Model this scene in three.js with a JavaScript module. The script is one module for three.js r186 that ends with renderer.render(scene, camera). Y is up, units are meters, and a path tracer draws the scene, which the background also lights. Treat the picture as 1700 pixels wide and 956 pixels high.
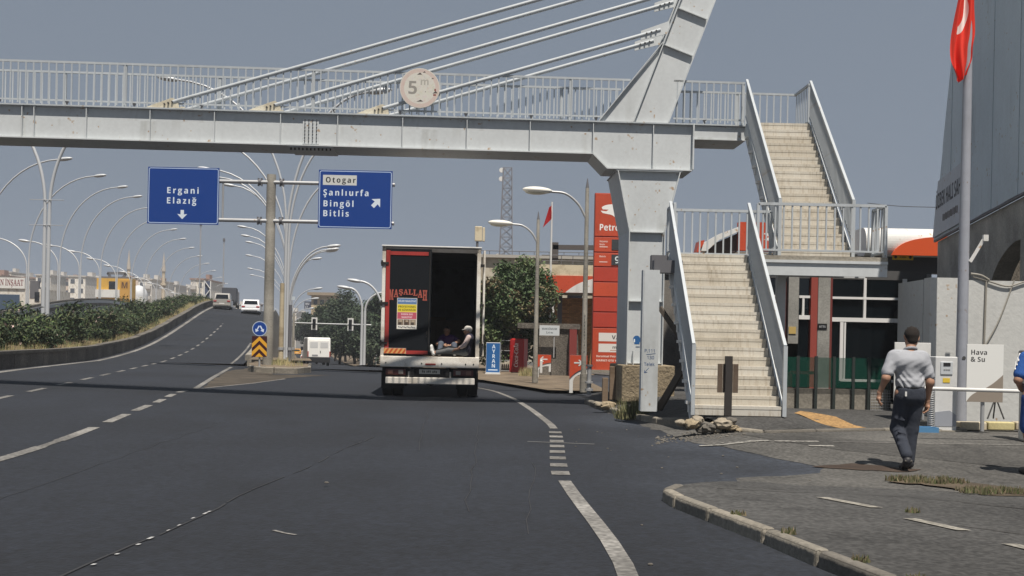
import * as THREE from 'three';
import { mergeGeometries, mergeVertices } from 'three/addons/utils/BufferGeometryUtils.js';
import { RoundedBoxGeometry } from 'three/addons/geometries/RoundedBoxGeometry.js';
import { MarchingCubes } from 'three/addons/objects/MarchingCubes.js';

// ---------------------------------------------------------------- camera, sky, sun, exposure
const scene = new THREE.Scene();
const EYE = 1.41, FOCAL = 1800, ROLL = 1.2 * Math.PI / 180;      // eye height in a car; focal length in units of a 1700 x 956 frame
const camera = new THREE.PerspectiveCamera(2 * Math.atan(478 / FOCAL) * 180 / Math.PI, 1700 / 956, 0.1, 4000);
camera.position.set(0, EYE, 0);
camera.rotation.set(0, 0, ROLL);
camera.setViewOffset(1700, 956, 0, -92, 1700, 956);              // horizon sits below the middle of the frame

function makeSky() {
  const w = 256, h = 128, data = new Float32Array(w * h * 4);
  for (let j = 0; j < h; j++) {
    const el = ((j + 0.5) / h - 0.5) * Math.PI;                  // row 0 is straight down
    const t = Math.pow(Math.max(0, Math.sin(el)), 0.55);
    for (let i = 0; i < w; i++) {
      const k = (j * w + i) * 4;
      const lo = [0.222, 0.256, 0.307], hi = [0.15, 0.186, 0.24], gr = [0.11, 0.105, 0.10];
      for (let c = 0; c < 3; c++) data[k + c] = el < -0.02 ? gr[c] : lo[c] + (hi[c] - lo[c]) * t;
      data[k + 3] = 1;
    }
  }
  const tex = new THREE.DataTexture(data, w, h, THREE.RGBAFormat, THREE.FloatType);
  tex.mapping = THREE.EquirectangularReflectionMapping;
  tex.magFilter = tex.minFilter = THREE.LinearFilter;
  tex.needsUpdate = true;
  return tex;
}
const skyTexture = makeSky();
scene.background = skyTexture;
scene.environment = skyTexture;
scene.environmentIntensity = 1;
scene.fog = new THREE.FogExp2(0xc3c8d0, 0.00055);

const sun = new THREE.DirectionalLight(0xfff6ea, 5);
sun.position.set(7, 60, 26);                                     // high, behind the camera and a little to the right
sun.target.position.set(0, 0, -30);
sun.position.add(sun.target.position);
sun.castShadow = true;
sun.shadow.mapSize.set(4096, 4096);
Object.assign(sun.shadow.camera, { left: -70, right: 70, top: 70, bottom: -70, near: 1, far: 250 });
scene.add(sun, sun.target);

const renderer = new THREE.WebGLRenderer({ antialias: true });
renderer.toneMapping = THREE.LinearToneMapping;
renderer.toneMappingExposure = 1.15;
renderer.shadowMap.enabled = true;
renderer.setSize(1024, 576);

// ---------------------------------------------------------------- helpers
function rng(seed) { let a = seed >>> 0; return () => { a = (a + 0x6D2B79F5) | 0; let t = Math.imul(a ^ (a >>> 15), 1 | a); t = (t + Math.imul(t ^ (t >>> 7), 61 | t)) ^ t; return ((t ^ (t >>> 14)) >>> 0) / 4294967296; }; }
const V = (x, y, z) => new THREE.Vector3(x, y, z);
const sm = (a, b, x) => { x = Math.min(1, Math.max(0, (x - a) / (b - a))); return x * x * (3 - 2 * x); };
const lerp = (a, b, t) => a + (b - a) * t;
// surveyed point of the photograph at a known distance d ahead of the camera -> world metres
function at(u, v, d) {
  const du = u - 850, dv = v - 570, c = Math.cos(ROLL), s = Math.sin(ROLL);
  return V((du * c + dv * s) * d / FOCAL, EYE - (-du * s + dv * c) * d / FOCAL, -d);
}
const used = {};
function numbered(n) { if (!(n in used)) { used[n] = 0; return n; } used[n]++; return n + '_' + String(used[n]).padStart(3, '0'); }
function thing(name, label, category, pos = [0, 0, 0], turn = 0, group) {
  const o = new THREE.Group(); o.name = numbered(name); scene.add(o);
  if (pos.isVector3) o.position.copy(pos); else o.position.set(...pos);
  o.rotation.y = turn; o.userData = { label, category };
  if (group) o.userData.group = group;
  return o;
}
function boxUV(g) {                                               // texture coordinates in metres, by the main direction of each face
  const p = g.attributes.position, n = g.attributes.normal, uv = new Float32Array(p.count * 2);
  for (let i = 0; i < p.count; i++) {
    const ax = Math.abs(n.getX(i)), ay = Math.abs(n.getY(i)), az = Math.abs(n.getZ(i));
    if (ay >= ax && ay >= az) { uv[2 * i] = p.getX(i); uv[2 * i + 1] = p.getZ(i); }
    else if (ax >= az) { uv[2 * i] = p.getZ(i); uv[2 * i + 1] = p.getY(i); }
    else { uv[2 * i] = p.getX(i); uv[2 * i + 1] = p.getY(i); }
  }
  g.setAttribute('uv', new THREE.BufferAttribute(uv, 2));
  return g;
}
function prep(g, keepUV) {
  if (g.index) g = g.toNonIndexed();
  for (const k of Object.keys(g.attributes)) if (!['position', 'normal', 'uv', 'color'].includes(k)) g.deleteAttribute(k);
  if (!g.attributes.normal) g.computeVertexNormals();
  if (!keepUV) boxUV(g);
  return g;
}
function addMesh(name, g, mat, parent) {
  const m = new THREE.Mesh(g, mat); m.castShadow = m.receiveShadow = true;
  m.name = parent === scene ? numbered(name) : name; parent.add(m); return m;
}
function part(name, geos, mat, parent, label) {
  const list = (Array.isArray(geos) ? geos : [geos]).map(g => prep(g));
  const m = addMesh(name, list.length > 1 ? mergeGeometries(list) : list[0], mat, parent);
  if (label) m.userData.label = label;
  return m;
}
function structure(name, geos, mat) { const m = part(name, geos, mat, scene); m.userData.kind = 'structure'; return m; }
function tag(o, label, category, group) { o.userData.label = label; o.userData.category = category; if (group) o.userData.group = group; return o; }
const box = (w, h, d, x = 0, y = 0, z = 0, ry = 0) => { const g = new THREE.BoxGeometry(w, h, d); if (ry) g.rotateY(ry); return g.translate(x, y, z); };
const rbox = (w, h, d, r, x = 0, y = 0, z = 0) => new RoundedBoxGeometry(w, h, d, 2, r).translate(x, y, z);
const cyl = (r1, r2, h, x = 0, y = 0, z = 0, seg = 14) => new THREE.CylinderGeometry(r2, r1, h, seg).translate(x, y + h / 2, z);   // r1 at the foot
function bar(a, b, w, h = w, up = V(0, 1, 0)) {                    // a straight bar with a rectangular section from a to b
  const dir = b.clone().sub(a), L = dir.length(); dir.normalize();
  const side = V().crossVectors(up, dir); if (side.lengthSq() < 1e-6) side.set(1, 0, 0); side.normalize();
  const u2 = V().crossVectors(dir, side);
  const g = new THREE.BoxGeometry(w, h, L);
  g.applyMatrix4(new THREE.Matrix4().makeBasis(side, u2, dir).setPosition(a.clone().add(b).multiplyScalar(0.5)));
  return g;
}
function rod(a, b, r, seg = 8, r2 = r) {
  const dir = b.clone().sub(a), L = dir.length(), g = new THREE.CylinderGeometry(r2, r, L, seg);
  g.applyQuaternion(new THREE.Quaternion().setFromUnitVectors(V(0, 1, 0), dir.normalize()));
  return g.translate((a.x + b.x) / 2, (a.y + b.y) / 2, (a.z + b.z) / 2);
}
function tube(pts, r, seg = 24, rs = 7) { return new THREE.TubeGeometry(new THREE.CatmullRomCurve3(pts), seg, r, rs, false); }
function slab(pts, depth, bevel = 0) {                             // outline in the x-y plane, thickness towards -z from z = 0
  const g = new THREE.ExtrudeGeometry(new THREE.Shape(pts.map(p => new THREE.Vector2(p[0], p[1]))), { depth, bevelEnabled: bevel > 0, bevelSize: bevel, bevelThickness: bevel, bevelSegments: 1 });
  return g.translate(0, 0, -depth);
}
function quads(rows, keep) {                                        // a sheet from rows of equally many points
  const pos = [], idx = [], m = rows[0].length;
  for (const r of rows) for (const p of r) pos.push(p.x, p.y, p.z);
  for (let j = 0; j + 1 < rows.length; j++) for (let i = 0; i + 1 < m; i++) { const a = j * m + i, b = a + 1, c = a + m, d = c + 1; if (keep && !keep(j, i)) continue; idx.push(a, b, c, b, d, c); }
  const g = new THREE.BufferGeometry(); g.setAttribute('position', new THREE.Float32BufferAttribute(pos, 3)); g.setIndex(idx); g.computeVertexNormals();
  return g;
}
function curve1(pts) {                                              // smooth 1-d profile through [x, y] points
  return x => {
    if (x <= pts[0][0]) return pts[0][1];
    for (let i = 0; i + 1 < pts.length; i++) if (x <= pts[i + 1][0]) {
      const [x0, y0] = pts[i], [x1, y1] = pts[i + 1], h = x1 - x0, t = (x - x0) / h;
      const m0 = i ? (y1 - pts[i - 1][1]) / (x1 - pts[i - 1][0]) : 0, m1 = i + 2 < pts.length ? (pts[i + 2][1] - y0) / (pts[i + 2][0] - x0) : 0;
      return (2 * t ** 3 - 3 * t * t + 1) * y0 + (t ** 3 - 2 * t * t + t) * h * m0 + (3 * t * t - 2 * t ** 3) * y1 + (t ** 3 - t * t) * h * m1;
    }
    return pts[pts.length - 1][1];
  };
}
// tileable value noise
function tileNoise(seed) {
  const N = 256, r = rng(seed), tab = Float32Array.from({ length: N * N }, () => r());
  const one = (x, y, per) => {
    const xi = Math.floor(x), yi = Math.floor(y), fx = x - xi, fy = y - yi, u = fx * fx * (3 - 2 * fx), v = fy * fy * (3 - 2 * fy);
    const g = (i, j) => tab[(((j % per) + per) % per) * N + (((i % per) + per) % per)];
    return lerp(lerp(g(xi, yi), g(xi + 1, yi), u), lerp(g(xi, yi + 1), g(xi + 1, yi + 1), u), v);
  };
  return (u, v, f, oct = 4) => { let s = 0, a = 0.5, t = 0; for (let o = 0; o < oct && f <= 256; o++) { s += a * one(u * f, v * f, f); t += a; a *= 0.55; f *= 2; } return s / t; };
}
function noiseTexture(size, metres, fn, srgb = true) {
  const d = new Uint8Array(size * size * 4);
  for (let j = 0; j < size; j++) for (let i = 0; i < size; i++) {
    const c = fn(i / size, j / size), k = (j * size + i) * 4;
    for (let q = 0; q < 3; q++) d[k + q] = Math.max(0, Math.min(255, 255 * (Array.isArray(c) ? c[q] : c)));
    d[k + 3] = 255;
  }
  const t = new THREE.DataTexture(d, size, size); t.wrapS = t.wrapT = THREE.RepeatWrapping;
  t.magFilter = THREE.LinearFilter; t.minFilter = THREE.LinearMipmapLinearFilter; t.generateMipmaps = true; t.repeat.set(1 / metres, 1 / metres);
  if (srgb) t.colorSpace = THREE.SRGBColorSpace; t.needsUpdate = true; return t;
}
const n1 = tileNoise(11), n2 = tileNoise(23), n3 = tileNoise(57);
const texAsphalt = noiseTexture(1024, 9, (u, v) => { const g = 0.68 + 0.26 * n1(u, v, 4, 5) - 0.1 + 0.2 * (n2(u, v, 256, 1) - 0.5) + 0.1 * (n3(u, v, 128, 1) - 0.5); return [g, g, g]; });
const bumpAsphalt = noiseTexture(512, 3, (u, v) => 0.5 * n2(u, v, 128, 2) + 0.5 * n1(u, v, 256, 1), false);
const texOld = noiseTexture(1024, 7, (u, v) => { const g = 0.55 + 0.42 * n3(u, v, 5, 6) + 0.3 * (n2(u, v, 256, 1) - 0.5) - 0.25 * Math.max(0, 0.06 - Math.abs(n1(u, v, 6, 3) - 0.5)) * 6 * (n2(u, v, 7, 2) > 0.5 ? 1 : 0.2); return [g, g * 0.985, g * 0.955]; });
const texConcrete = noiseTexture(512, 3, (u, v) => { const g = 0.6 + 0.4 * n1(u, v, 4, 6) + 0.12 * (n2(u, v, 128, 1) - 0.5); return [g, g * 0.985, g * 0.955]; });
const bumpFine = noiseTexture(512, 1.5, (u, v) => n3(u, v, 32, 4), false);
const texPaint = noiseTexture(1024, 6, (u, v) => { const rust = Math.min(1, Math.max(0, n2(u, v, 80, 3) - 0.8) * 9) * (n1(u, v, 5, 2) > 0.55 ? 0.6 : 0), grime = Math.max(0, n3(u, v * 0.25, 24, 4) - 0.6) * Math.max(0, n1(u, v, 3, 3) - 0.4) * 5, streak = n2(u, v * 0.0 + Math.floor(v * 2) * 0.37, 64, 2), g = 0.89 + 0.1 * n1(u, v, 4, 5) + 0.02 * (streak - 0.5) + 0.03 * (n3(u, v, 128, 1) - 0.5) - 0.35 * grime - 0.25 * rust; return [g, g - 0.02 * grime - 0.2 * rust, g - 0.06 * grime - 0.38 * rust]; });
const texStain = noiseTexture(512, 2.4, (u, v) => { const s = Math.max(0, n1(u, v, 6, 5) - 0.48) * 1.7, g = 0.98 - 0.35 * s + 0.12 * (n2(u, v, 128, 2) - 0.5); return [g, g * (0.985 - 0.05 * s), g * (0.955 - 0.12 * s)]; });
const texStep = noiseTexture(512, 1.6, (u, v) => { const st = Math.max(0, n2(u, v * 0.12, 64, 3) - 0.5) * 2.4 * (0.35 + 0.65 * n1(u, v, 5, 3)), b = Math.max(0, n1(u, v, 4, 4) - 0.5) * 1.2, g = 1 - 0.17 * st - 0.2 * b + 0.06 * (n3(u, v, 128, 1) - 0.5); return [g, g * (0.99 - 0.03 * st - 0.02 * b), g * (0.975 - 0.07 * st - 0.06 * b)]; });
const texSoil = noiseTexture(512, 4, (u, v) => { const g = 0.55 + 0.45 * n2(u, v, 8, 6); return [g, g * 0.94, g * 0.85]; });
const mats = {};
function mat(r, g, b, rough = 0.7, o = {}) { const m = new THREE.MeshStandardMaterial({ roughness: rough, ...o }); m.color.setRGB(r, g, b); return m; }
const M = {
  asphalt: mat(0.0245, 0.031, 0.0455, 0.95, { map: texAsphalt, bumpMap: bumpAsphalt, bumpScale: 0.004, vertexColors: true }),
  ramp: mat(0.0245, 0.031, 0.045, 0.95, { map: texAsphalt, bumpMap: bumpAsphalt, bumpScale: 0.005 }),
  old: mat(0.142, 0.142, 0.141, 0.95, { map: texOld, bumpMap: bumpAsphalt, bumpScale: 0.006 }),
  paving: mat(0.1, 0.102, 0.106, 0.95, { map: texOld, bumpMap: bumpAsphalt, bumpScale: 0.005 }),
  dust: mat(0.27, 0.24, 0.205, 1, { map: texSoil, bumpMap: bumpFine, bumpScale: 0.01 }),
  soil: mat(0.2, 0.165, 0.12, 1, { map: texSoil, bumpMap: bumpFine, bumpScale: 0.02 }),
  kerb: mat(0.2, 0.19, 0.175, 0.95, { map: texConcrete, bumpMap: bumpFine, bumpScale: 0.008 }),
  concrete: mat(0.42, 0.4, 0.36, 0.92, { map: texConcrete, bumpMap: bumpFine, bumpScale: 0.005 }),
  darkConcrete: mat(0.25, 0.232, 0.21, 0.95, { map: texOld, bumpMap: bumpFine, bumpScale: 0.01 }),
  step: mat(0.53, 0.51, 0.46, 0.9, { map: texStep, bumpMap: bumpFine, bumpScale: 0.003 }),
  stone: mat(0.5, 0.42, 0.3, 0.95, { map: texConcrete, bumpMap: bumpFine, bumpScale: 0.02 }),
  steel: mat(0.62, 0.655, 0.67, 0.55, { map: texPaint }),
  steelRail: mat(0.5, 0.54, 0.57, 0.5, { map: texPaint }),
  steelDark: mat(0.12, 0.12, 0.13, 0.6),
  galv: mat(0.5, 0.51, 0.52, 0.45, { metalness: 0.35, map: texPaint }),
  white: mat(0.78, 0.78, 0.76, 0.5, { map: texPaint }),
  lineWhite: mat(0.34, 0.34, 0.34, 0.85, { map: texOld }),
  bolt: mat(0.05, 0.05, 0.05, 0.6),
  black: mat(0.012, 0.012, 0.014, 0.55),
  rubber: mat(0.02, 0.02, 0.02, 0.9),
  red: mat(0.62, 0.075, 0.03, 0.45, { map: texPaint }),
  glass: new THREE.MeshPhysicalMaterial({ color: 0x0a0e12, roughness: 0.08, metalness: 0, specularIntensity: 1 }),
  pole: mat(0.44, 0.43, 0.4, 0.6, { map: texConcrete }),
};
function canvasTexture(w, h, draw) {
  const c = document.createElement('canvas'); c.width = w; c.height = h; const g = c.getContext('2d'); draw(g, w, h);
  const t = new THREE.CanvasTexture(c); t.colorSpace = THREE.SRGBColorSpace; t.anisotropy = 8; return t;
}
function printed(w, h, draw, rough = 0.5) { const m = mat(1, 1, 1, rough); m.map = canvasTexture(w, h, draw); return m; }
function decal(w, h, draw, rough = 0.7) { const m = mat(1, 1, 1, rough, { transparent: true }); m.map = canvasTexture(w, h, (g, a, b) => { g.clearRect(0, 0, a, b); draw(g, a, b); }); return m; }
function plate(name, w, h, m, parent, x, y, z, ry = 0, rx = 0) {   // flat printed face
  const g = new THREE.PlaneGeometry(w, h); if (rx) g.rotateX(rx); if (ry) g.rotateY(ry); g.translate(x, y, z);
  return addMesh(name, g, m, parent);
}
const ORD = ['first', 'second', 'third', 'fourth', 'fifth', 'sixth', 'seventh', 'eighth', 'ninth', 'tenth', 'eleventh', 'twelfth', 'thirteenth', 'fourteenth', 'fifteenth', 'sixteenth'];

// ---------------------------------------------------------------- the lie of the land (d = metres ahead, x = metres to the right)
const RE = d => -7.9 - 0.204 * (d - 27);          // right edge of the flyover ramp
const LE = d => RE(d) - 6.2;                      // left edge of the ramp
const OE = d => -33 - 0.21 * (d - 92);            // near edge of the opposite carriageway
const rise = curve1([[27, 0], [44, 0.02], [55, 0.26], [66.5, 0.74], [84.6, 1.85], [112, 3.7], [122, 4.1], [135, 4.2], [400, 4.2]]);
const oppRise = curve1([[20, 0.4], [45, 0.8], [60, 1.25], [79, 2.0], [98, 3.4], [115, 4.3], [135, 4.8], [400, 4.9]]);
const drop = curve1([[44, 0], [70, -0.45], [95, -1.1], [167, -1.9], [243, -2.4], [600, -3]]);
function ground(x, d) {
  let y = Math.min(0.3, 0.025 * Math.max(0, -3 - x));
  y += 0.17 * sm(12.5, 16.5, d) * sm(1.8, 3.6, x);
  return y;
}
const bank = d => 0.55 * sm(55, 105, d);                       // the left edge of the ramp lies higher
const rampY = d => 0.25 + rise(d), rampYL = d => rampY(d) + bank(d), rampAt = (x, d) => rampY(d) + bank(d) * Math.max(0, Math.min(1.05, (RE(d) - x) / 6.2));
const sideY = d => 0.16 + drop(d);
const sideL = d => RE(d) + 3.4;
const sideR = curve1([[28, 1.2], [33, 0.2], [40, -1.9], [46, -4.2], [55, -6.8], [70, -9.8], [95, -14.2], [167, -27.2], [260, -44], [420, -74]]);

{ // far ground
  const rows = [];
  for (const d of [-60, -20, 0, 20, 40, 60, 90, 140, 220, 400, 800, 1800, 3500]) {
    const row = [];
    for (const x of [-3000, -1200, -500, -250, -120, -60, -30, 0, 30, 60, 120, 300, 900, 3000]) row.push(V(x, -0.45 + Math.min(0, drop(d)) - (d > 300 ? 2 : 0), -d));
    rows.push(row);
  }
  structure('ground', quads(rows), M.dust);
}
{ // main carriageway
  const rows = [], cols = [], nz = tileNoise(77);
  for (let d = -8; d <= 46.01; d += 0.4) {
    const row = [];
    for (let x = -26; x <= 20.01; x += 0.4) {
      row.push(V(x, ground(x, d), -d));
      const run = nz((x + 30 + 0.09 * d) / 60, (d + 10) / 900, 64, 3) - 0.5, blot = Math.max(0, nz((x + 33) / 60, (d + 12) / 120, 48, 3) - 0.62);
      const k = 0.86 + 0.3 * nz((x + 30) / 60, (d + 10) / 60, 7, 4) + 0.38 * run - 1.3 * blot;
      const dusty = 2.3 * sm(0.9, 2.9, x + 0.9 * (nz((x + 30) / 60, (d + 10) / 60, 24, 3) - 0.5)) * sm(0.3, 0.65, nz((x + 31) / 60, (d + 17) / 60, 24, 4));
      cols.push(k * (1 + dusty), k * (1 + dusty * 0.92), k * (1 + dusty * 0.78));
    }
    rows.push(row);
  }
  const g = quads(rows); g.setAttribute('color', new THREE.Float32BufferAttribute(cols, 3));
  structure('road', g, M.asphalt);
}
function strip(d0, d1, step, fl, fr, fy, n = 2) {
  const rows = [];
  for (let d = d0; d <= d1 + 0.001; d += step) { const row = []; for (let i = 0; i <= n; i++) row.push(V(lerp(fl(d), fr(d), i / n), typeof fy === 'function' ? fy(d, i / n) : fy, -d)); rows.push(row); }
  return quads(rows);
}
structure('flyover_ramp', strip(46, 320, 2, d => LE(d) - 0.2, d => RE(d) + 0.4, (d, t) => rampY(d) + bank(d) * (1 - t), 6), M.ramp);
structure('opposite_ramp', strip(20, 320, 3, d => OE(d) - 7.2, OE, d => oppRise(d) + 0.1), M.ramp);
structure('side_road', strip(46, 500, 3, d => sideL(d) - 0.6, d => sideR(d) + 0.3, d => sideY(d), 3), M.ramp);
structure('median_soil', strip(18, 320, 2, d => OE(d) + 0.1, d => LE(d) - 0.42, (d, t) => lerp(oppRise(d), rampYL(d) + 0.42, t) + 0.3 * Math.sin(t * Math.PI), 6), M.soil);
structure('roadside_pavement', strip(31, 300, 2, d => sideR(d) + 0.32, d => sideR(d) + 6 + 0.1 * (d - 30), d => (d < 46 ? ground(sideR(d), d) + 0.1 : sideY(d) + 0.12), 3), M.dust);
structure('station_forecourt', strip(30, 80, 2, d => sideR(d) + 6.05 + 0.1 * (d - 30), d => 40, d => 0.2, 4), M.old);

// retaining walls of the ramps
function wallStrip(d0, d1, step, fx, top, bottom, thick) {
  const list = [];
  for (let d = d0; d < d1; d += step) {
    const a = d, b = Math.min(d1, d + step);
    const P = [[fx(a), a], [fx(b), b]], pts = [];
    for (const [x, dd] of P) for (const [dx, y] of [[-thick / 2, bottom(dd)], [thick / 2, bottom(dd)], [thick / 2, top(dd)], [-thick / 2, top(dd)]]) pts.push(x + dx, y, -dd);
    const g = new THREE.BufferGeometry(); g.setAttribute('position', new THREE.Float32BufferAttribute(pts, 3));
    g.setIndex([0, 1, 2, 0, 2, 3, 4, 6, 5, 4, 7, 6, 3, 2, 6, 3, 6, 7, 1, 5, 6, 1, 6, 2, 0, 3, 7, 0, 7, 4]);
    const q = g.toNonIndexed(); q.computeVertexNormals(); list.push(q);
  }
  return list;
}
{ // low stained parapet on the left of the ramp: blocks with a pale coping
  const w = thing('ramp_parapet', 'low stained concrete parapet wall along the left edge of the rising ramp', 'parapet');
  const r = rng(5), variants = [M.darkConcrete, mat(0.2, 0.182, 0.168, 0.95, { map: texOld }), mat(0.31, 0.285, 0.255, 0.95, { map: texOld })];
  for (let d = 18; d < 150; d += 4) {
    const h = 0.5 + 0.05 * (r() - 0.5);
    part('wall_block', wallStrip(d + 0.02, d + 3.98, 1.98, x => LE(x) - 0.2, x => rampYL(x) + h, x => rampYL(x) - 0.6, 0.3), variants[Math.floor(r() * 3)], w);
    part('coping', wallStrip(d + 0.01, d + 3.99, 1.99, x => LE(x) - 0.2, x => rampYL(x) + h + 0.1, x => rampYL(x) + h + 0.002, 0.4), M.kerb, w);
  }
}
{
  const w = thing('opposite_parapet', 'long concrete parapet on the far side of the opposite carriageway', 'parapet');
  for (let d = 50; d < 220; d += 10) part('wall_block', wallStrip(d + 0.03, d + 9.97, 3.31, x => OE(x) - 7.3, x => oppRise(x) + 0.95, x => oppRise(x) - 2.5, 0.3), M.darkConcrete, w);
  part('guard_rail', wallStrip(50, 220, 5, x => OE(x) - 7.05, x => oppRise(x) + 0.75, x => oppRise(x) + 0.45, 0.08), M.galv, w);
  const w2 = thing('median_kerb_wall', 'low pale kerb wall between the hedge and the opposite carriageway', 'wall');
  part('wall', wallStrip(50, 200, 5, x => OE(x) + 0.1, x => oppRise(x) + 0.35, x => oppRise(x) - 0.5, 0.25), M.kerb, w2);
}
{
  const w = thing('ramp_retaining_wall', 'concrete retaining wall carrying the right edge of the flyover ramp', 'wall');
  part('wall', wallStrip(50, 300, 5, x => RE(x) + 0.45, x => rampY(x) + 0.25, x => sideY(x) - 1, 0.3), M.concrete, w);
}

// ---------------------------------------------------------------- painted markings (4 mm sheets on the road)
const onRoad = (x, d) => V(x, (d > 46 ? (x < RE(d) + 1 ? rampAt(x, d) : sideY(d)) : ground(x, d)) + 0.006, -d);
function stripe(pts, w, lift = 0) {                                 // polyline [[x, d], ...]
  const rows = [], fine = [];
  for (let i = 0; i + 1 < pts.length; i++) { const n = Math.max(1, Math.ceil(Math.hypot(pts[i + 1][0] - pts[i][0], pts[i + 1][1] - pts[i][1]) / 0.5)); for (let k = 0; k < n; k++) fine.push([lerp(pts[i][0], pts[i + 1][0], k / n), lerp(pts[i][1], pts[i + 1][1], k / n)]); }
  fine.push(pts[pts.length - 1]);
  fine.forEach((p, i) => {
    const a = fine[Math.max(0, i - 1)], b = fine[Math.min(fine.length - 1, i + 1)], dx = b[0] - a[0], dd = b[1] - a[1], L = Math.hypot(dx, dd) || 1;
    const nx = dd / L * w / 2, nd = -dx / L * w / 2, l = onRoad(p[0] - nx, p[1] - nd), r = onRoad(p[0] + nx, p[1] + nd);
    l.y += lift; r.y += lift; rows.push([l, r]);
  });
  return quads(rows);
}
function paint(name, lists, w, m = M.lineWhite, lift = 0) {
  lists.forEach(p => { const o = part(name, stripe(p, w, lift), m, scene); o.userData.kind = 'structure'; });
}
{
  const worn = mat(0.3, 0.3, 0.3, 0.85, { map: texOld });
  const edge = curve1([[3, 0.47], [6.64, 0.745], [10.5, 0.6], [12, 0.56], [18, 0.73], [20.5, 0.62], [25, 0.3], [29, -0.1], [33, -0.8], [40, -3.2], [46, -5]]);
  const L = (a, b, st = 0.8) => { const q = []; for (let d = a; d < b; d += st) q.push([edge(d), d]); q.push([edge(b), b]); return q; };
  paint('edge_line', [L(3, 11.2)], 0.13); paint('edge_line', [L(18.1, 26)], 0.13); paint('edge_line', [L(26.2, 40)], 0.12, worn);
  const dash = []; for (let d = 11.7; d < 17.9; d += 0.78) dash.push(L(d, d + 0.34, 0.2));
  paint('edge_line_dash', dash, 0.2, worn);
  // broken line between the ramp and the main road
  const sp = curve1([[6, -5.1], [11.3, -5.4], [14.2, -5.75], [20.9, -6.9], [26.8, -7.8]]);
  const S = (a, b) => { const q = []; for (let d = a; d < b; d += 0.7) q.push([sp(d), d]); q.push([sp(b), b]); return q; };
  paint('lane_dash', [S(7, 9.4), S(10.2, 12.9), S(13.6, 15.6), S(16.5, 18.2), S(19, 20.5), S(21.3, 22.4), S(23.2, 24.3), S(25, 25.9)], 0.15);
  paint('lane_line_worn', [S(9.4, 10.2), S(12.9, 13.6)], 0.1, worn);
  paint('gore_line', [[[-7.85, 27], [RE(34), 34], [RE(44), 44]]], 0.14, worn);
  paint('gore_line', [[[-7.75, 27.1], [-7.4, 31], [-7.3, 35]]], 0.1, worn);
  const rl = []; for (let d = 46; d < 130; d += 3) rl.push([RE(d) - 0.12, d]); paint('ramp_edge_line', [rl], 0.12, worn);
  const ll = []; for (let d = 20; d < 130; d += 2) ll.push([LE(d) + 0.35, d]); paint('ramp_edge_line', [ll], 0.24);
  const mid = d => RE(d) - 3.1, md = []; for (let d = 17; d < 46; d += 2.9) md.push([[mid(d), d], [mid(d + 1.5), d + 1.5]]);
  for (let d = 46.4; d < 120; d += 3.4) md.push([[mid(d), d], [mid(d + 1.6), d + 1.6]]);
  paint('ramp_lane_dash', md, 0.13, worn);
  // tar joint down the middle of the main road, with paint flecks
  const tar = mat(0.025, 0.025, 0.027, 0.7);
  { const jr = rng(33), seg = []; for (let d = 6.2; d < 15.5;) { const L = 0.25 + 0.9 * jr(), x = q => -2.56 + 0.058 * (q - 6.4) + 0.03 * Math.sin(q * 1.7); seg.push([[x(d) + 0.02 * (jr() - 0.5), d], [x(d + L / 2) + 0.03 * (jr() - 0.5), d + L / 2], [x(d + L), d + L]]); d += L + (d > 9.5 ? 0.5 : 0.12) * jr(); } seg.forEach((p, i) => paint('tar_joint', [p], 0.012 + 0.012 * jr(), tar)); }
  const fl = [], rr = rng(9); for (let d = 6.6; d < 9.2; d += 0.11) if (rr() < 0.4) { const x = -2.55 + 0.062 * (d - 6.4) + (rr() - 0.5) * 0.03; fl.push(stripe([[x, d], [x + 0.006, d + 0.03 + 0.06 * rr()]], 0.014 + 0.014 * rr(), 0.004)); }
  const o = part('paint_flecks', fl, mat(0.36, 0.36, 0.36, 0.8), scene); o.userData.kind = 'structure';
  paint('paint_scrape', [[[-1.72, 7.95], [-1.62, 7.85], [-1.52, 7.78]]], 0.03, worn);
  { const jr = rng(44); for (const [x0, d0, n, sl] of [[-0.35, 9, 22, -0.02], [-4.2, 8.5, 16, -0.05], [0.15, 8, 9, 0.03], [-1.2, 14, 14, -0.06]]) { const q = []; for (let i = 0; i < n; i++) q.push([x0 + sl * i * 0.6 + 0.07 * (jr() - 0.5), d0 + i * 0.6 + 0.1 * jr()]); paint('hairline_crack', [q], 0.007, tar); } }
  // worn stop line across the driveway, and the worn cross line
  paint('stop_line', [[[2.6, 14.9], [2.9, 14.85], [3.15, 14.95], [3.3, 15.0]], [[3.3, 15.05], [3.6, 15.08]], [[3.68, 15.06], [4.3, 15.12]], [[4.05, 14.7], [4.4, 14.72]]], 0.09, mat(0.5, 0.5, 0.49, 0.9, { map: texOld }), 0.008); paint('thin_line', [[[4.5, 15.1], [8.0, 15.2]]], 0.035, worn, 0.008);
  paint('stop_line_fleck', Array.from({ length: 14 }, (_, i) => [[2.7 + i * 0.11, 14.98 + 0.05 * rr()], [2.74 + i * 0.11, 15.0 + 0.06 * rr()]]), 0.05, M.lineWhite, 0.009);
  paint('cross_mark', [[[0.25, 15.6], [1.2, 15.4]]], 0.06, mat(0.16, 0.16, 0.16, 0.9));
  const spot = []; for (let i = 0; i < 60; i++) { const d = 6 + 14 * rr(), x = 0.9 + 3.5 * rr(); if (x > 1.3 && d < 11) continue; const s = 0.008 + 0.012 * rr(); spot.push(new THREE.IcosahedronGeometry(s, 0).scale(1, 0.5, 1).translate(x, ground(x, d) + s * 0.4, -d)); }
  spot.push(new THREE.IcosahedronGeometry(0.025, 0).scale(1, 0.4, 1).translate(-1.75, 0.04, -10.4));
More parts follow.
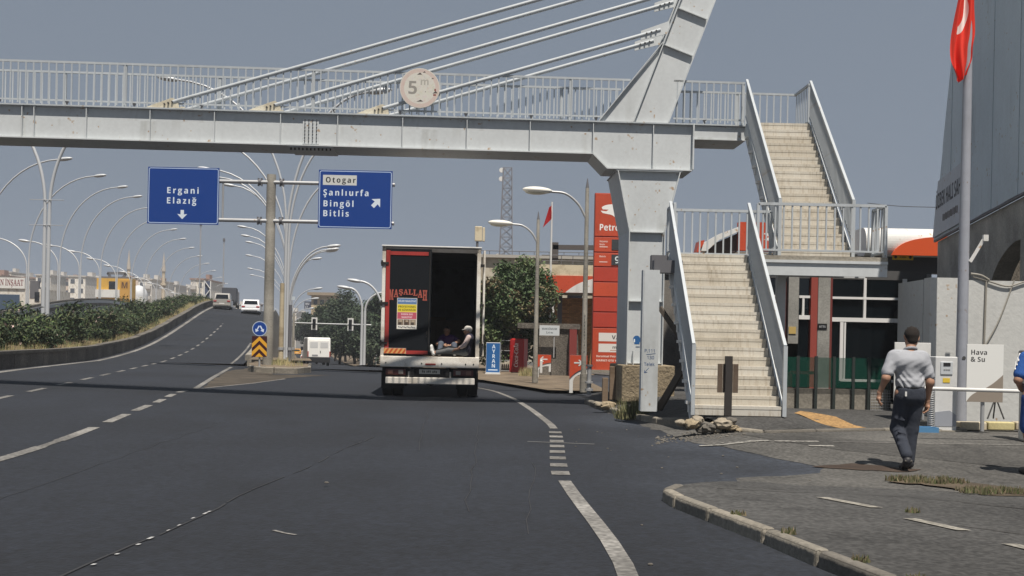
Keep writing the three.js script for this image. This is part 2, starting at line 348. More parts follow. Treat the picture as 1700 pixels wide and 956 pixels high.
  const gr = part('grit', spot, M.kerb, scene); gr.userData = { kind: 'stuff', label: 'small pale stones and grit scattered on the asphalt', category: 'grit' };
}
function sheet(name, pts, lift, m, kind = 'structure', yf = ground) {            // flat-ish polygon [[x, d]...] draped over the ground
  const tri = THREE.ShapeUtils.triangulateShape(pts.map(p => new THREE.Vector2(p[0], p[1])), []);
  const pos = []; const P = p => V(p[0], yf(p[0], p[1]) + lift, -p[1]);
  const cut = (a, b, c, n) => {
    const L = Math.max(Math.hypot(a[0] - b[0], a[1] - b[1]), Math.hypot(c[0] - b[0], c[1] - b[1]), Math.hypot(a[0] - c[0], a[1] - c[1]));
    if (L > 0.45 && n < 9) {
      const l = [[a, b, c], [b, c, a], [c, a, b]].sort((s, t) => Math.hypot(t[0][0] - t[1][0], t[0][1] - t[1][1]) - Math.hypot(s[0][0] - s[1][0], s[0][1] - s[1][1]))[0];
      const m2 = [(l[0][0] + l[1][0]) / 2, (l[0][1] + l[1][1]) / 2]; cut(l[0], m2, l[2], n + 1); cut(m2, l[1], l[2], n + 1); return;
    }
    for (const p of [a, b, c]) { const q = P(p); pos.push(q.x, q.y, q.z); }
  };
  for (const t of tri) cut(pts[t[0]], pts[t[1]], pts[t[2]], 0);
  const g = new THREE.BufferGeometry(); g.setAttribute('position', new THREE.Float32BufferAttribute(pos, 3)); g.computeVertexNormals();
  const nn = g.attributes.normal; for (let i = 0; i < nn.count; i += 3) if (nn.getY(i) < 0) { for (const at_ of [g.attributes.position]) { const x = at_.getX(i + 1), y = at_.getY(i + 1), z = at_.getZ(i + 1); at_.setXYZ(i + 1, at_.getX(i + 2), at_.getY(i + 2), at_.getZ(i + 2)); at_.setXYZ(i + 2, x, y, z); } }
  g.computeVertexNormals();
  const o = part(name, g, m, scene); o.userData.kind = kind; return o;
}
function ragged(pts, amp, seed, step = 0.35) {                      // break up a straight outline
  const r = rng(seed), out = [];
  pts.forEach((p, i) => { const q = pts[(i + 1) % pts.length], n = Math.max(1, Math.round(Math.hypot(q[0] - p[0], q[1] - p[1]) / step)); for (let k = 0; k < n; k++) out.push([lerp(p[0], q[0], k / n) + (k ? (r() - 0.5) * amp : 0), lerp(p[1], q[1], k / n) + (k ? (r() - 0.5) * amp : 0)]); });
  return out;
}
// older, paler asphalt of the side entrance
sheet('driveway', ragged([[1.9, 24.6], [2.2, 20], [2.45, 16.9], [2.6, 15.3], [3.0, 14.4], [3.35, 13.6], [3.75, 12.9], [3.55, 12.4], [3.0, 12.0], [2.45, 11.75], [2.3, 11.2], [4, 10.95], [5.5, 10.55], [9, 10.15], [14, 9.7], [19, 12], [19, 30], [6, 30]], 0.12, 3), 0.004, M.old);
sheet('asphalt_patch', ragged([[3.2, 15.9], [4.4, 14.4], [6.2, 13.2], [9, 13.4], [14, 14.2], [14, 15.0], [7, 14.9], [5, 15.4]], 0.1, 4), 0.008, mat(0.1, 0.1, 0.1, 0.95, { map: texOld }));
sheet('verge_dirt', ragged([[4.05, 11.6], [4.4, 11.9], [4.95, 11.75], [5.2, 11.3], [5.6, 10.9], [5.3, 10.6], [4.7, 10.6], [4.5, 11.2]], 0.16, 21, 0.14), 0.007, mat(0.16, 0.14, 0.115, 1, { map: texSoil, bumpMap: bumpFine, bumpScale: 0.01 }), 'structure', (x, d) => Math.max(ground(x, d), 0.1 - 0.085 * sm(9.9, 11.2, d + 0.1 * x) * sm(1.8, 3, x)));
sheet('earth_patch', ragged([[3.6, 12.95], [4.5, 12.6], [4.9, 12.9], [4.2, 13.3]], 0.1, 6, 0.2), 0.012, mat(0.1, 0.075, 0.065, 1, { map: texSoil }));

// ---------------------------------------------------------------- raised pavements with kerb stones
function pavement(name, outline, kerbPath, h, m, kerbLabel, y = ground, kw = 0.15) {
  const o = sheet(name, outline, h, m, 'structure', y);
  const k = thing('kerb', kerbLabel, 'kerb'), r = rng(kerbPath.length * 7 + 1);
  const vs = [M.kerb, mat(0.3, 0.285, 0.255, 0.95, { map: texConcrete, bumpMap: bumpFine, bumpScale: 0.01 }), mat(0.4, 0.375, 0.33, 0.95, { map: texConcrete, bumpMap: bumpFine, bumpScale: 0.01 })];
  for (let i = 0; i + 1 < kerbPath.length; i++) {
    const a = kerbPath[i], b = kerbPath[i + 1], L = Math.hypot(b[0] - a[0], b[1] - a[1]), n = Math.max(1, Math.round(L / 1.1));
    for (let q = 0; q < n; q++) {
      const p0 = [lerp(a[0], b[0], q / n), lerp(a[1], b[1], q / n)], p1 = [lerp(a[0], b[0], (q + 1) / n), lerp(a[1], b[1], (q + 1) / n)];
      const A = V(p0[0], y(...p0) + h - 0.125 + (r() - 0.5) * 0.012, -p0[1]), B = V(p1[0], y(...p1) + h - 0.125 + (r() - 0.5) * 0.012, -p1[1]);
      const dir = B.clone().sub(A).normalize().multiplyScalar(0.004); A.add(dir); B.sub(dir);
      const len = A.distanceTo(B), rb = new RoundedBoxGeometry(kw, 0.27, len, 3, 0.04);
      const z = B.clone().sub(A).normalize(), x = V().crossVectors(V(0, 1, 0), z).normalize(), u = V().crossVectors(z, x);
      rb.applyMatrix4(new THREE.Matrix4().makeBasis(x, u, z).setPosition(A.clone().add(B).multiplyScalar(0.5)));
      part('kerb_stone', rb, vs[Math.floor(r() * 3)], k);
    }
  }
  return o;
}
const stairKerb = [[1.85, 26.2], [1.95, 24], [2.3, 20.9], [2.6, 18.8], [2.9, 17.4], [3.25, 16.3], [3.75, 16.05], [4.6, 16.4], [5.8, 16.9], [7.2, 17.15]];
const PAVE = 0.15;                                                   // pavement round the stairs above the driveway
const paveY = (x, d) => 0.11 + 0.09 * sm(2, 3.2, x) + 0.145 * sm(16.05 + 0.6 * sm(4.3, 5.1, x), 17 + 1.8 * sm(4.3, 5.1, x), d) * sm(2.4, 3.3, x);
pavement('stair_pavement', [...stairKerb, [7.5, 20.8], [9, 29], [2.2, 29]], stairKerb, 0, M.paving, 'broken concrete kerb round the pavement at the foot of the stairs', paveY);
const frontKerb = [[2.75, 2], [2.45, 4.8], [2.25, 6.3], [2.06, 7.05], [1.9, 7.85], [1.67, 8.8], [1.5, 9.5], [1.46, 9.95], [1.62, 10.3]];
pavement('corner_pavement', [...frontKerb, [2.1, 10.75], [2.6, 11.2], [4, 11.0], [5.5, 10.6], [9, 10.2], [14, 9.8], [14, 2]], frontKerb, 0.1, M.paving, 'worn concrete kerb curving along the near right edge of the road', (x, d) => -0.085 * sm(9.9, 11.2, d + 0.1 * x) * sm(1.8, 3, x), 0.12);
{
  const pl = (x, d) => V(x, 0.108 - 0.085 * sm(9.9, 11.2, d + 0.1 * x) * sm(1.8, 3, x), -d), w = mat(0.42, 0.41, 0.38, 0.9, { map: texOld });
  for (const [a, b] of [[[2.77, 9.6], [3.07, 9.04]], [[3.14, 8.49], [3.35, 7.97]], [[3.44, 7.45], [3.6, 7.0]]]) {
    const s = 0.055, o = part('bay_mark', quads([[pl(a[0] - s, a[1]), pl(a[0] + s, a[1])], [pl(b[0] - s, b[1]), pl(b[0] + s, b[1])]]), w, scene); o.userData.kind = 'structure';
  }
  const o = structure('yellow_path', quads([[[4.7, 18], [5.0, 18.7]], [[4.88, 17.35], [5.4, 18.0]], [[5.02, 17.0], [5.45, 17.2]], [[5.1, 16.72], [5.55, 16.9]]].flatMap((r, i, a) => i + 1 < a.length ? [0, 1, 2, 3].map(k => [0, 1, 2].map(j => [0, 1].map(c => lerp(lerp(r[0][c], r[1][c], j / 2), lerp(a[i + 1][0][c], a[i + 1][1][c], j / 2), k / 4)))) : [[0, 1, 2].map(j => [0, 1].map(c => lerp(r[0][c], r[1][c], j / 2)))]).map(row => row.map(p => V(p[0], paveY(p[0], p[1]) + 0.008, -p[1])))), mat(0.56, 0.35, 0.15, 0.9, { map: texOld }));
}
{ // cracks in the corner pavement
  const pl = (x, d) => V(x, 0.1045 - 0.085 * sm(9.9, 11.2, d + 0.1 * x) * sm(1.8, 3, x), -d), cm = mat(0.045, 0.042, 0.038, 1), r = rng(14);
  for (const pts of [[[2.3, 10.45], [3.0, 10.3], [3.6, 9.9], [4.2, 9.3], [4.7, 8.9]], [[1.95, 10.1], [2.5, 10.05], [2.9, 10.1]], [[3.4, 8.2], [3.9, 7.7], [4.6, 7.5]]]) {
    const rows = []; for (let i = 0; i + 1 < pts.length; i++) for (let k = 0; k < 6; k++) { const x = lerp(pts[i][0], pts[i + 1][0], k / 6) + (r() - 0.5) * 0.04, d = lerp(pts[i][1], pts[i + 1][1], k / 6) + (r() - 0.5) * 0.05, w = 0.006 + 0.012 * r(); rows.push([pl(x, d - w), pl(x, d + w)]); }
    structure('pavement_crack', quads(rows), cm);
  }
}
{ // traffic island at the parting of the roads
  const out = [[-9.75, 40.4], [-9.3, 39.5], [-8.6, 39.3], [-7.95, 39.9], [-7.8, 41.8], [-8.6, 46.3], [-10.9, 46.3], [-10.4, 43]];
  const y = (x, d) => ground(x, Math.min(d, 46)) + 0.02;
  pavement('traffic_island', out, [[-9.75, 40.4], [-9.3, 39.5], [-8.6, 39.3], [-7.95, 39.9], [-7.8, 41.8], [-8.6, 46.2]], 0.2, M.dust, 'chipped kerb round the traffic island under the blue road signs', y);
  structure('divider_strip', strip(46, 300, 3, d => RE(d) + 0.62, d => sideL(d) - 0.1, d => Math.min(sideY(d) + 0.4, 0.5)), M.dust);
  sheet('gore_dust', ragged([[-7.8, 27.6], [-8.6, 31], [-10.3, 39.4], [-10.6, 44], [-9, 40], [-8.2, 37.8], [-7.0, 38], [-6.7, 40.5], [-7.3, 36.5], [-7.4, 31]], 0.15, 8), 0.005, mat(0.105, 0.098, 0.09, 1, { map: texSoil }));
}

// ---------------------------------------------------------------- cable-stayed footbridge
const BA = 2.5 * Math.PI / 180, BD = 23.45, DECK = 6.27;
const bridge = thing('footbridge', 'pale grey steel cable-stayed footbridge crossing the whole road', 'footbridge', [0, 0, -BD], BA);
function bl(u, v) {                                                   // survey point on the near face of the bridge -> along, up
  const du = u - 850, dv = v - 570, c = Math.cos(ROLL), s = Math.sin(ROLL), x = du * c + dv * s, y = -du * s + dv * c;
  const d = BD / (1 - Math.tan(BA) * x / FOCAL); return [x * d / FOCAL / Math.cos(BA), EYE - y * d / FOCAL];
}
const bs = u => bl(u, 230)[0];
{
  const BOT = 5.58, L0 = -17, haunchA = bs(985), haunchB = bs(1009), END = bs(1150), HB = 5.27, W = 1.1, rec = 0.085;
  for (const near of [true, false]) {
    const z0 = near ? 0 : -W;                                         // outer plane of this girder
    const zw = near ? -rec : -W + rec + 0.02;
    part('girder_web', slab([[L0, BOT], [haunchA, BOT], [haunchB, HB], [END, HB], [END, DECK - 0.02], [L0, DECK - 0.02]], 0.02).translate(0, 0, zw), M.steel, bridge);
    if (near) {
      for (const u of [-60, 35, 55, 142, 248, 355, 465, 560, 668, 775, 880, 985, 1085]) {
        const x = bs(u), b = u > 1000 ? HB : BOT; part('stiffener', box(0.016, DECK - 0.03 - b, rec - 0.006, x, (DECK - 0.01 + b) / 2, -rec / 2 - 0.006), M.steel, bridge);
      }
      part('end_plate', box(0.03, DECK - HB - 0.01, 0.14, END + 0.016, (DECK + HB) / 2, -0.04), M.steel, bridge);
    }
  }
  part('top_flange', box(END - L0, 0.03, W + 0.01, (END + L0) / 2, DECK - 0.004, -W / 2), M.steelRail, bridge);
  part('bottom_flange', [box(haunchA - L0, 0.025, W - 0.02, (haunchA + L0) / 2, BOT - 0.013, -W / 2 + 0.02), bar(V(haunchA, BOT - 0.013, -W / 2 + 0.02), V(haunchB, HB - 0.013, -W / 2 + 0.02), W - 0.02, 0.025), box(END - haunchB, 0.025, W - 0.02, (END + haunchB) / 2, HB - 0.013, -W / 2 + 0.02)], M.steel, bridge);
  // bolted splice
  const sx = bs(515), plateG = part('splice_plate', box(0.34, 0.58, 0.02, sx, 5.9, -rec + 0.011), M.steel, bridge);
  for (let i = 0; i < 4; i++) for (let j = 0; j < 7; j++) part('bolt', new THREE.CylinderGeometry(0.014, 0.014, 0.02, 6).rotateX(Math.PI / 2).translate(sx - 0.125 + i * 0.083, 5.67 + j * 0.075, -rec + 0.03), M.bolt, plateG);
  const sp2 = part('splice_plate', box(0.95, 0.025, W - 0.06, sx, BOT - 0.04, -W / 2), M.steel, bridge);
  for (let i = 0; i < 11; i++) part('bolt', new THREE.CylinderGeometry(0.018, 0.018, 0.05, 6).translate(sx - 0.42 + i * 0.084, BOT - 0.075, -0.12), M.bolt, sp2);
  // walkway beam on to the stairs
  const WE = bs(1238);
  part('walkway_beam', [box(WE - END - 0.03, 0.28, 0.02, (END + WE) / 2 + 0.015, DECK - 0.17, -0.06), box(WE - END - 0.03, 0.28, 0.02, (END + WE) / 2 + 0.015, DECK - 0.17, -W + 0.08), box(WE - END - 0.03, 0.02, W - 0.04, (END + WE) / 2 + 0.015, DECK - 0.32, -W / 2)], M.steel, bridge);
  part('walkway_deck', box(WE - END, 0.03, W + 0.01, (END + WE) / 2 + 0.005, DECK - 0.004, -W / 2), M.steelRail, bridge);
  // far edge of the upper platform beside the stairs
  const PE = WE + 1.42;
  part('platform', box(PE - WE - 0.01, 0.1, W, (PE + WE) / 2, DECK - 0.055, -W / 2 - 0.02), M.concrete, bridge);

  // ---- railings: top rail with balusters as pieces of it
  const balG = prep(box(0.028, 0.86, 0.012, 0, 0.43, 0)), balP = prep(box(0.07, 0.94, 0.05, 0, 0.47, 0));
  function railing(x0, x1, z, posts, label) {
    const r = part('railing', [box(x1 - x0, 0.045, 0.05, (x0 + x1) / 2, DECK + 0.945, z), box(x1 - x0, 0.035, 0.035, (x0 + x1) / 2, DECK + 0.13, z)], M.steelRail, bridge, label);
    for (let x = x0 + 0.08; x < x1; x += 0.16) { const m = new THREE.Mesh(balG, M.steelRail); m.name = 'baluster'; m.position.set(x, DECK + 0.06, z + 0.024); m.castShadow = m.receiveShadow = true; r.add(m); }
    for (const p of posts) { const m = new THREE.Mesh(balP, M.steelRail); m.name = 'post'; m.position.set(p, DECK + 0.012, z - 0.012); m.castShadow = m.receiveShadow = true; r.add(m); }
    for (let x = x0 + 0.7; x < x1; x += 1.42) part('foot_bracket', new THREE.ConeGeometry(0.045, 0.1, 5).rotateX(Math.PI).translate(x, DECK + 0.06, z), M.steelDark, r);
  }
  railing(-16, bs(1046), -0.14, [-12, -8.4, bs(517), bs(947)]);
  railing(-16, bs(1040), -W + 0.06, [-10, -6.6, -2.9, 1.05]);
  railing(bs(1118), WE - 0.02, -0.1, [WE - 0.05]);
  railing(bs(1118), PE - 0.06, -W + 0.06, [WE + 0.05]);
  { // rail on the right end of the platform
    const r = part('end_railing', [box(0.05, 0.045, W - 0.04, PE - 0.03, DECK + 0.945, -W / 2), box(0.035, 0.035, W - 0.04, PE - 0.03, DECK + 0.13, -W / 2), box(0.04, 0.9, 0.04, PE - 0.03, DECK + 0.48, -0.05)], M.steelRail, bridge);
    for (let z = -0.1; z > -W + 0.1; z -= 0.12) part('baluster', box(0.012, 0.86, 0.028, PE - 0.03, DECK + 0.49, z), M.steelRail, r);
  }

  // ---- inclined pylon: two plated legs leaning away to the right
  const foot = bl(1052, 202), up1 = bl(1126, 9), dir = V(up1[0] - foot[0], up1[1] - foot[1], 0).normalize(), per = V(dir.y, -dir.x, 0);
  const F = V(foot[0], DECK + 0.013, 0), wid = per.x * (bl(1110, 202)[0] - foot[0]), LEN = 11;
  const onLeg = (t, s) => F.clone().addScaledVector(dir, t).addScaledVector(per, s);
  const t0 = (DECK + 0.013 - onLeg(0, wid).y) / dir.y;                // foot of the right edge
  const gus = V(...bl(995, 200), 0); gus.y = DECK + 0.013; const gusTop = onLeg((bl(1098, 71)[1] - F.y) / dir.y, 0);
  for (const z of [0, -W + 0.26]) {
    const leg = part('pylon_leg', slab([F, onLeg(LEN, 0), onLeg(LEN, wid), onLeg(t0, wid)].map(p => [p.x, p.y]), 0.02).translate(0, 0, z - 0.075), M.steel, bridge);
    const fl = (a, b, w = 0.26) => bar(V(a.x, a.y, z - 0.13), V(b.x, b.y, z - 0.13), w, 0.022, per);
    const flange = (name, a, b) => { const g = slab([[a.x, a.y], [b.x, b.y], [b.x + 0.022, b.y], [a.x + 0.022, a.y]], 0.26).translate(0, 0, z); return part(name, g, M.steel, leg); };
    flange('flange', onLeg(0, -0.012), onLeg(LEN, -0.012)); flange('flange', onLeg(t0, wid - 0.012), onLeg(LEN, wid - 0.012));
    part('gusset', slab([[gus.x, gus.y], [gusTop.x, gusTop.y], [F.x, F.y]], 0.02).translate(0, 0, z - 0.077), M.steel, leg);
    flange('flange', V(gus.x - 0.02, gus.y, 0), V(gusTop.x - 0.03, gusTop.y + 0.02, 0));
    for (let k = 0; k < 8; k++) {
      const t = ((bl(1104, 73)[1] - F.y) / dir.y) + k * 0.86, a = onLeg(t, 0.03), b = onLeg(t, wid - 0.03);
      part('rib', bar(V(a.x, a.y, z - 0.037), V(b.x, b.y, z - 0.037), 0.02, 0.07, V(0, 0, 1)), M.steel, leg);
    }
  }
  part('pylon_cross_beam', [0.4, 4.5, 8].map(t => { const p = onLeg(t + 3, wid / 2); return box(0.3, 0.2, W - 0.6, p.x, p.y, -W / 2 + 0.0); }), M.steel, bridge);
  // ---- stay cables with fork plates
  const ends = [[[285, 165], [1105, 45]], [[455, 178], [1139, -22]], [[635, 182], [1160, -78]]];
  const pairs = [[ends[2][0], ends[0][1]], [ends[1][0], ends[1][1]], [ends[0][0], ends[2][1]]];
  const plateM = mat(0.66, 0.64, 0.55, 0.6, { map: texStain });
  for (const z of [0.0, -W + 0.24]) for (const [a, b] of pairs) {
    const A = V(...bl(...a), 0), B = V(...bl(...b), 0), u = B.clone().sub(A).normalize();
    A.y = DECK + 0.16; A.z = B.z = z - 0.12;
    part('stay_cable', rod(A, B.clone().addScaledVector(u, -0.1), 0.043, 10), M.steelRail, bridge);
    const low = part('anchor_plate', slab([[A.x - 0.62, DECK + 0.012], [A.x - 0.02, DECK + 0.25], [A.x + 0.1, DECK + 0.2], [A.x + 0.14, DECK + 0.012]], 0.03).translate(0, 0, z - 0.1), plateM, bridge);
    const n = V(-u.y, u.x, 0), c = B.clone().addScaledVector(u, -0.55);
    const high = part('anchor_plate', slab([[B.x + 0.1, B.y + 0.17], [B.x + 0.1, B.y - 0.1], [c.x, c.y - 0.1], [c.x, c.y + 0.1]], 0.03).translate(0, 0, z - 0.1), M.steel, bridge);
    for (let k = 0; k < 3; k++) {
      const p = A.clone().addScaledVector(u, -0.18 + k * 0.085), q = B.clone().addScaledVector(u, -0.42 + k * 0.11);
      part('bolt', new THREE.CylinderGeometry(0.02, 0.02, 0.08, 7).rotateX(Math.PI / 2).translate(p.x, p.y, z - 0.1), M.bolt, low);
      part('bolt', new THREE.CylinderGeometry(0.02, 0.02, 0.08, 7).rotateX(Math.PI / 2).translate(q.x, q.y, z - 0.1), M.bolt, high);
    }
  }
  // ---- pier, wider at the head
  const tl = bl(1027, 280)[0], tr = bl(1129, 283)[0], wl = bl(1046, 383), wr = bl(1103, 383)[0], yW = wl[1], yB = 1.0, PZ = 1.6;
  const zc = 0;
  const pier = part('pier', slab([[wl[0], yB], [wr, yB], [wr, yW], [tr, HB - 0.03], [tl, HB - 0.03], [wl[0], yW]], PZ - 0.13).translate(0, 0, -rec), M.steel, bridge);
  const side = (x0, y0, x1, y1) => part('flange', slab([[x0, y0], [x0 + 0.022, y0], [x1 + 0.022, y1], [x1, y1]], PZ).translate(0, 0, zc), M.steel, pier);
  side(wl[0] - 0.022, yB, wl[0] - 0.022, yW); side(wl[0] - 0.022, yW, tl - 0.022, HB - 0.03); side(wr, yB, wr, yW); side(wr, yW, tr, HB - 0.03);
  part('rib', box(wr - wl[0] - 0.03, 0.02, rec, (wl[0] + wr) / 2, yW - 0.02, -rec / 2), M.steel, pier);
  part('rib', box(wr - wl[0] - 0.03, 0.02, rec, (wl[0] + wr) / 2, bl(1070, 500)[1], -rec / 2), M.steel, pier);
  part('rib', box(wr - wl[0] - 0.03, 0.02, rec, (wl[0] + wr) / 2, bl(1070, 603)[1], -rec / 2), M.steel, pier);
  part('cap_plate', box(tr - tl + 0.1, 0.025, PZ, (tr + tl) / 2, HB - 0.016 - 0.025, -PZ / 2), M.steel, pier);
  for (let k = 0; k < 3; k++) part('base_fin', box(0.018, 0.3, 0.12, wl[0] + 0.12 + k * 0.22, 1.15, 0.0), M.steel, pier);
  part('pedestal', rbox(1.15, 0.8, 2.0, 0.03, (wl[0] + wr) / 2 + 0.05, 0.6, -PZ / 2 + 0.05), M.stone, bridge);
  // blue scribble on the pier and grey cable box
  const g = decal(256, 256, (c, w, h) => {
    c.fillStyle = '#1f5a94';
    c.beginPath(); c.ellipse(110, 85, 62, 58, 0, 0, 7); c.fill(); c.beginPath(); c.ellipse(190, 105, 40, 30, 0.4, 0, 7); c.fill(); c.fillRect(70, 90, 90, 70); c.fillStyle = '#dfe6ea'; c.fillRect(60, 80, 22, 50); c.fillStyle = '#2a4d6e'; c.fillRect(95, 195, 70, 14);
  });
  plate('graffiti', 0.33, 0.36, g, bridge, wl[0] + 0.23, bl(1066, 568)[1], -rec + 0.003);
}
{ // faded round height limit sign hung on the railing
  const c = bl(697, 147), o = thing('height_limit_sign', 'faded round white height limit sign reading 5 m on the bridge railing', 'sign', bridge.localToWorld(V(c[0], c[1], 0.03)), BA);
  part('disc', new THREE.CylinderGeometry(0.43, 0.43, 0.02, 40).rotateX(Math.PI / 2), mat(0.62, 0.6, 0.54, 0.6), o);
  const face = printed(512, 512, (g, w, h) => {
    g.fillStyle = '#cfcdc4'; g.fillRect(0, 0, w, h);
    const r = rng(31); for (let i = 0; i < 260; i++) { g.fillStyle = `rgba(${150 + 60 * r()},${140 + 60 * r()},${125 + 60 * r()},0.10)`; g.beginPath(); g.ellipse(512 * r(), 512 * r(), 4 + 30 * r(), 3 + 12 * r(), r() * 3, 0, 7); g.fill(); }
    g.strokeStyle = 'rgba(190,150,140,0.35)'; g.lineWidth = 46; g.beginPath(); g.arc(256, 256, 226, 0, 7); g.stroke();
    g.fillStyle = '#8d8a84'; g.font = 'bold 235px sans-serif'; g.textAlign = 'center'; g.fillText('5', 165, 335);
    g.fillStyle = '#a9a69e'; g.font = 'bold 130px sans-serif'; g.fillText('m', 318, 215);
    g.fillStyle = '#4a4340'; for (const [x, y, a, b] of [[250, 70, 34, 16], [310, 45, 20, 12], [420, 125, 16, 10], [260, 420, 46, 14], [455, 305, 34, 18], [330, 300, 8, 8]]) { g.beginPath(); g.moveTo(x - a, y + b); g.lineTo(x + a * 0.2, y - b); g.lineTo(x + a, y + b * 0.6); g.fill(); }
    g.fillStyle = '#7b3b34'; g.fillRect(430, 330, 36, 20); g.fillRect(445, 260, 20, 30);
  });
  const f = new THREE.CircleGeometry(0.425, 40).translate(0, 0, 0.0125); addMesh('face', f, face, o);
}

// ---------------------------------------------------------------- stairs up to the footbridge
{
  const LAND = 3.10, B0 = 0.355, dTop = 19.8, dBase = 16.95;
  const lo = { x0: 2.87, x1: 4.24, d0: dBase, d1: dTop, y0: B0, y1: LAND, n: 18 };
  const hi = { x0: 5.0, x1: 6.32, d0: 20.35, d1: 23.5, y0: LAND, y1: DECK, n: 18 };
  const st = thing('footbridge_staircase', 'two-flight pale concrete staircase with grey steel railings beside the petrol station', 'staircase', [(lo.x0 + lo.x1) / 2, B0, -dBase]);
  const O = st.position, P = (x, y, d) => V(x - O.x, y - O.y, -d - O.z);
  const r = rng(41), sv = [M.step, mat(0.49, 0.465, 0.41, 0.9, { map: texStep }), mat(0.56, 0.545, 0.5, 0.9, { map: texStep })];
  for (const f of [lo, hi]) {
    const rh = (f.y1 - f.y0) / f.n, tr = (f.d1 - f.d0) / f.n, cx = (f.x0 + f.x1) / 2 - O.x, w = f.x1 - f.x0 - 0.02;
    for (let i = 0; i < f.n; i++) {
      const top = f.y0 + (i + 1) * rh, d = f.d0 + i * tr;
      // tread with a small nosing over its riser
      const m = part('step', [box(w, 0.05, tr + 0.05, cx, top - 0.025 - O.y, -(d + tr / 2 + 0.021) - O.z), box(w - 0.006, rh - 0.05, 0.05, cx, top - rh + (rh - 0.05) / 2 - O.y, -(d + 0.026) - O.z)], sv[Math.floor(r() * 3)], st);
    }
    // stringers and railings
    for (const x of [f.x0 - 0.03, f.x1 + 0.03]) {
      const a = P(x, f.y0 - 0.02, f.d0 + 0.06), b = P(x, f.y1 - 0.1, f.d1 + 0.02), up = V(0, 1, 0);
      part('stringer', bar(a, b, 0.035, 0.26), M.steel, st);
      const hgt = 0.95, ra = P(x, f.y0 + rh + hgt, f.d0), rb = P(x, f.y1 + hgt, f.d1), la = P(x, f.y0 + rh + 0.16, f.d0), lb = P(x, f.y1 + 0.16, f.d1);
      const rail = part('stair_railing', [bar(ra, rb, 0.05, 0.045), bar(la, lb, 0.035, 0.035), bar(P(x, f.y0 - (f === lo ? 0 : 0.05), f.d0 - 0.02), ra.clone().setZ(-f.d0 + 0.02 - O.z), 0.06, 0.05)], M.steelRail, st);
      for (let t = 0.025; t < 1; t += 0.026) { const p = la.clone().lerp(lb, t), q = ra.clone().lerp(rb, t); part('baluster', box(0.03, q.y - p.y, 0.012, p.x, (p.y + q.y) / 2, p.z), M.steelRail, rail); }
      if (x < f.x0) for (let t = 0.04; t < 1; t += 0.12) { const p = a.clone().lerp(b, t); part('bracket', [box(0.06, 0.05, 0.16, p.x - 0.05, p.y + 0.1, p.z), box(0.015, 0.18, 0.14, p.x - 0.03, p.y + 0.03, p.z)], M.white, st); }
    }
  }
  // landing
  const l0 = 2.9, l1 = 6.74, n0 = 19.55, f0 = 20.8;
  const lm = (l0 + l1) / 2 - O.x, L2 = (lo.x1 + 0.1 + l1) / 2 - O.x, w2 = l1 - lo.x1 - 0.1;
  part('landing_slab', [box(lo.x1 - l0 + 0.1, 0.08, f0 - dTop - 0.02, (l0 + lo.x1 + 0.1) / 2 - O.x, LAND - 0.04 - O.y, -(f0 + dTop + 0.02) / 2 - O.z), box(w2, 0.08, 20.33 - n0, L2 + 0.001, LAND - 0.04 - O.y, -(20.33 + n0) / 2 - O.z)], M.concrete, st);
  part('landing_beam', [box(w2, 0.22, 0.04, L2, LAND - 0.245 - O.y, -n0 - 0.03 - O.z), box(w2, 0.05, 0.12, L2, LAND - 0.105 - O.y, -n0 - 0.04 - O.z), box(0.04, 0.2, 0.9, l1 - O.x - 0.02, LAND - 0.2 - O.y, -20.1 - O.z), box(0.04, 0.2, 0.9, l0 - O.x + 0.02, LAND - 0.2 - O.y, -20.35 - O.z), box(l1 - l0, 0.2, 0.04, lm, LAND - 0.2 - O.y, -f0 - O.z)], M.steel, st);
  function flat(a, b, posts = true) {
    const up = V(0, 1, 0), A = a.clone(), B = b.clone();
    const rail = part('landing_railing', [bar(A.clone().setY(A.y + 0.93), B.clone().setY(B.y + 0.93), 0.05, 0.05), bar(A.clone().setY(A.y + 0.1), B.clone().setY(B.y + 0.1), 0.04, 0.035), bar(A, A.clone().setY(A.y + 0.93), 0.05, 0.05), bar(B, B.clone().setY(B.y + 0.93), 0.05, 0.05)], M.steelRail, st);
    const n = Math.round(A.distanceTo(B) / 0.15); for (let i = 1; i < n; i++) { const p = A.clone().lerp(B, i / n); part('baluster', box(0.028, 0.82, 0.028, p.x, p.y + 0.51, p.z), M.steelRail, rail); }
  }
  flat(P(lo.x1 + 0.16, LAND, n0 + 0.05), P(l1 - 0.03, LAND, n0 + 0.05)); flat(P(l1 - 0.03, LAND, n0 + 0.1), P(l1 - 0.03, LAND, 20.3));
  flat(P(l0 + 0.05, LAND, f0 - 0.05), P(hi.x0 - 0.1, LAND, f0 - 0.05)); flat(P(l0 + 0.03, LAND, dTop + 0.06), P(l0 + 0.03, LAND, f0 - 0.1));
  // supports
  const colX = 2.42, colD = 19.0, cy = 0.27;
  const col = part('support_column', [box(0.25, LAND - 0.35 - cy, 0.02, colX - O.x, (LAND - 0.35 + cy) / 2 - O.y, -colD - O.z), box(0.02, LAND - 0.35 - cy, 0.26, colX + 0.135 - O.x, (LAND - 0.35 + cy) / 2 - O.y, -colD - 0.13 - O.z), box(0.02, LAND - 0.35 - cy, 0.26, colX - 0.135 - O.x, (LAND - 0.35 + cy) / 2 - O.y, -colD - 0.13 - O.z)], M.steel, st);
  part('bracket', [box(0.5, 0.22, 0.3, colX + 0.3 - O.x, LAND - 0.28 - O.y, -colD - 0.2 - O.z), box(0.3, 0.3, 0.2, colX + 0.2 - O.x, LAND - 0.2 - O.y, -colD - 0.55 - O.z)], M.steelDark, st);
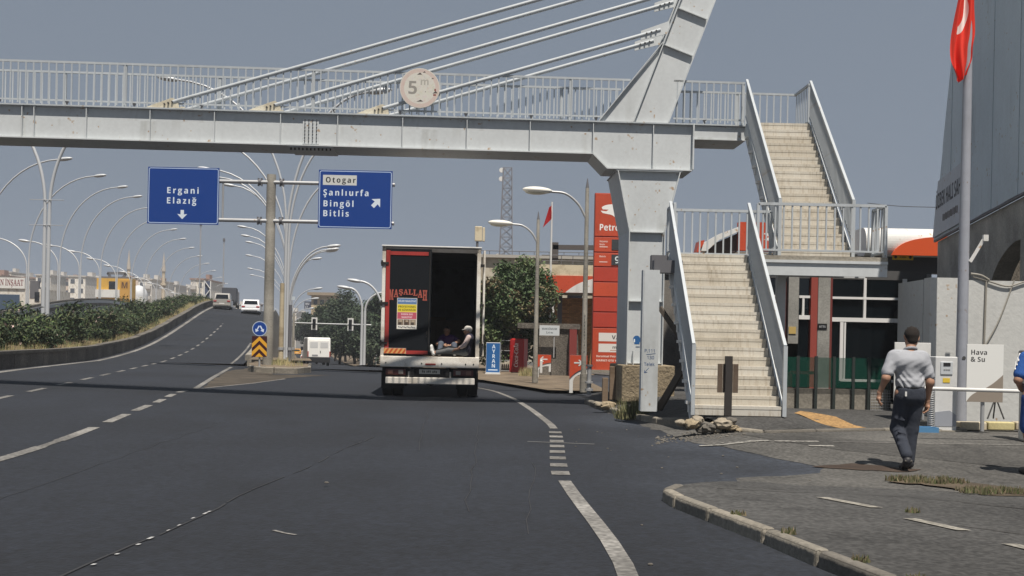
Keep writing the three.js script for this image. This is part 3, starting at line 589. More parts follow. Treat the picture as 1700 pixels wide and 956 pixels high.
  part('brace', [bar(P(colX + 0.2, 0.3, colD + 0.2), P(3.05, 1.15, colD - 0.1), 0.09, 0.11), bar(P(colX + 0.2, 2.1, colD + 0.3), P(3.0, 1.5, colD), 0.06, 0.08)], mat(0.1, 0.085, 0.07, 0.8), st);
  part('support_column', box(0.2, LAND - 0.3 - 0.3, 0.2, 4.45 - O.x, (LAND) / 2 - O.y, -20.3 - O.z), M.steel, st);
  part('support_column', box(0.16, LAND - 0.3 - 0.3, 0.16, 4.98 - O.x, (LAND) / 2 - O.y, -20.2 - O.z), M.steel, st);
  const txt = decal(256, 512, (c, w, h) => {
    c.fillStyle = '#1d4a80'; c.strokeStyle = '#1d4a80'; c.lineWidth = 8;
    c.font = '84px sans-serif'; c.fillText('P.111', 20, 110); c.beginPath(); c.moveTo(60, 150); c.lineTo(230, 130); c.stroke(); c.fillText('130', 70, 235);
    c.fillText('Telek', 20, 360); c.beginPath(); c.moveTo(110, 400); c.lineTo(30, 490); c.lineTo(32, 440); c.moveTo(30, 490); c.lineTo(85, 480); c.stroke();
  });
  plate('graffiti', 0.24, 0.48, txt, st, colX - O.x, at(1089, 598, colD).y - O.y, -colD + 0.013 - O.z);
}

// ---------------------------------------------------------------- people: smooth bodies meshed from tapered capsules
const skinM = mat(0.36, 0.2, 0.13, 0.6);
function field(prims, k) {
  return (x, y, z) => {
    let s = 1e9;
    for (const p of prims) {
      const ax = p.a[0], ay = p.a[1], az = p.a[2], bx = p.b[0] - ax, by = p.b[1] - ay, bz = p.b[2] - az;
      let px = x - ax, py = y - ay, pz = z - az;
      const L = bx * bx + by * by + bz * bz, t = L > 1e-9 ? Math.max(0, Math.min(1, (px * bx + py * by + pz * bz) / L)) : 0;
      px -= bx * t; py -= by * t; pz -= bz * t;
      if (p.s) { px /= p.s[0]; py /= p.s[1]; pz /= p.s[2]; }
      const d = Math.sqrt(px * px + py * py + pz * pz) - (p.r0 + (p.r1 - p.r0) * t), kk = p.k ?? k;
      if (s > 1e8) s = d; else { const h = Math.max(0, Math.min(1, 0.5 + 0.5 * (s - d) / kk)); s = s + (d - s) * h - kk * h * (1 - h); }
    }
    return s;
  };
}
function bodyGeometry(prims, k = 0.03, cell = 0.012, warp) {
  const lo = [1e9, 1e9, 1e9], hi = [-1e9, -1e9, -1e9];
  for (const p of prims) for (const q of [p.a, p.b]) for (let c = 0; c < 3; c++) { const r = Math.max(p.r0, p.r1) * Math.max(1, p.s ? p.s[c] : 1) + 0.03; lo[c] = Math.min(lo[c], q[c] - r); hi[c] = Math.max(hi[c], q[c] + r); }
  const f0 = field(prims, k), f = warp ? (x, y, z) => f0(x, y, z) + warp(x, y, z) : f0, span = Math.max(hi[0] - lo[0], hi[1] - lo[1], hi[2] - lo[2]);
  const res = Math.min(150, Math.max(16, Math.ceil(span / cell) + 3)), half = span / 2, cx = [(lo[0] + hi[0]) / 2, (lo[1] + hi[1]) / 2, (lo[2] + hi[2]) / 2];
  const mc = new MarchingCubes(res, new THREE.MeshStandardMaterial(), false, false, 120000); mc.isolation = 0;
  const h2 = res / 2, sc = half * 1.06;
  mc.field.fill(-1);
  const rng_ = c => [Math.max(0, Math.floor(((lo[c] - cx[c]) / sc) * h2 + h2) - 1), Math.min(res - 1, Math.ceil(((hi[c] - cx[c]) / sc) * h2 + h2) + 1)];
  const [x0, x1] = rng_(0), [y0, y1] = rng_(1), [z0, z1] = rng_(2);
  for (let z = z0; z <= z1; z++) for (let y = y0; y <= y1; y++) for (let x = x0; x <= x1; x++)
    mc.field[x + y * res + z * res * res] = -f(cx[0] + (x - h2) / h2 * sc, cx[1] + (y - h2) / h2 * sc, cx[2] + (z - h2) / h2 * sc);
  mc.update();
  const n = mc.count, pos = new Float32Array(n * 3);
  for (let i = 0; i < n; i++) for (let c = 0; c < 3; c++) pos[3 * i + c] = mc.positionArray[3 * i + c] * sc + cx[c];
  let g = new THREE.BufferGeometry(); g.setAttribute('position', new THREE.BufferAttribute(pos, 3));
  g = mergeVertices(g, 1e-5); g.computeVertexNormals();
  return g;
}
const cap = (a, b, r0, r1 = r0, o = {}) => ({ a, b, r0, r1, ...o });
const grow = (prims, e) => prims.map(p => ({ ...p, r0: p.r0 + e, r1: p.r1 + e }));
function hand(w, dir, side, palmN, s = 1) {                          // wrist, pointing direction, thumb side, palm normal
  const W = V(...w), D = V(...dir).normalize(), S = V(...side).normalize(), N = V(...palmN).normalize(), out = [];
  const q = (f, l, n) => W.clone().addScaledVector(D, f * s).addScaledVector(S, l * s).addScaledVector(N, n * s).toArray();
  out.push(cap(q(0.01, 0, 0), q(0.075, 0.0, 0), 0.026 * s, 0.03 * s, { k: 0.02 }), cap(q(0.06, 0.022, 0), q(0.075, -0.024, 0), 0.018 * s, 0.016 * s, { k: 0.015 }));
  const len = [0.062, 0.075, 0.07, 0.055];
  for (let i = 0; i < 4; i++) { const l = 0.03 - i * 0.0205, a = q(0.085, l, 0), b = q(0.085 + len[i] * 0.55, l * 1.08, 0.014), c = q(0.085 + len[i] * 0.85, l * 1.1, 0.042); out.push(cap(a, b, 0.0095 * s, 0.009 * s, { k: 0.005 }), cap(b, c, 0.009 * s, 0.008 * s, { k: 0.004 })); }
  out.push(cap(q(0.03, 0.02, 0.005), q(0.06, 0.05, 0.014), 0.013 * s, 0.011 * s, { k: 0.008 }), cap(q(0.06, 0.05, 0.014), q(0.092, 0.05, 0.03), 0.011 * s, 0.009 * s, { k: 0.004 }));
  return out;
}
function headPrims(c, f, up, s = 1) {                                // centre of the skull, facing, up
  const C = V(...c), F = V(...f).normalize(), U = V(...up).normalize(), R = V().crossVectors(F, U).normalize();
  const q = (a, b, e) => C.clone().addScaledVector(F, a * s).addScaledVector(U, b * s).addScaledVector(R, e * s).toArray();
  return [
    cap(q(-0.015, 0.035, 0), q(0.02, 0.03, 0), 0.078 * s, 0.074 * s), cap(q(0.045, -0.02, 0), q(0.055, -0.085, 0), 0.05 * s, 0.03 * s), cap(q(0.02, -0.05, -0.03), q(0.02, -0.05, 0.03), 0.042 * s, 0.042 * s),
    cap(q(0.088, 0.012, 0), q(0.108, -0.022, 0), 0.008 * s, 0.014 * s, { k: 0.012 }),                       // nose
    cap(q(0.082, 0.03, -0.045), q(0.086, 0.03, 0.045), 0.012 * s, 0.012 * s, { k: 0.01 }),                     // brow
    cap(q(0.088, -0.052, -0.02), q(0.088, -0.052, 0.02), 0.008 * s, 0.008 * s, { k: 0.005 }),                  // lips
    cap(q(0, 0.018, -0.078), q(-0.008, -0.025, -0.074), 0.016 * s, 0.011 * s, { k: 0.006 }), cap(q(0, 0.018, 0.078), q(-0.008, -0.025, 0.074), 0.016 * s, 0.011 * s, { k: 0.006 }),   // ears
  ];
}
function eyes(parent, c, f, up, s = 1) {
  const C = V(...c), F = V(...f).normalize(), U = V(...up).normalize(), R = V().crossVectors(F, U).normalize(), m = mat(0.03, 0.02, 0.015, 0.3);
  part('eyes', [-1, 1].map(e => { const p = C.clone().addScaledVector(F, 0.082 * s).addScaledVector(U, 0.008 * s).addScaledVector(R, e * 0.031 * s); return new THREE.SphereGeometry(0.011 * s, 8, 6).translate(p.x, p.y, p.z); }), m, parent);
}
function limb(a, b, c, r) { return [cap(a, b, r[0], r[1]), cap(b, c, r[1], r[2])]; }
function cloth(name, prims, m, parent, k = 0.03, cell = 0.012, warp) { return part(name, bodyGeometry(prims, k, cell, warp), m, parent); }
function wovenBump() { return bumpFine; }
const fabric = (r, g, b) => mat(r, g, b, 0.95, { map: texPaint, bumpMap: bumpFine, bumpScale: 0.004 });

{ // man walking away across the driveway
  const base = at(1503, 777, 12.9); base.y = ground(base.x, 12.9) + 0.008;
  const o = thing('person', 'man in grey polo shirt and dark trousers walking away across the driveway', 'person', base);
  // x right, y up, -z is where he walks
  const neck = [0.035, 1.40, -0.05], chest = [0.005, 1.24, -0.02], waist = [0.035, 1.0, 0.0], hipC = [0.04, 0.9, 0.0];
  const lS = [-0.17, 1.335, -0.02], rS = [0.2, 1.325, -0.02], lE = [-0.275, 1.08, 0.06], rE = [0.255, 1.04, 0.04], lW = [-0.325, 0.905, 0.0], rW = [0.255, 0.82, -0.03];
  const lH = [-0.055, 0.9, 0], rH = [0.115, 0.9, 0], lK = [-0.075, 0.48, -0.1], rK = [0.085, 0.47, -0.06], lA = [-0.06, 0.17, 0.2], rA = [0.055, 0.09, -0.05];
  const hc = [0.075, 1.565, -0.09], hf = [0.12, -0.28, -1], hu = [0.05, 1, -0.25];
  const torso = [cap(waist, chest, 0.092, 0.116, { s: [1.22, 1, 0.86] }), cap([-0.09, 1.27, -0.01], [0.11, 1.27, -0.01], 0.105, 0.105, { s: [1, 1, 0.95] }), cap([-0.13, 1.345, -0.02], [0.16, 1.34, -0.02], 0.065, 0.065), cap([hipC[0] - 0.055, 0.9, 0], [hipC[0] + 0.05, 0.9, 0], 0.085, 0.085, { s: [1, 1, 0.95] })];
  const legs = [...limb(lH, lK, lA, [0.092, 0.062, 0.042]), ...limb(rH, rK, rA, [0.092, 0.062, 0.042])];
  const arms = [cap(lS, lE, 0.054, 0.043), cap(lE, lW, 0.043, 0.029), cap(rS, rE, 0.054, 0.043), cap(rE, rW, 0.043, 0.029)];
  const neckP = [cap([0.03, 1.37, -0.03], [0.07, 1.5, -0.075], 0.06, 0.057)];
  const feet = [cap(lA, [-0.06, 0.115, 0.2], 0.034, 0.03), cap(rA, [0.055, 0.05, -0.1], 0.034, 0.03)];
  const big = bodyGeometry([...torso, ...legs, ...arms, ...neckP, ...feet], 0.04, 0.013);
  const hl = bodyGeometry([cap(lE, lW, 0.036, 0.028), ...hand(lW, [-0.12, -1, -0.05], [0.15, 0, -1], [1, -0.1, 0])], 0.012, 0.0042), hr = bodyGeometry([cap(rE, rW, 0.036, 0.028), ...hand(rW, [0.03, -1, -0.02], [-0.2, 0, -1], [-1, -0.1, 0])], 0.012, 0.0042);
  const head = bodyGeometry([...headPrims(hc, hf, hu), cap([0.045, 1.42, -0.05], [0.07, 1.52, -0.08], 0.055, 0.055)], 0.03, 0.005);
  part('body', [big, hl, hr, head], skinM, o);
  const grey = fabric(0.4, 0.415, 0.45);
  const sleeve = [cap(lS, [-0.248, 1.15, 0.035], 0.07, 0.072), cap(rS, [0.243, 1.13, 0.022], 0.07, 0.07)];
  const shirtT = [cap([0.035, 1.005, 0], chest, 0.124, 0.132, { s: [1.2, 1, 0.88] }), cap([-0.09, 1.27, -0.01], [0.115, 1.27, -0.01], 0.118, 0.118), cap([-0.13, 1.345, -0.02], [0.165, 1.34, -0.02], 0.078, 0.078), cap([0.035, 0.99, 0], [0.035, 1.05, 0], 0.132, 0.13, { s: [1.24, 0.42, 0.95] })];
  cloth('shirt', [...shirtT, ...sleeve], grey, o, 0.035, 0.0095, (x, y, z) => 0.0055 * Math.sin(y * 70 + 9 * Math.sin(x * 11 + 1) + x * 16) * sm(1.24, 1.05, y) * sm(0.0, 0.06, z) + 0.004 * Math.sin(x * 45 - y * 30 + 3 * Math.sin(y * 17)) * sm(1.32, 1.2, y));
  part('collar', new THREE.TorusGeometry(0.066, 0.018, 8, 22).rotateX(Math.PI / 2 - 0.35).translate(0.045, 1.425, -0.045), grey, o);
  const navy = fabric(0.035, 0.042, 0.06);
  const tf = []; for (let i = 0; i < 5; i++) { tf.push(cap([lK[0] - 0.05, 0.6 - i * 0.075, 0.0 + 0.03 * i], [lK[0] + 0.05, 0.575 - i * 0.075, 0.02 + 0.03 * i], 0.008, 0.003, { k: 0.04 })); }
  cloth('trousers', [cap([hipC[0] - 0.055, 0.925, 0.0], [hipC[0] + 0.055, 0.925, 0.0], 0.116, 0.116, { s: [1, 0.75, 1.02] }), cap([hipC[0] - 0.05, 0.95, 0], [hipC[0] + 0.05, 0.95, 0], 0.11, 0.11, { s: [1.02, 0.5, 1.02] }), cap([hipC[0] - 0.055, 0.87, 0.015], [hipC[0] + 0.055, 0.87, 0.015], 0.112, 0.112), ...limb([-0.05, 0.86, 0], lK, [lA[0], lA[1] + 0.02, lA[2] - 0.01], [0.096, 0.078, 0.066]), ...limb([0.115, 0.86, 0], rK, [rA[0], rA[1] + 0.02, rA[2]], [0.096, 0.078, 0.068]), ...tf], navy, o, 0.03, 0.012);
  part('belt', new THREE.CylinderGeometry(0.146, 0.148, 0.032, 28, 1, true).scale(1.13, 1, 0.84).translate(0.037, 0.982, 0.0), M.black, o);
  part('key_tag', box(0.022, 0.055, 0.008, -0.062, 0.9, 0.136), M.white, o);
  const shoe = mat(0.02, 0.02, 0.024, 0.6), sole = mat(0.07, 0.065, 0.06, 0.9);
  const s1 = cloth('shoe', [cap([-0.06, 0.125, 0.225], [-0.06, 0.09, 0.21], 0.05, 0.045), cap([-0.06, 0.1, 0.215], [-0.05, 0.035, 0.06], 0.045, 0.04), cap([-0.05, 0.04, 0.06], [-0.045, 0.03, 0.0], 0.042, 0.034)], shoe, o, 0.02, 0.008);
  part('sole', bar(V(-0.062, 0.13, 0.268), V(-0.05, 0.01, 0.09), 0.085, 0.02), sole, s1);
  cloth('shoe', [cap([0.055, 0.06, -0.02], [0.06, 0.045, -0.13], 0.05, 0.042), cap([0.06, 0.045, -0.13], [0.07, 0.035, -0.21], 0.045, 0.036)], shoe, o, 0.02, 0.008);
  const hair = mat(0.012, 0.008, 0.006, 0.95);
  const C = V(...hc), F = V(...hf).normalize(), U = V(...hu).normalize(), q = (a, b) => C.clone().addScaledVector(F, a).addScaledVector(U, b).toArray();
  const tuft = []; const hr2 = rng(8); for (let i = 0; i < 60; i++) { const th = hr2() * 6.28, ph = hr2() * 1.3; const dir = V(Math.sin(ph) * Math.cos(th), Math.cos(ph), Math.sin(ph) * Math.sin(th)); const p = C.clone().addScaledVector(F, -0.005).addScaledVector(U, 0.045).addScaledVector(dir, 0.085); tuft.push(cap(p.toArray(), p.clone().addScaledVector(dir, 0.006).toArray(), 0.006, 0.003, { k: 0.008 })); }
  cloth('hair', [cap(q(-0.02, 0.045), q(0.025, 0.052), 0.085, 0.08), cap(q(-0.045, 0.01), q(-0.04, -0.04), 0.064, 0.052, { s: [1.15, 1, 1] }), ...tuft], hair, o, 0.02, 0.006);
  eyes(o, hc, hf, hu);
}
{ // person in blue at the right edge
  const base = at(1722, 786, 12.6); base.y = ground(base.x, 12.6) + 0.008;
  const o = thing('person', 'person in blue sports shirt and shorts cut off by the right edge of the picture', 'person', base);
  const lS = [-0.17, 1.36, 0], rS = [0.17, 1.36, 0], lE = [-0.26, 1.1, 0.03], rE = [0.26, 1.1, 0.03], lW = [-0.14, 1.0, -0.16], rW = [0.2, 0.95, -0.15];
  const lK = [-0.1, 0.48, -0.02], rK = [0.1, 0.48, 0.02], lA = [-0.1, 0.09, 0.02], rA = [0.11, 0.09, 0.05];
  const hc = [0, 1.6, -0.02], hf = [-0.3, 0, -1], hu = [0, 1, 0];
  const torso = [cap([0, 1.0, 0], [0, 1.24, 0], 0.118, 0.122, { s: [1.2, 1, 0.85] }), cap([-0.1, 1.29, 0], [0.1, 1.29, 0], 0.1, 0.1), cap([-0.13, 1.36, 0], [0.13, 1.36, 0], 0.062, 0.062), cap([-0.055, 0.92, 0], [0.055, 0.92, 0], 0.12, 0.12)];
  const big = bodyGeometry([...torso, ...limb([-0.09, 0.9, 0], lK, lA, [0.09, 0.058, 0.04]), ...limb([0.09, 0.9, 0], rK, rA, [0.09, 0.058, 0.04]), cap(lS, lE, 0.052, 0.042), cap(lE, lW, 0.042, 0.03), cap(rS, rE, 0.052, 0.042), cap(rE, rW, 0.042, 0.03), cap([0, 1.4, 0], [0, 1.52, -0.01], 0.058, 0.055), cap(lA, [-0.1, 0.04, -0.1], 0.04, 0.035), cap(rA, [0.12, 0.04, -0.08], 0.04, 0.035)], 0.04, 0.014);
  part('body', [big, bodyGeometry([cap(lE, lW, 0.036, 0.028), ...hand(lW, [0.5, -0.1, -0.8], [0, 1, 0], [0.8, 0, 0.5])], 0.012, 0.0045), bodyGeometry([cap(rE, rW, 0.036, 0.028), ...hand(rW, [-0.3, -0.3, -0.8], [0, 1, 0], [-0.8, 0, 0.3])], 0.012, 0.0045), bodyGeometry([...headPrims(hc, hf, hu), cap([0, 1.43, 0], [0, 1.54, -0.01], 0.055, 0.053)], 0.03, 0.006)], skinM, o);
  const blue = fabric(0.03, 0.12, 0.42);
  cloth('shirt', [...grow(torso.slice(0, 3), 0.016), cap([0, 0.95, 0], [0, 1.05, 0], 0.135, 0.13, { s: [1.2, 1, 0.9] }), cap(lS, [-0.235, 1.17, 0.02], 0.068, 0.072), cap(rS, [0.235, 1.17, 0.02], 0.068, 0.072)], blue, o, 0.035, 0.013);
  part('sleeve_stripes', [0, 1, 2].map(i => bar(V(-0.2 - 0.02 * i, 1.41 - 0.05 * i, -0.07), V(-0.26 - 0.018 * i, 1.32 - 0.05 * i, 0.03), 0.012, 0.012)), M.white, o);
  cloth('shorts', [cap([-0.055, 0.9, 0], [0.055, 0.9, 0], 0.128, 0.128), cap([-0.09, 0.87, 0], [-0.105, 0.56, -0.01], 0.105, 0.1), cap([0.09, 0.87, 0], [0.105, 0.56, 0.02], 0.105, 0.1)], fabric(0.025, 0.08, 0.3), o, 0.025, 0.013);
  const shoe = mat(0.03, 0.03, 0.03, 0.6);
  cloth('shoe', [cap([-0.1, 0.055, 0.03], [-0.11, 0.04, -0.15], 0.05, 0.038)], shoe, o, 0.02, 0.01); cloth('shoe', [cap([0.11, 0.055, 0.06], [0.13, 0.04, -0.12], 0.05, 0.038)], shoe, o, 0.02, 0.01);
  cloth('hair', [cap([0, 1.645, 0.0], [0, 1.65, -0.04], 0.084, 0.078), cap([0, 1.6, 0.03], [0, 1.57, 0.03], 0.06, 0.05)], mat(0.02, 0.014, 0.01, 0.85), o, 0.02, 0.009);
  eyes(o, hc, hf, hu);
}

// ---------------------------------------------------------------- box truck seen from behind
const TD = 27.3, truckPos = V(-2.06, 0.004, -TD), truckTurn = 0.05;
{
  const t = thing('box_truck', 'white box truck with black rear doors, right door open, driving ahead', 'truck', truckPos, truckTurn);
  const dirty = mat(0.86, 0.855, 0.84, 0.55, { map: texStain }), redM = mat(0.4, 0.04, 0.035, 0.5, { map: texStain }), blackM = new THREE.MeshPhysicalMaterial({ roughness: 0.85, specularIntensity: 0.35, map: texPaint, color: new THREE.Color().setRGB(0.009, 0.0115, 0.0155) });
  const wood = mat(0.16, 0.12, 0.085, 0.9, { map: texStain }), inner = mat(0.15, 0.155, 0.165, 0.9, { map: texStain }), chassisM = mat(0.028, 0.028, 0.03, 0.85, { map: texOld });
  const W = 2.46, F = 1.03, T = 3.78, LEN = 6.4;
  // body shell
  part('side_wall', box(0.05, T - F, LEN, -W / 2 + 0.025, (T + F) / 2, -LEN / 2 - 0.05), dirty, t); part('side_wall', box(0.05, T - F, LEN, W / 2 - 0.025, (T + F) / 2, -LEN / 2 - 0.05), dirty, t);
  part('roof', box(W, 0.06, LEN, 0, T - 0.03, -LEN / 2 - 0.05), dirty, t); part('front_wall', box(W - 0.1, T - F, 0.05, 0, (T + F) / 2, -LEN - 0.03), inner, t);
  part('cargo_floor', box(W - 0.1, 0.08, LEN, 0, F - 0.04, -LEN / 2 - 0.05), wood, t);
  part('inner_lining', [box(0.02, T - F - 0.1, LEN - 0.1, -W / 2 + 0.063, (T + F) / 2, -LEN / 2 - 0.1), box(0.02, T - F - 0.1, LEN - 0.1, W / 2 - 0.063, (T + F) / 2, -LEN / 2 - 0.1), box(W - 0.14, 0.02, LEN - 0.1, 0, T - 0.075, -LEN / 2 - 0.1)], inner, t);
  // rear frame
  part('frame_post', rbox(0.09, T - F + 0.06, 0.1, 0.012, -W / 2 + 0.035, (T + F) / 2, 0.0), dirty, t); part('frame_post', rbox(0.1, T - F + 0.06, 0.1, 0.012, W / 2 - 0.04, (T + F) / 2, 0.0), dirty, t);
  part('frame_header', rbox(W + 0.02, 0.13, 0.1, 0.01, 0, T - 0.07, 0.0), mat(0.09, 0.09, 0.095, 0.7, { map: texStain }), t); part('roof_edge', rbox(W + 0.05, 0.035, 0.13, 0.01, 0, T + 0.014, 0.0), M.white, t);
  part('corner_gusset', slab([[W / 2 - 0.09, T - 0.06], [W / 2 - 0.09, T - 0.2], [W / 2 - 0.22, T - 0.06]], 0.03), dirty, t);
  const sill = part('sill', rbox(W + 0.02, 0.27, 0.12, 0.015, 0, F - 0.135, 0.01), dirty, t);
  for (const x of [-1.1, -0.2, 0.3, 0.9, 1.1]) part('bolt', new THREE.SphereGeometry(0.018, 8, 6).translate(x, F - 0.17, 0.072), M.bolt, sill);
  part('reflector', box(0.26, 0.04, 0.01, 0.02, F - 0.19, 0.076), redM, sill);
  // closed left door
  const x0 = -W / 2 + 0.08, x1 = 0.0, dw = x1 - x0, dx = (x0 + x1) / 2;
  const door = part('rear_door', rbox(dw, T - F - 0.08, 0.05, 0.01, dx, (T + F) / 2 - 0.01, 0.03), blackM, t, 'closed black left rear door with red border');
  const z = 0.056;
  part('red_border', [box(0.1, T - F - 0.2, 0.012, x0 + 0.06, (T + F) / 2, z + 0.004), box(dw - 0.16, 0.09, 0.012, dx, T - 0.17, z + 0.004), box(dw - 0.55, 0.09, 0.012, x1 - 0.33, F + 0.1, z + 0.004)], redM, door);
  part('lock_bar', [rod(V(x1 - 0.04, F + 0.05, z + 0.03), V(x1 - 0.04, T - 0.1, z + 0.03), 0.015), box(0.03, 0.03, 0.06, x1 - 0.1, F + 0.5, z + 0.02), box(0.02, 0.1, 0.03, x1 - 0.09, F + 0.6, z + 0.02)], chassisM, door);
  for (const y of [1.35, 2.35, 3.35]) part('hinge', [box(0.2, 0.06, 0.03, x0 - 0.02, y, z + 0.015), rod(V(x0 - 0.09, y - 0.07, z + 0.01), V(x0 - 0.09, y + 0.07, z + 0.01), 0.025)], chassisM, door);
  part('stripe_panel', box(0.56, 0.14, 0.01, x0 + 0.27, F + 0.13, z + 0.012), M.white, door);
  plate('hazard_stripes', 0.55, 0.13, printed(256, 64, (g, w, h) => { g.fillStyle = '#dba462'; g.fillRect(0, 0, w, h); g.fillStyle = '#c0562a'; for (let i = -1; i < 6; i++) { g.beginPath(); g.moveTo(i * 52, h); g.lineTo(i * 52 + 26, h); g.lineTo(i * 52 + 66, 0); g.lineTo(i * 52 + 40, 0); g.fill(); } }), door, x0 + 0.27, F + 0.13, z + 0.019);
  // arched lettering, laid letter by letter as thin red paint
  const word = 'MAŞALLAH';
  [...word].forEach((ch, i) => {
    const k = (i - 3.5) / 3.5, m = new THREE.MeshStandardMaterial({ roughness: 0.6, transparent: true, alphaTest: 0.5 });
    m.map = canvasTexture(96, 128, (g, w, h) => { g.clearRect(0, 0, w, h); g.font = 'bold 150px serif'; g.textAlign = 'center'; g.lineWidth = 8; g.strokeStyle = '#8d4436'; g.fillStyle = '#b0584a'; g.save(); g.translate(w / 2, 0); g.scale(92 / g.measureText(ch).width, 1); const low = ch === 'Ş'; if (low) g.scale(1, 0.82); g.strokeText(ch, 0, low ? 122 : 119); g.fillText(ch, 0, low ? 122 : 119); g.restore(); });
    const hgt = 0.15 + 0.15 * k * k, p = plate('letter', 0.118, hgt, m, door, 0, 0, 0); p.position.set(dx + 0.0 + k * 0.42, 2.72 - hgt / 2, z + 0.003);
  });
  plate('poster', 0.5, 0.78, printed(384, 600, (g, w, h) => {
    g.fillStyle = '#e9e6dc'; g.fillRect(0, 0, w, h); g.fillStyle = '#5d7fae'; g.fillRect(8, 8, w - 16, 110); g.fillStyle = '#dfe6f2'; g.font = 'bold 46px sans-serif'; g.textAlign = 'center'; g.fillText('DİLER NAKLİYAT', w / 2, 76, w - 40);
    g.fillStyle = '#e6d23c'; g.fillRect(8, 122, w - 16, 150); g.fillStyle = '#4a4020'; g.font = 'bold 50px sans-serif'; g.fillText('PROFESYONEL', w / 2, 186, w - 40); g.fillText('VE GÜVENİLİR', w / 2, 248, w - 40);
    g.fillStyle = '#c2586a'; g.fillRect(8, 276, w - 16, 130); g.fillStyle = '#f1dfe2'; g.font = 'bold 44px sans-serif'; g.fillText('EVDEN EVE', w / 2, 330, w - 40); g.fillText('NAKLİYAT', w / 2, 386, w - 40);
    for (let i = 0; i < 3; i++) { g.fillStyle = ['#8a7b6a', '#6d5a4c', '#9a8b78'][i]; g.fillRect(14 + i * 120, 414, 112, 110); g.fillStyle = '#4b4038'; g.fillRect(30 + i * 120, 470, 60, 50); g.fillStyle = '#b8a890'; g.fillRect(50 + i * 120, 430, 50, 30); }
        g.fillStyle = '#55585c'; for (let i = 0; i < 12; i++) g.fillRect(30 + i * 27, 545 + (i % 3) * 6, 18, 26);
  }), door, dx - 0.02, 2.1, z + 0.004);
  // right door folded back along the side
  const od = part('rear_door', rbox(0.05, T - F - 0.08, 1.15, 0.01, W / 2 + 0.1, (T + F) / 2 - 0.01, -0.6), dirty, t, 'open right rear door folded back along the side');
  for (const y of [1.35, 2.35, 3.35]) part('hinge', box(0.1, 0.06, 0.08, W / 2 + 0.05, y, 0.03), chassisM, od);
  part('latch', [box(0.05, 0.14, 0.05, W / 2 + 0.13, 1.55, -0.02), box(0.06, 0.22, 0.03, W / 2 + 0.06, 1.2, 0.06)], chassisM, od);
  // chassis, lights, bumper
  part('chassis_rail', [box(0.1, 0.25, LEN + 1.5, -0.45, 0.63, -LEN / 2 - 0.7), box(0.1, 0.25, LEN + 1.5, 0.45, 0.63, -LEN / 2 - 0.7), box(1.9, 0.12, 0.12, 0, 0.6, -0.3)], chassisM, t);
  const panel = part('light_panel', box(W - 0.1, 0.24, 0.05, 0, 0.63, -0.05), chassisM, t);
  for (const s of [-1, 1]) {
    const c = part('tail_light', rbox(0.5, 0.15, 0.05, 0.015, s * 0.85, 0.63, -0.01), mat(0.1, 0.02, 0.018, 0.35), panel);
    part('lens', rbox(0.13, 0.1, 0.02, 0.01, s * 0.98, 0.63, 0.02), mat(0.22, 0.1, 0.07, 0.3), c); part('lens', rbox(0.12, 0.1, 0.02, 0.01, s * 0.72, 0.63, 0.02), mat(0.3, 0.27, 0.24, 0.3), c);
  }
  const pl = part('number_plate', box(0.52, 0.11, 0.012, 0, 0.65, -0.015), M.white, panel);
  plate('plate_print', 0.5, 0.1, printed(256, 52, (g, w, h) => { g.fillStyle = '#b9b8b2'; g.fillRect(0, 0, w, h); g.fillStyle = '#4a4a48'; for (const [x, ww] of [[30, 16], [52, 16], [88, 14], [108, 18], [132, 12], [164, 16], [186, 14], [206, 16]]) g.fillRect(x, 10 + (x % 3) * 3, ww, 28); }), pl, 0, 0.65, -0.0085);
  part('under_run_bumper', [rbox(2.24, 0.17, 0.07, 0.02, 0.02, 0.42, 0.02), box(0.08, 0.3, 0.08, -0.5, 0.5, -0.06), box(0.08, 0.3, 0.08, 0.5, 0.5, -0.06)], mat(0.72, 0.71, 0.69, 0.5, { map: texStain }), t);
  part('mud_flap', box(0.56, 0.42, 0.015, -0.95, 0.42, -0.38), M.rubber, t); part('mud_flap', box(0.56, 0.42, 0.015, 0.95, 0.42, -0.38), M.rubber, t);
  const tyreG = new THREE.LatheGeometry([[0.26, -0.13], [0.45, -0.135], [0.485, -0.1], [0.487, 0.1], [0.45, 0.135], [0.26, 0.13]].map(p => new THREE.Vector2(...p)), 26).rotateZ(Math.PI / 2);
  for (const zz of [-0.95, -6.9]) for (const s of [-1, 1]) { const wh = part('wheel', zz > -2 ? [tyreG.clone().translate(s * 0.83, 0.487, zz), tyreG.clone().translate(s * 1.09, 0.487, zz)] : tyreG.clone().translate(s * 1.0, 0.487, zz), M.rubber, t); part('hub', new THREE.CylinderGeometry(0.25, 0.25, 0.2, 16).rotateZ(Math.PI / 2).translate(s * 1.05, 0.487, zz), chassisM, wh); }
  part('axle', [rod(V(-1, 0.487, -0.95), V(1, 0.487, -0.95), 0.08), new THREE.SphereGeometry(0.2, 12, 10).translate(0, 0.46, -0.95)], chassisM, t);
  part('cab', [rbox(2.3, 2.1, 1.9, 0.12, 0, 1.75, -LEN - 1.25)], dirty, t);
  const boxes = rng(4);
  for (let i = 0; i < 5; i++) { const c = part('furniture', rbox(0.5 + 0.5 * boxes(), 0.5 + 0.9 * boxes(), 0.5, 0.02, -0.8 + 0.42 * i, F + 0.42, -4.2 - boxes() * 1.5), [wood, inner, mat(0.2, 0.15, 0.1, 0.9)][i % 3], scene); c.userData = { label: ['dark', 'grey', 'brown', 'tall dim', 'low dim'][i] + ' box-shaped load standing deep inside the truck, ' + ['leftmost', 'second from left', 'middle', 'second from right', 'rightmost'][i], category: 'cargo', group: 'load inside the truck' }; c.name = numbered('cargo_box'); c.position.copy(truckPos); c.rotation.y = truckTurn; c.position.y += 0.001; }
}
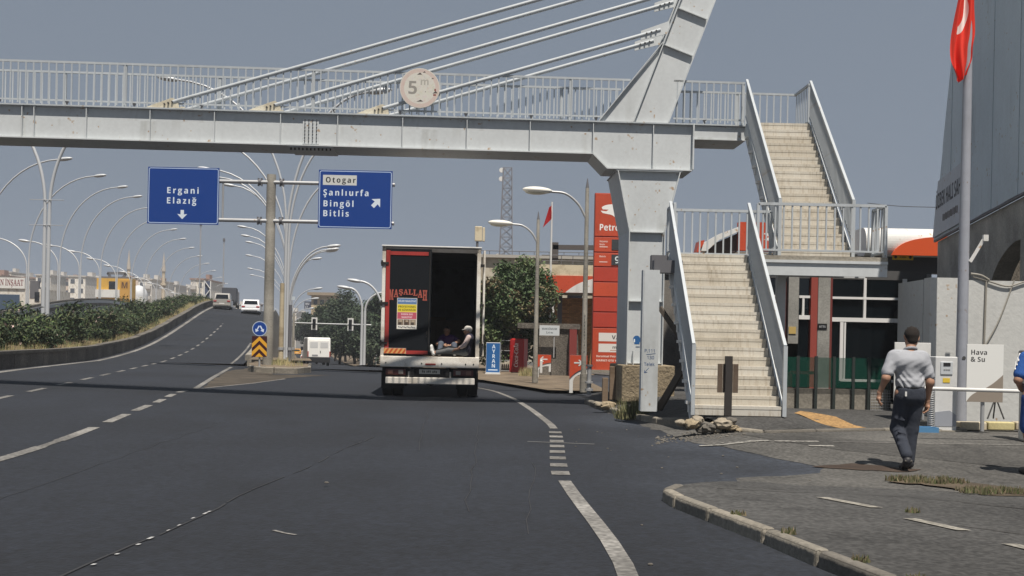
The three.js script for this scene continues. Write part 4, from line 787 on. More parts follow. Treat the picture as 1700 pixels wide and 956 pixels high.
{ // two people sitting in the open rear of the truck; x right, y up from the truck floor, z towards the camera
  const sit = (dx, dz) => V(dx, 1.03 + 0.004, dz).applyAxisAngle(V(0, 1, 0), truckTurn).add(truckPos);
  { // in profile, back against the right post, legs stretched to the left
    const o = thing('person', 'person in white cap and dark vest sitting in the truck with legs stretched out', 'person', sit(0.86, -0.18), truckTurn);
    const hip = [0.02, 0.13, 0], sh = [0.13, 0.5, 0], lS = [0.11, 0.5, 0.16], rS = [0.11, 0.5, -0.16], lE = [0.0, 0.3, 0.2], lW = [-0.16, 0.2, 0.16], rE = [0.0, 0.28, -0.2], rW = [-0.2, 0.2, -0.13];
    const lK = [-0.4, 0.15, 0.1], rK = [-0.38, 0.2, -0.09], lA = [-0.75, 0.09, 0.11], rA = [-0.74, 0.11, -0.08], hc = [0.09, 0.67, 0.0], hf = [-1, -0.12, 0.15], hu = [0, 1, 0];
    const torso = [cap(hip, sh, 0.115, 0.11, { s: [0.9, 1, 1.2] }), cap([0.12, 0.48, -0.1], [0.12, 0.48, 0.1], 0.09, 0.09)];
    const legs = [...limb([0.0, 0.12, 0.085], lK, lA, [0.085, 0.062, 0.042]), ...limb([0.0, 0.12, -0.085], rK, rA, [0.085, 0.062, 0.042])];
    part('body', [bodyGeometry([...torso, ...legs, cap(lS, lE, 0.05, 0.04), cap(lE, lW, 0.04, 0.028), cap(rS, rE, 0.05, 0.04), cap(rE, rW, 0.04, 0.028), cap(sh, [0.1, 0.62, 0], 0.055, 0.052)], 0.035, 0.013), bodyGeometry([...headPrims(hc, hf, hu), cap([0.11, 0.54, 0], [0.1, 0.63, 0], 0.05, 0.05)], 0.03, 0.007), bodyGeometry([cap(lE, lW, 0.034, 0.028), ...hand(lW, [-1, -0.15, 0], [0, 0.2, -1], [0, -1, 0])], 0.012, 0.005), bodyGeometry([cap(rE, rW, 0.034, 0.028), ...hand(rW, [-1, -0.15, 0], [0, 0.2, 1], [0, -1, 0])], 0.012, 0.005)], skinM, o);
    cloth('vest', [...grow(torso, 0.014), cap([0.05, 0.12, 0], [0.06, 0.2, 0], 0.125, 0.12, { s: [0.95, 1, 1.2] })], fabric(0.03, 0.03, 0.055), o, 0.035, 0.013);
    cloth('sleeve', [cap(lS, lE, 0.066, 0.055), cap(lE, [-0.07, 0.25, 0.18], 0.055, 0.05)], fabric(0.62, 0.5, 0.47), o, 0.02, 0.012);
    cloth('sleeve', [cap(rS, rE, 0.066, 0.055), cap(rE, [-0.09, 0.24, -0.17], 0.055, 0.05)], fabric(0.62, 0.5, 0.47), o, 0.02, 0.012);
    cloth('trousers', [cap([0.02, 0.12, -0.05], [0.02, 0.12, 0.05], 0.12, 0.12, { s: [1, 0.95, 1] }), ...limb([0, 0.125, 0.09], lK, [-0.68, 0.1, 0.11], [0.098, 0.075, 0.06]), ...limb([0, 0.125, -0.09], rK, [-0.67, 0.12, -0.08], [0.098, 0.075, 0.06])], fabric(0.12, 0.125, 0.13), o, 0.03, 0.013);
    const white = mat(0.72, 0.72, 0.7, 0.7);
    for (const a of [lA, rA]) cloth('shoe', [cap([a[0] - 0.02, a[1] - 0.02, a[2]], [a[0] - 0.07, a[1] + 0.06, a[2]], 0.05, 0.045), cap([a[0] - 0.07, a[1] + 0.06, a[2]], [a[0] - 0.09, a[1] + 0.16, a[2] + 0.01], 0.045, 0.035)], white, o, 0.02, 0.009);
    cloth('cap', [cap([0.11, 0.705, 0], [0.07, 0.715, 0], 0.088, 0.083), cap([0.02, 0.71, 0], [-0.06, 0.69, 0.01], 0.03, 0.012, { s: [1, 0.5, 2] })], fabric(0.6, 0.58, 0.54), o, 0.02, 0.008);
    eyes(o, hc, hf, hu);
  }
  { // facing out, further in
    const o = thing('person', 'person in purple shirt sitting further inside the truck with arms on knees', 'person', sit(0.42, -1.2), truckTurn);
    const lS = [-0.16, 0.48, 0.02], rS = [0.16, 0.48, 0.02], lE = [-0.26, 0.32, 0.2], rE = [0.3, 0.4, 0.18], lW = [-0.1, 0.3, 0.42], rW = [0.08, 0.28, 0.42];
    const lK = [-0.16, 0.32, 0.42], rK = [0.18, 0.3, 0.42], lA = [-0.2, 0.06, 0.62], rA = [0.2, 0.06, 0.62], hc = [-0.02, 0.66, 0.06], hf = [-0.3, -0.25, 1], hu = [0, 1, 0.1];
    const torso = [cap([0, 0.12, -0.02], [0, 0.44, 0.0], 0.115, 0.115, { s: [1.2, 1, 0.9] }), cap([-0.1, 0.47, 0.01], [0.1, 0.47, 0.01], 0.09, 0.09)];
    part('body', [bodyGeometry([...torso, ...limb([-0.09, 0.12, 0], lK, lA, [0.085, 0.06, 0.042]), ...limb([0.09, 0.12, 0], rK, rA, [0.085, 0.06, 0.042]), cap(lS, lE, 0.05, 0.04), cap(lE, lW, 0.04, 0.028), cap(rS, rE, 0.05, 0.04), cap(rE, rW, 0.04, 0.028), cap([0, 0.5, 0.02], [-0.01, 0.6, 0.04], 0.055, 0.052)], 0.035, 0.014), bodyGeometry([...headPrims(hc, hf, hu), cap([0, 0.53, 0.03], [-0.01, 0.62, 0.05], 0.05, 0.05)], 0.03, 0.008), bodyGeometry(hand(lW, [0.6, -0.3, 0.5], [0, 1, 0], [0.5, 0, -0.6]), 0.012, 0.006), bodyGeometry(hand(rW, [-0.6, -0.3, 0.5], [0, 1, 0], [-0.5, 0, -0.6]), 0.012, 0.006)], skinM, o);
    cloth('shirt', [...grow(torso, 0.015), cap(lS, [-0.225, 0.38, 0.13], 0.066, 0.064), cap(rS, [0.25, 0.43, 0.12], 0.066, 0.064)], fabric(0.085, 0.035, 0.15), o, 0.03, 0.014);
    cloth('trousers', [cap([-0.05, 0.11, 0], [0.05, 0.11, 0], 0.115, 0.115), ...limb([-0.09, 0.12, 0], lK, [-0.195, 0.11, 0.58], [0.098, 0.075, 0.058]), ...limb([0.09, 0.12, 0], rK, [0.195, 0.11, 0.58], [0.098, 0.075, 0.058])], fabric(0.1, 0.12, 0.16), o, 0.03, 0.014);
    for (const a of [lA, rA]) cloth('shoe', [cap([a[0], 0.045, a[2] - 0.02], [a[0], 0.04, a[2] + 0.12], 0.042, 0.036)], mat(0.45, 0.45, 0.44, 0.7), o, 0.02, 0.012);
    cloth('hair', [cap([-0.02, 0.71, 0.03], [-0.02, 0.71, 0.07], 0.082, 0.074)], mat(0.03, 0.02, 0.015, 0.9), o, 0.02, 0.01);
    eyes(o, hc, hf, hu);
  }
}

// ---------------------------------------------------------------- blue direction signs on their mast
{
  const D = 42, px = FOCAL / D, foot = at(444, 618, D); foot.y = ground(foot.x, D) + 0.2;
  const o = thing('direction_sign_mast', 'grey steel mast with side arms carrying two blue direction signs', 'sign mast', foot);
  const H = at(455, 290, D).y - foot.y;
  part('mast', cyl(0.2, 0.175, H, 0, 0, 0, 20), M.pole, o);
  const x1 = at(248, 320, D).x - foot.x, x2 = at(366, 320, D).x - foot.x, x3 = at(530, 330, D).x - foot.x, x4 = at(652, 330, D).x - foot.x;
  const yA = at(450, 303, D).y - foot.y, yB = at(450, 367, D).y - foot.y;
  for (const y of [yA, yB]) {
    part('arm', rod(V(x1 + 0.2, y, 0.06), V(x4 + 0.08, y, 0.06), 0.075, 12), M.galv, o);
    for (const s of [-0.42, 0.42]) { const c = part('clamp', [new THREE.CylinderGeometry(0.12, 0.12, 0.1, 12).rotateZ(Math.PI / 2).translate(s, y, 0.06), box(0.05, 0.3, 0.12, s - 0.06, y, 0.06), box(0.05, 0.3, 0.12, s + 0.06, y, 0.06)], M.steelDark, o); }
  }
  part('stay', rod(V(x2 + 0.12, yA, 0.06), V(x2 + 0.12, yB, 0.06), 0.04, 8), M.galv, o);
  const arrow = (g, x, y, a, s) => { g.save(); g.translate(x, y); g.rotate(a); g.beginPath(); g.moveTo(0, s); g.lineTo(-s * 0.95, 0.0); g.lineTo(-s * 0.32, s * 0.1); g.lineTo(-s * 0.32, -s * 0.75); g.lineTo(s * 0.32, -s * 0.75); g.lineTo(s * 0.32, s * 0.1); g.lineTo(s * 0.95, 0.0); g.closePath(); g.fill(); g.restore(); };
  const frame = (g, w, h) => { g.fillStyle = '#0b3a86'; g.fillRect(0, 0, w, h); g.strokeStyle = '#c3d3e6'; g.lineWidth = 9; g.beginPath(); g.roundRect(16, 16, w - 32, h - 32, 26); g.stroke(); g.fillStyle = '#d6e0ea'; };
  const letters = (g, t, x, y, size, gap) => { g.font = `bold ${size}px sans-serif`; let cx = x; for (const ch of t) { g.fillText(ch, cx, y); cx += g.measureText(ch).width + gap; } };
  const board = (x0, x1_, y0, y1, draw, label) => {
    const w = x1_ - x0, h = y0 - y1, cx = (x0 + x1_) / 2, cy = (y0 + y1) / 2;
    const b = part('sign_board', rbox(w, h, 0.03, 0.012, cx, cy, 0.17), M.galv, o, label);
    plate('sign_face', w - 0.004, h - 0.004, printed(1024, Math.round(1024 * h / w), draw, 0.4), b, cx, cy, 0.187);
    part('back_rail', [box(w - 0.3, 0.06, 0.05, cx, yA, 0.145), box(w - 0.3, 0.06, 0.05, cx, yB, 0.145)], M.galv, b);
  };
  board(x1, x2, at(307, 279, D).y - foot.y, at(307, 373, D).y - foot.y, (g, w, h) => { frame(g, w, h); letters(g, 'Ergani', 268, h * 0.46, 122, 20); letters(g, 'Elazığ', 268, h * 0.64, 122, 20); arrow(g, w * 0.49, h * 0.82, 0, 76); }, 'blue direction board reading Ergani Elazığ');
  board(x3, x4, at(591, 284, D).y - foot.y, at(591, 380, D).y - foot.y, (g, w, h) => { frame(g, w, h); g.fillStyle = '#c9cbc8'; g.fillRect(58, 70, 470, 140); g.fillStyle = '#16181c'; letters(g, 'Otogar', 92, 176, 106, 14); g.fillStyle = '#d6e0ea'; letters(g, 'Şanlıurfa', 62, h * 0.44, 116, 17); letters(g, 'Bingöl', 62, h * 0.63, 116, 17); letters(g, 'Bitlis', 62, h * 0.8, 116, 17); arrow(g, w * 0.78, h * 0.56, -Math.PI * 0.76, 88); }, 'blue direction board reading Otogar Şanlıurfa Bingöl Bitlis');
}
{ // keep-either-side disc over a chevron board
  const D = 39.4, p = at(430, 612, D); p.y = ground(p.x, D) + 0.02;
  const o = thing('hazard_marker', 'round blue arrow sign above a yellow and dark red chevron board on the island nose', 'road sign', p);
  part('post', cyl(0.035, 0.035, at(430, 540, D).y - p.y, 0, 0, -0.06, 10), M.galv, o);
  const cy = at(430, 545.5, D).y - p.y, cb = at(429, 575, D).y - p.y;
  const disc = part('disc', new THREE.CylinderGeometry(0.275, 0.275, 0.02, 32).rotateX(Math.PI / 2).translate(0, cy, 0), M.galv, o);
  addMesh('disc_face', new THREE.CircleGeometry(0.27, 32).translate(0, cy, 0.012), printed(256, 256, (g, w, h) => {
    g.fillStyle = '#b7c3d4'; g.fillRect(0, 0, w, h); g.fillStyle = '#123f8e'; g.beginPath(); g.arc(128, 128, 116, 0, 7); g.fill(); g.fillStyle = '#d3def0';
    for (const s of [-1, 1]) { g.save(); g.translate(128 + s * 38, 132); g.rotate(s * -0.5); g.fillRect(-11, -62, 22, 80); g.beginPath(); g.moveTo(0, 66); g.lineTo(-36, 14); g.lineTo(36, 14); g.fill(); g.restore(); }
  }, 0.4), disc);
  const b = part('chevron_board', rbox(0.55, 0.76, 0.02, 0.008, 0, cb, 0), M.steelDark, o);
  plate('chevron_face', 0.545, 0.755, printed(256, 352, (g, w, h) => {
    g.fillStyle = '#3a0d10'; g.fillRect(0, 0, w, h); g.fillStyle = '#dda32c';
    for (const y of [0, 140, 280]) { g.beginPath(); g.moveTo(128, y + 4); g.lineTo(256, y + 128); g.lineTo(256, y + 204); g.lineTo(128, y + 76); g.lineTo(0, y + 204); g.lineTo(0, y + 128); g.fill(); }
  }, 0.5), b, 0, cb, 0.0115);
}

// ---------------------------------------------------------------- street lamps with curved tubular arms
const lampWhite = mat(0.52, 0.54, 0.56, 0.4, { metalness: 0.1 }), lensM = mat(0.3, 0.3, 0.28, 0.25);
function armPath(s, x0, yBreak, reach, H) { const q = []; for (let i = 0; i <= 10; i++) { const t = i / 10, a = t * Math.PI / 2; q.push(V(s * (x0 + (reach - x0) * (1 - Math.cos(a * 0.92)) / (1 - Math.cos(Math.PI / 2 * 0.92))), yBreak + (H - yBreak) * Math.sin(a * 0.97) / Math.sin(Math.PI / 2 * 0.97), 0)); } return q; }
function luminaire(s, x, y, k = 1) {
  const shell = new THREE.SphereGeometry(1, 14, 8).scale(0.58 * k, 0.14 * k, 0.22 * k).rotateZ(s * 0.13).translate(s * (x + 0.45 * k), y + 0.04, 0);
  return shell;
}
function curvedLamp(label, pos, group, { r = 0.085, right, left, seg = 14, turn = 0, k = 1 }) {
  const o = thing('street_lamp', label, 'street lamp', pos, turn, group);
  for (const [s, a] of [[1, right], [-1, left]]) if (a) {
    const [yb, reach, H] = a, x0 = right && left ? r * 0.95 : 0;
    part('pole', cyl(r * 0.95, r * 0.8, yb, s * x0, 0, 0, 8), lampWhite, o);
    part('arm', tube([V(s * x0, yb - 0.05, 0), ...armPath(s, x0, yb, reach, H).slice(1)], r * 0.7, seg, 7), lampWhite, o);
    const l = part('luminaire', luminaire(s, reach, H, k), lampWhite, o);
    if (k * seg > 13) part('lens', new THREE.SphereGeometry(1, 10, 6).scale(0.3, 0.07, 0.13).translate(s * (reach + 0.36), H - 0.02, 0), lensM, l);
  }
  part('base_plate', box(r * 5, 0.04, r * 3, 0, 0.02, 0), M.galv, o);
  return o;
}
{ // row beyond the opposite carriageway
  const ds = [47, 62, 77, 92, 105, 116, 129, 142, 156, 171, 188, 207, 228, 252, 280, 312];
  ds.forEach((d, i) => curvedLamp(`curved two-arm street lamp beyond the hedge, ${ORD[i]} nearest in its row`, [-41.2 - 0.215 * (d - 92), oppRise(d) - 0.4, -d], 'lamps beyond the hedge', { right: [5.2, 5.5, 12.3], left: [4.4, 3, 6.9], seg: d < 150 ? 14 : 9 }));
}
{ // tall pair of tubes in the planted median
  const p = at(75, 528, 60); p.y -= 0.9;
  const o = curvedLamp('tall white twin-tube lamp standing in the planted median by the hedge', p, undefined, { r: 0.125, right: [6.9, 3.4, 12.4], left: [6.9, 3.4, 12.4] });
  for (const v of [332, 374]) part('cross_bar', rod(V(-0.95, at(75, v, 60).y - p.y, 0.1), V(0.95, at(75, v, 60).y - p.y, 0.1), 0.02, 6), M.galv, o);
}
{ // row on the divider between ramp and side road
  const spec = [[47.5, [5, 3.5, 11.8], null], [57, [6, 3.2, 12], [7, 6, 14.5]], [68, [5, 3.3, 11.5], [6.5, 6, 14]], [84, [4.2, 3.0, 8.9], [6.5, 6.2, 14.7]], [89, [4.2, 3.1, 9.2], [6.5, 5.8, 14.95]], [94, [4.2, 3.2, 9.6], [6.5, 4.9, 15.1]], [118, [4.2, 2.5, 11], [6, 4.8, 14.3]], [131, [4.2, 3, 8.5], [6, 5, 14.7]], [146, [4, 3, 8], [6, 5.1, 15.4]], [168, [4, 3, 7.5], [6, 6, 15.5]], [192, [4, 3, 7], [6, 6.7, 15.2]], [222, [4, 3, 7], [6, 7.4, 16]], [262, [4, 3, 7], [5, 9, 12]]];
  spec.forEach(([d, right, left], i) => curvedLamp(`curved-arm street lamp on the divider behind the sign mast, ${ORD[i]} nearest`, [RE(d) + 2.1, Math.min(sideY(d) + 0.4, 0.5), -d], 'lamps on the divider', { right, left, seg: d < 120 ? 14 : 9 }));
  const p = at(463, 612, 45.5); p.y = 0.4; // plain old poles beside the mast
  for (const [u, d, top, r, lab] of [[466, 46.5, 470, 0.11, 'plain cream painted pole close behind the sign mast'], [480, 46, 506, 0.08, 'dark narrow pole at the right end of the island'], [486, 48, 520, 0.06, 'pale thin pole at the right end of the island']]) {
    const q = at(u, 612, d); q.y = 0.42; const o = thing('utility_pole', lab, 'pole', q); const H = at(u, top, d).y - q.y;
    part('pole', cyl(r, r * 0.85, H, 0, 0, 0, 10), u === 480 ? M.steelDark : u === 466 ? mat(0.52, 0.46, 0.34, 0.7, { map: texStain }) : M.pole, o);
    part('collar', cyl(r * 1.25, r * 1.25, 0.12, 0, 0.5, 0, 10), M.galv, o);
  }
}
{ // lamps along the right of the side road, far ahead
  const mk = (u, d, right, left, lab) => { const p = at(u, 600, d); p.y = sideY(d) + 0.12; curvedLamp(lab, p, 'lamps right of the side road', { right, left, r: 0.12 }); };
  mk(602, 84, [4.2, 1.5, 5.7], [4.2, 1.1, 6.0], 'white twin-arm street lamp beside the traffic signal gantry');
  mk(634, 80, null, [3.6, 1.7, 6.2], 'white curved lamp half hidden behind the left edge of the truck');
}
{ // two lamps by the petrol station: straight pointed poles with one arm
  const mk = (u, v, d, vTip, vArm, lum, label) => {
    const p = at(u, v, d), H = at(u, vTip, d).y - p.y, o = thing('station_lamp', label, 'street lamp', p, 0, 'lamps beside the petrol station');
    const yA = at(u, vArm, d).y - p.y, L = at(lum[0], lum[1], d).sub(p);
    part('pole', [cyl(0.085, 0.05, H - 0.25, 0, 0, 0, 12)], M.pole, o);
    part('pole_tip', cyl(0.05, 0.008, 0.27, 0, H - 0.25, 0, 10), M.steelDark, o);
    part('arm', tube([V(-0.02, yA, 0), V(L.x * 0.25, lerp(yA, L.y, 0.55), 0), V(L.x * 0.6, lerp(yA, L.y, 0.93), 0), V(L.x, L.y, 0)], 0.035, 16), M.galv, o);
    const l = part('luminaire', new THREE.SphereGeometry(1, 18, 10).scale(0.42, 0.1, 0.16).rotateZ(-0.05).translate(L.x - 0.38, L.y + 0.03, 0), mat(0.75, 0.74, 0.68, 0.4), o);
    part('lens', new THREE.SphereGeometry(1, 14, 8).scale(0.33, 0.08, 0.13).translate(L.x - 0.4, L.y - 0.015, 0), mat(0.55, 0.53, 0.44, 0.3), l);
    part('collar', cyl(0.1, 0.1, 0.5, 0, 0.02, 0, 12), M.pole, o);
    return o;
  };
  const a = mk(968, 652, 30, 297, 362, [915, 318], 'taller station lamp right beside the red price totem, with lettered pole');
  plate('lettering', 0.1, 1.15, decal(64, 640, (g, w, h) => { g.fillStyle = '#454a4e'; g.font = 'bold 42px sans-serif'; g.textAlign = 'center'; [...'DLAKUANSLALA'].forEach((c, i) => g.fillText(c, 32, 50 + i * 50)); }), a, 0, at(968, 555, 30).y - a.position.y, 0.083);
  mk(888, 636, 36, 352, 402, [850, 372], 'shorter station lamp standing before the green tree');
}
{ // traffic signal gantry over the side road
  const D = 104, L = at(487, 610, D), R = at(624, 600, D); const y0 = sideY(D) - 0.05; L.y = y0; R.y = y0;
  const o = thing('signal_gantry', 'thin grey gantry with two traffic signals across the side road', 'traffic signal', L);
  const w = R.x - L.x, h = at(550, 537, D).y - y0;
  part('post', cyl(0.09, 0.08, h, 0, 0, 0, 8), M.galv, o); part('post', cyl(0.09, 0.08, h - 0.2, w, 0, 0, 8), M.galv, o);
  part('beam', tube([V(0, h, 0), V(w * 0.5, h - 0.05, 0), V(w - 0.4, h - 0.08, 0), V(w - 0.08, h - 0.15, 0), V(w, h - 0.4, 0)], 0.07, 30), M.galv, o);
  for (const u of [522, 582]) {
    const x = at(u, 537, D).x - L.x, s = part('signal_head', rbox(0.3, 0.95, 0.2, 0.05, x, h - 0.05, 0.12), M.black, o);
    part('back_board', box(0.56, 1.2, 0.02, x, h - 0.05, 0.0), M.white, s);
    for (let k = 0; k < 3; k++) part('lamp_hood', new THREE.CylinderGeometry(0.1, 0.1, 0.15, 10, 1, true).rotateX(Math.PI / 2).translate(x, h + 0.24 - k * 0.29, 0.28), M.black, s);
  }
}

// ---------------------------------------------------------------- petrol station
const stationRed = mat(0.6, 0.085, 0.035, 0.4, { map: texPaint }), redDeep = mat(0.5, 0.055, 0.03, 0.45, { map: texPaint }), cream = mat(0.66, 0.6, 0.46, 0.7, { map: texStain });
{ // price totem
  const D = 48, L = at(980, 622, D), T = at(985, 320, D), o = thing('price_totem', 'tall red petrol price totem with white animal head logo behind the pier', 'sign', [L.x + 1.15, 0.1, -D]);
  const W = 2.2, H = T.y - 0.1, yOf = v => at(985, v, D).y - 0.1;
  part('column', box(W, H, 0.42, 0, H / 2, -0.23), redDeep, o);
  const panel = (v0, v1, m, inset = 0) => part('panel', rbox(W - 0.03 - inset, yOf(v0) - yOf(v1) - 0.03, 0.05, 0.008, 0, (yOf(v0) + yOf(v1)) / 2, 0.0), m, o);
  const p1 = panel(320, 392, stationRed), p2 = panel(393, 418, stationRed), p3 = panel(419, 442, stationRed); panel(443, 467, redDeep); panel(468, 492, stationRed); panel(493, 517, redDeep); panel(518, 543, redDeep);
  const p4 = panel(544, 622, stationRed);
  plate('logo', 2.1, 1.8, decal(512, 440, (g, w, h) => {
    g.fillStyle = '#eceae6'; g.beginPath(); // head with open jaws facing left, neck to the right
    g.translate(-40, 50); g.moveTo(100, 96); g.bezierCurveTo(140, 60, 190, 66, 230, 58); g.lineTo(262, 34); g.lineTo(300, 60); g.bezierCurveTo(340, 74, 372, 120, 380, 190); g.lineTo(392, 270); g.lineTo(288, 270); g.lineTo(268, 214); g.bezierCurveTo(240, 200, 222, 176, 190, 172); g.lineTo(112, 158); g.lineTo(88, 132); g.lineTo(150, 138); g.lineTo(176, 120); g.lineTo(110, 118); g.closePath(); g.fill();
    g.font = 'bold 96px sans-serif'; g.fillText('Petrol Ofisi', 76, 346, 460);
  }), p1, 0.0, (yOf(320) + yOf(392)) / 2 + 0.02, 0.0285);
  const disp = (p, v0, v1, txt) => {
    const cy = (yOf(v0) + yOf(v1)) / 2;
    part('display', box(0.95, 0.46, 0.02, 0.15, cy, 0.036), mat(0.05, 0.055, 0.06, 0.35), p);
    plate('caption', 0.62, 0.46, decal(256, 128, (g) => { g.fillStyle = '#f0d5cc'; g.font = 'bold 30px sans-serif'; g.fillText(v0 < 400 ? 'Kurşunsuz' : 'Motorin', 10, 36); if (v0 < 400) g.fillText('Benzin', 10, 74); g.fillRect(10, 88, 150, 10); }), p, -0.58, cy, 0.0285);
    if (txt) plate('digits', 0.9, 0.42, decal(256, 128, (g) => { g.fillStyle = '#dfe8ea'; g.font = 'bold 120px monospace'; g.fillText(txt, 30, 108); }), p, 0.15, cy, 0.0475);
  };
  disp(p2, 393, 418, ''); disp(p3, 419, 442, '91');
  const lab = (v0, v1, t, small) => { const cy = (yOf(v0) + yOf(v1)) / 2; plate('label', 1.75, yOf(v0) - yOf(v1), printed(512, 128, (g, w, h) => { g.fillStyle = '#dcd8d2'; g.fillRect(0, 0, w, h); g.fillStyle = '#3c3a3a'; g.font = `bold ${small ? 62 : 84}px sans-serif`; g.textAlign = 'center'; g.fillText(t, w * 0.58, small ? 74 : 96); if (small) { g.fillStyle = '#b06a50'; g.fillRect(150, 96, 280, 10); } }), p4, 0.06, cy, 0.0285); };
  lab(552, 566, 'V/Max', false); lab(570, 584, 'maxima', true);
  plate('small_print', 1.9, 0.36, decal(512, 96, (g) => { g.fillStyle = '#f3dcd0'; g.font = 'bold 34px sans-serif'; g.fillText('Kurumsal Petrol', 10, 34); g.fillText('MARKET-OTO YIKAMA', 10, 84); }), p4, 0.0, (yOf(588) + yOf(601)) / 2, 0.0285);
  part('plinth', box(W + 0.2, 0.25, 0.7, 0, 0.1, -0.23), M.concrete, o);
}
{ // arrow signs at entrance and exit: white hoop legs with a red head
  const mk = (u0, u1, v0, v1, D, left, label) => {
    const a = at(u0, v1, D), b = at(u1, v0, D), w = b.x - a.x, h = b.y - a.y, o = thing('arrow_sign', label, 'sign', [(a.x + b.x) / 2, a.y, -D], 0, 'petrol station arrow signs');
    const sh = new THREE.Shape(), k = w / 2; sh.moveTo(-k, 0); sh.lineTo(-k + w * 0.2, 0); sh.lineTo(-k + w * 0.2, h * 0.3); sh.quadraticCurveTo(-k + w * 0.25, h * 0.48, k * 0.5, h * 0.5); sh.lineTo(k - w * 0.14, h * 0.5); sh.lineTo(k - w * 0.14, h * 0.25); sh.lineTo(k, h * 0.25); sh.lineTo(k, h); sh.lineTo(-k, h); sh.closePath();
    const g = new THREE.ExtrudeGeometry(sh, { depth: 0.1, bevelEnabled: false }).translate(0, 0, -0.1); if (left) g.scale(1, 1, 1);
    part('hoop', g, M.white, o);
    const hs = new THREE.Shape(); hs.moveTo(-k, h); hs.lineTo(k, h); hs.lineTo(k, h * 0.66); hs.quadraticCurveTo(-k * 0.2, h * 0.62, -k, h * 0.38); hs.closePath();
    const head = part('red_head', new THREE.ExtrudeGeometry(hs, { depth: 0.02, bevelEnabled: false }).translate(0, 0, 0.002), stationRed, o);
    const ar = new THREE.Shape(), s = left ? -1 : 1, L = w * 0.26; const T = (x, y) => [s * x * L, h * 0.8 + y * L]; ar.moveTo(...T(-1, 0.16)); ar.lineTo(...T(0.35, 0.16)); ar.lineTo(...T(-0.1, 0.62)); ar.lineTo(...T(0.2, 0.72)); ar.lineTo(...T(0.95, 0)); ar.lineTo(...T(0.2, -0.72)); ar.lineTo(...T(-0.1, -0.62)); ar.lineTo(...T(0.35, -0.16)); ar.lineTo(...T(-1, -0.16));
    part('arrow', new THREE.ExtrudeGeometry(ar, { depth: 0.006, bevelEnabled: false }).translate(0, 0, 0.0225), M.white, head);
  };
  mk(945, 975, 590, 652, 30, false, 'red and white hoop sign with white arrow pointing right');
  mk(889, 915, 589, 626, 40, true, 'red and white hoop sign with white arrow pointing left');
}
{ // old kiosk with red fascia, brick back wall
  const D = 52, A = at(912, 486, D), B = at(984, 486, D), o = thing('kiosk', 'small flat-roofed kiosk with red fascia and brick back wall', 'kiosk', [(A.x + B.x) / 2, 0.1, -D]);
  const w = B.x - A.x + 1.2, x0 = -w / 2 + 0.6, Y = v => at(945, v, D).y - 0.1;
  part('fascia', box(w, Y(458) - Y(486), 0.4, x0 + w / 2 - 0.6, (Y(458) + Y(486)) / 2, 0), stationRed, o);
  part('parapet', box(w - 0.05, Y(440) - Y(458) - 0.004, 0.35, x0 + w / 2 - 0.57, (Y(440) + Y(458)) / 2, -0.02), cream, o);
  const sw = new THREE.Shape(); sw.moveTo(0, 0); sw.bezierCurveTo(0.5, 0.45, 1, 0.66, 1.7, 0.72); sw.lineTo(1.7, 0); sw.closePath();
  part('white_swoosh', new THREE.ExtrudeGeometry(sw, { depth: 0.01, bevelEnabled: false }).translate(at(938, 486, D).x - o.position.x, Y(486) + 0.005, 0.202), M.white, o);
  part('roof', box(w - 0.1, 0.15, 3.4, x0 + w / 2 - 0.6, Y(486) + 0.12, -1.95), M.concrete, o);
  const brickTex = noiseTexture(256, 1, (u, v) => { const row = Math.floor(v * 14), fx = (u * 4.5 + (row % 2) * 0.5) % 1, fy = (v * 14) % 1, j = fx < 0.05 || fy < 0.14, q = 0.75 + 0.35 * n1(Math.floor(u * 4.5 + (row % 2) * 0.5) * 0.13, row * 0.09, 64, 1); return j ? [0.5, 0.46, 0.4] : [0.86 * q, 0.66 * q, 0.42 * q]; });
  part('brick_wall', box(w - 0.2, Y(486) - 0.2, 0.2, x0 + w / 2 - 0.5, (Y(486)) / 2, -3.5), mat(0.6, 0.52, 0.44, 0.95, { map: brickTex }), o);
  part('post', cyl(0.07, 0.07, Y(486), at(918, 500, D).x - o.position.x, 0, 0.05, 10), M.white, o);
  part('post', box(0.22, Y(486), 0.22, at(931, 500, D).x - o.position.x, Y(486) / 2, -1.0), M.steelDark, o);
  part('roof_frame', [bar(V(at(918, 408, D).x - o.position.x, Y(410), -0.3), V(w / 2 + 0.6, Y(409), -0.3), 0.25, 0.22), box(0.3, Y(402) - Y(440), 0.25, at(922, 420, D).x - o.position.x, (Y(402) + Y(440)) / 2, -0.3)], mat(0.09, 0.08, 0.075, 0.7), o);
  part('roof_rail', [...[0, 1, 2, 3, 4, 5].map(i => rod(V(x0 + i * 0.55, Y(440), -0.1), V(x0 + i * 0.55, Y(424), -0.1), 0.02, 6)), rod(V(x0 - 0.4, Y(424), -0.1), V(w / 2, Y(424), -0.1), 0.025, 6), rod(V(x0 - 0.4, Y(433), -0.1), V(w / 2, Y(433), -0.1), 0.02, 6)], M.steelDark, o);
}
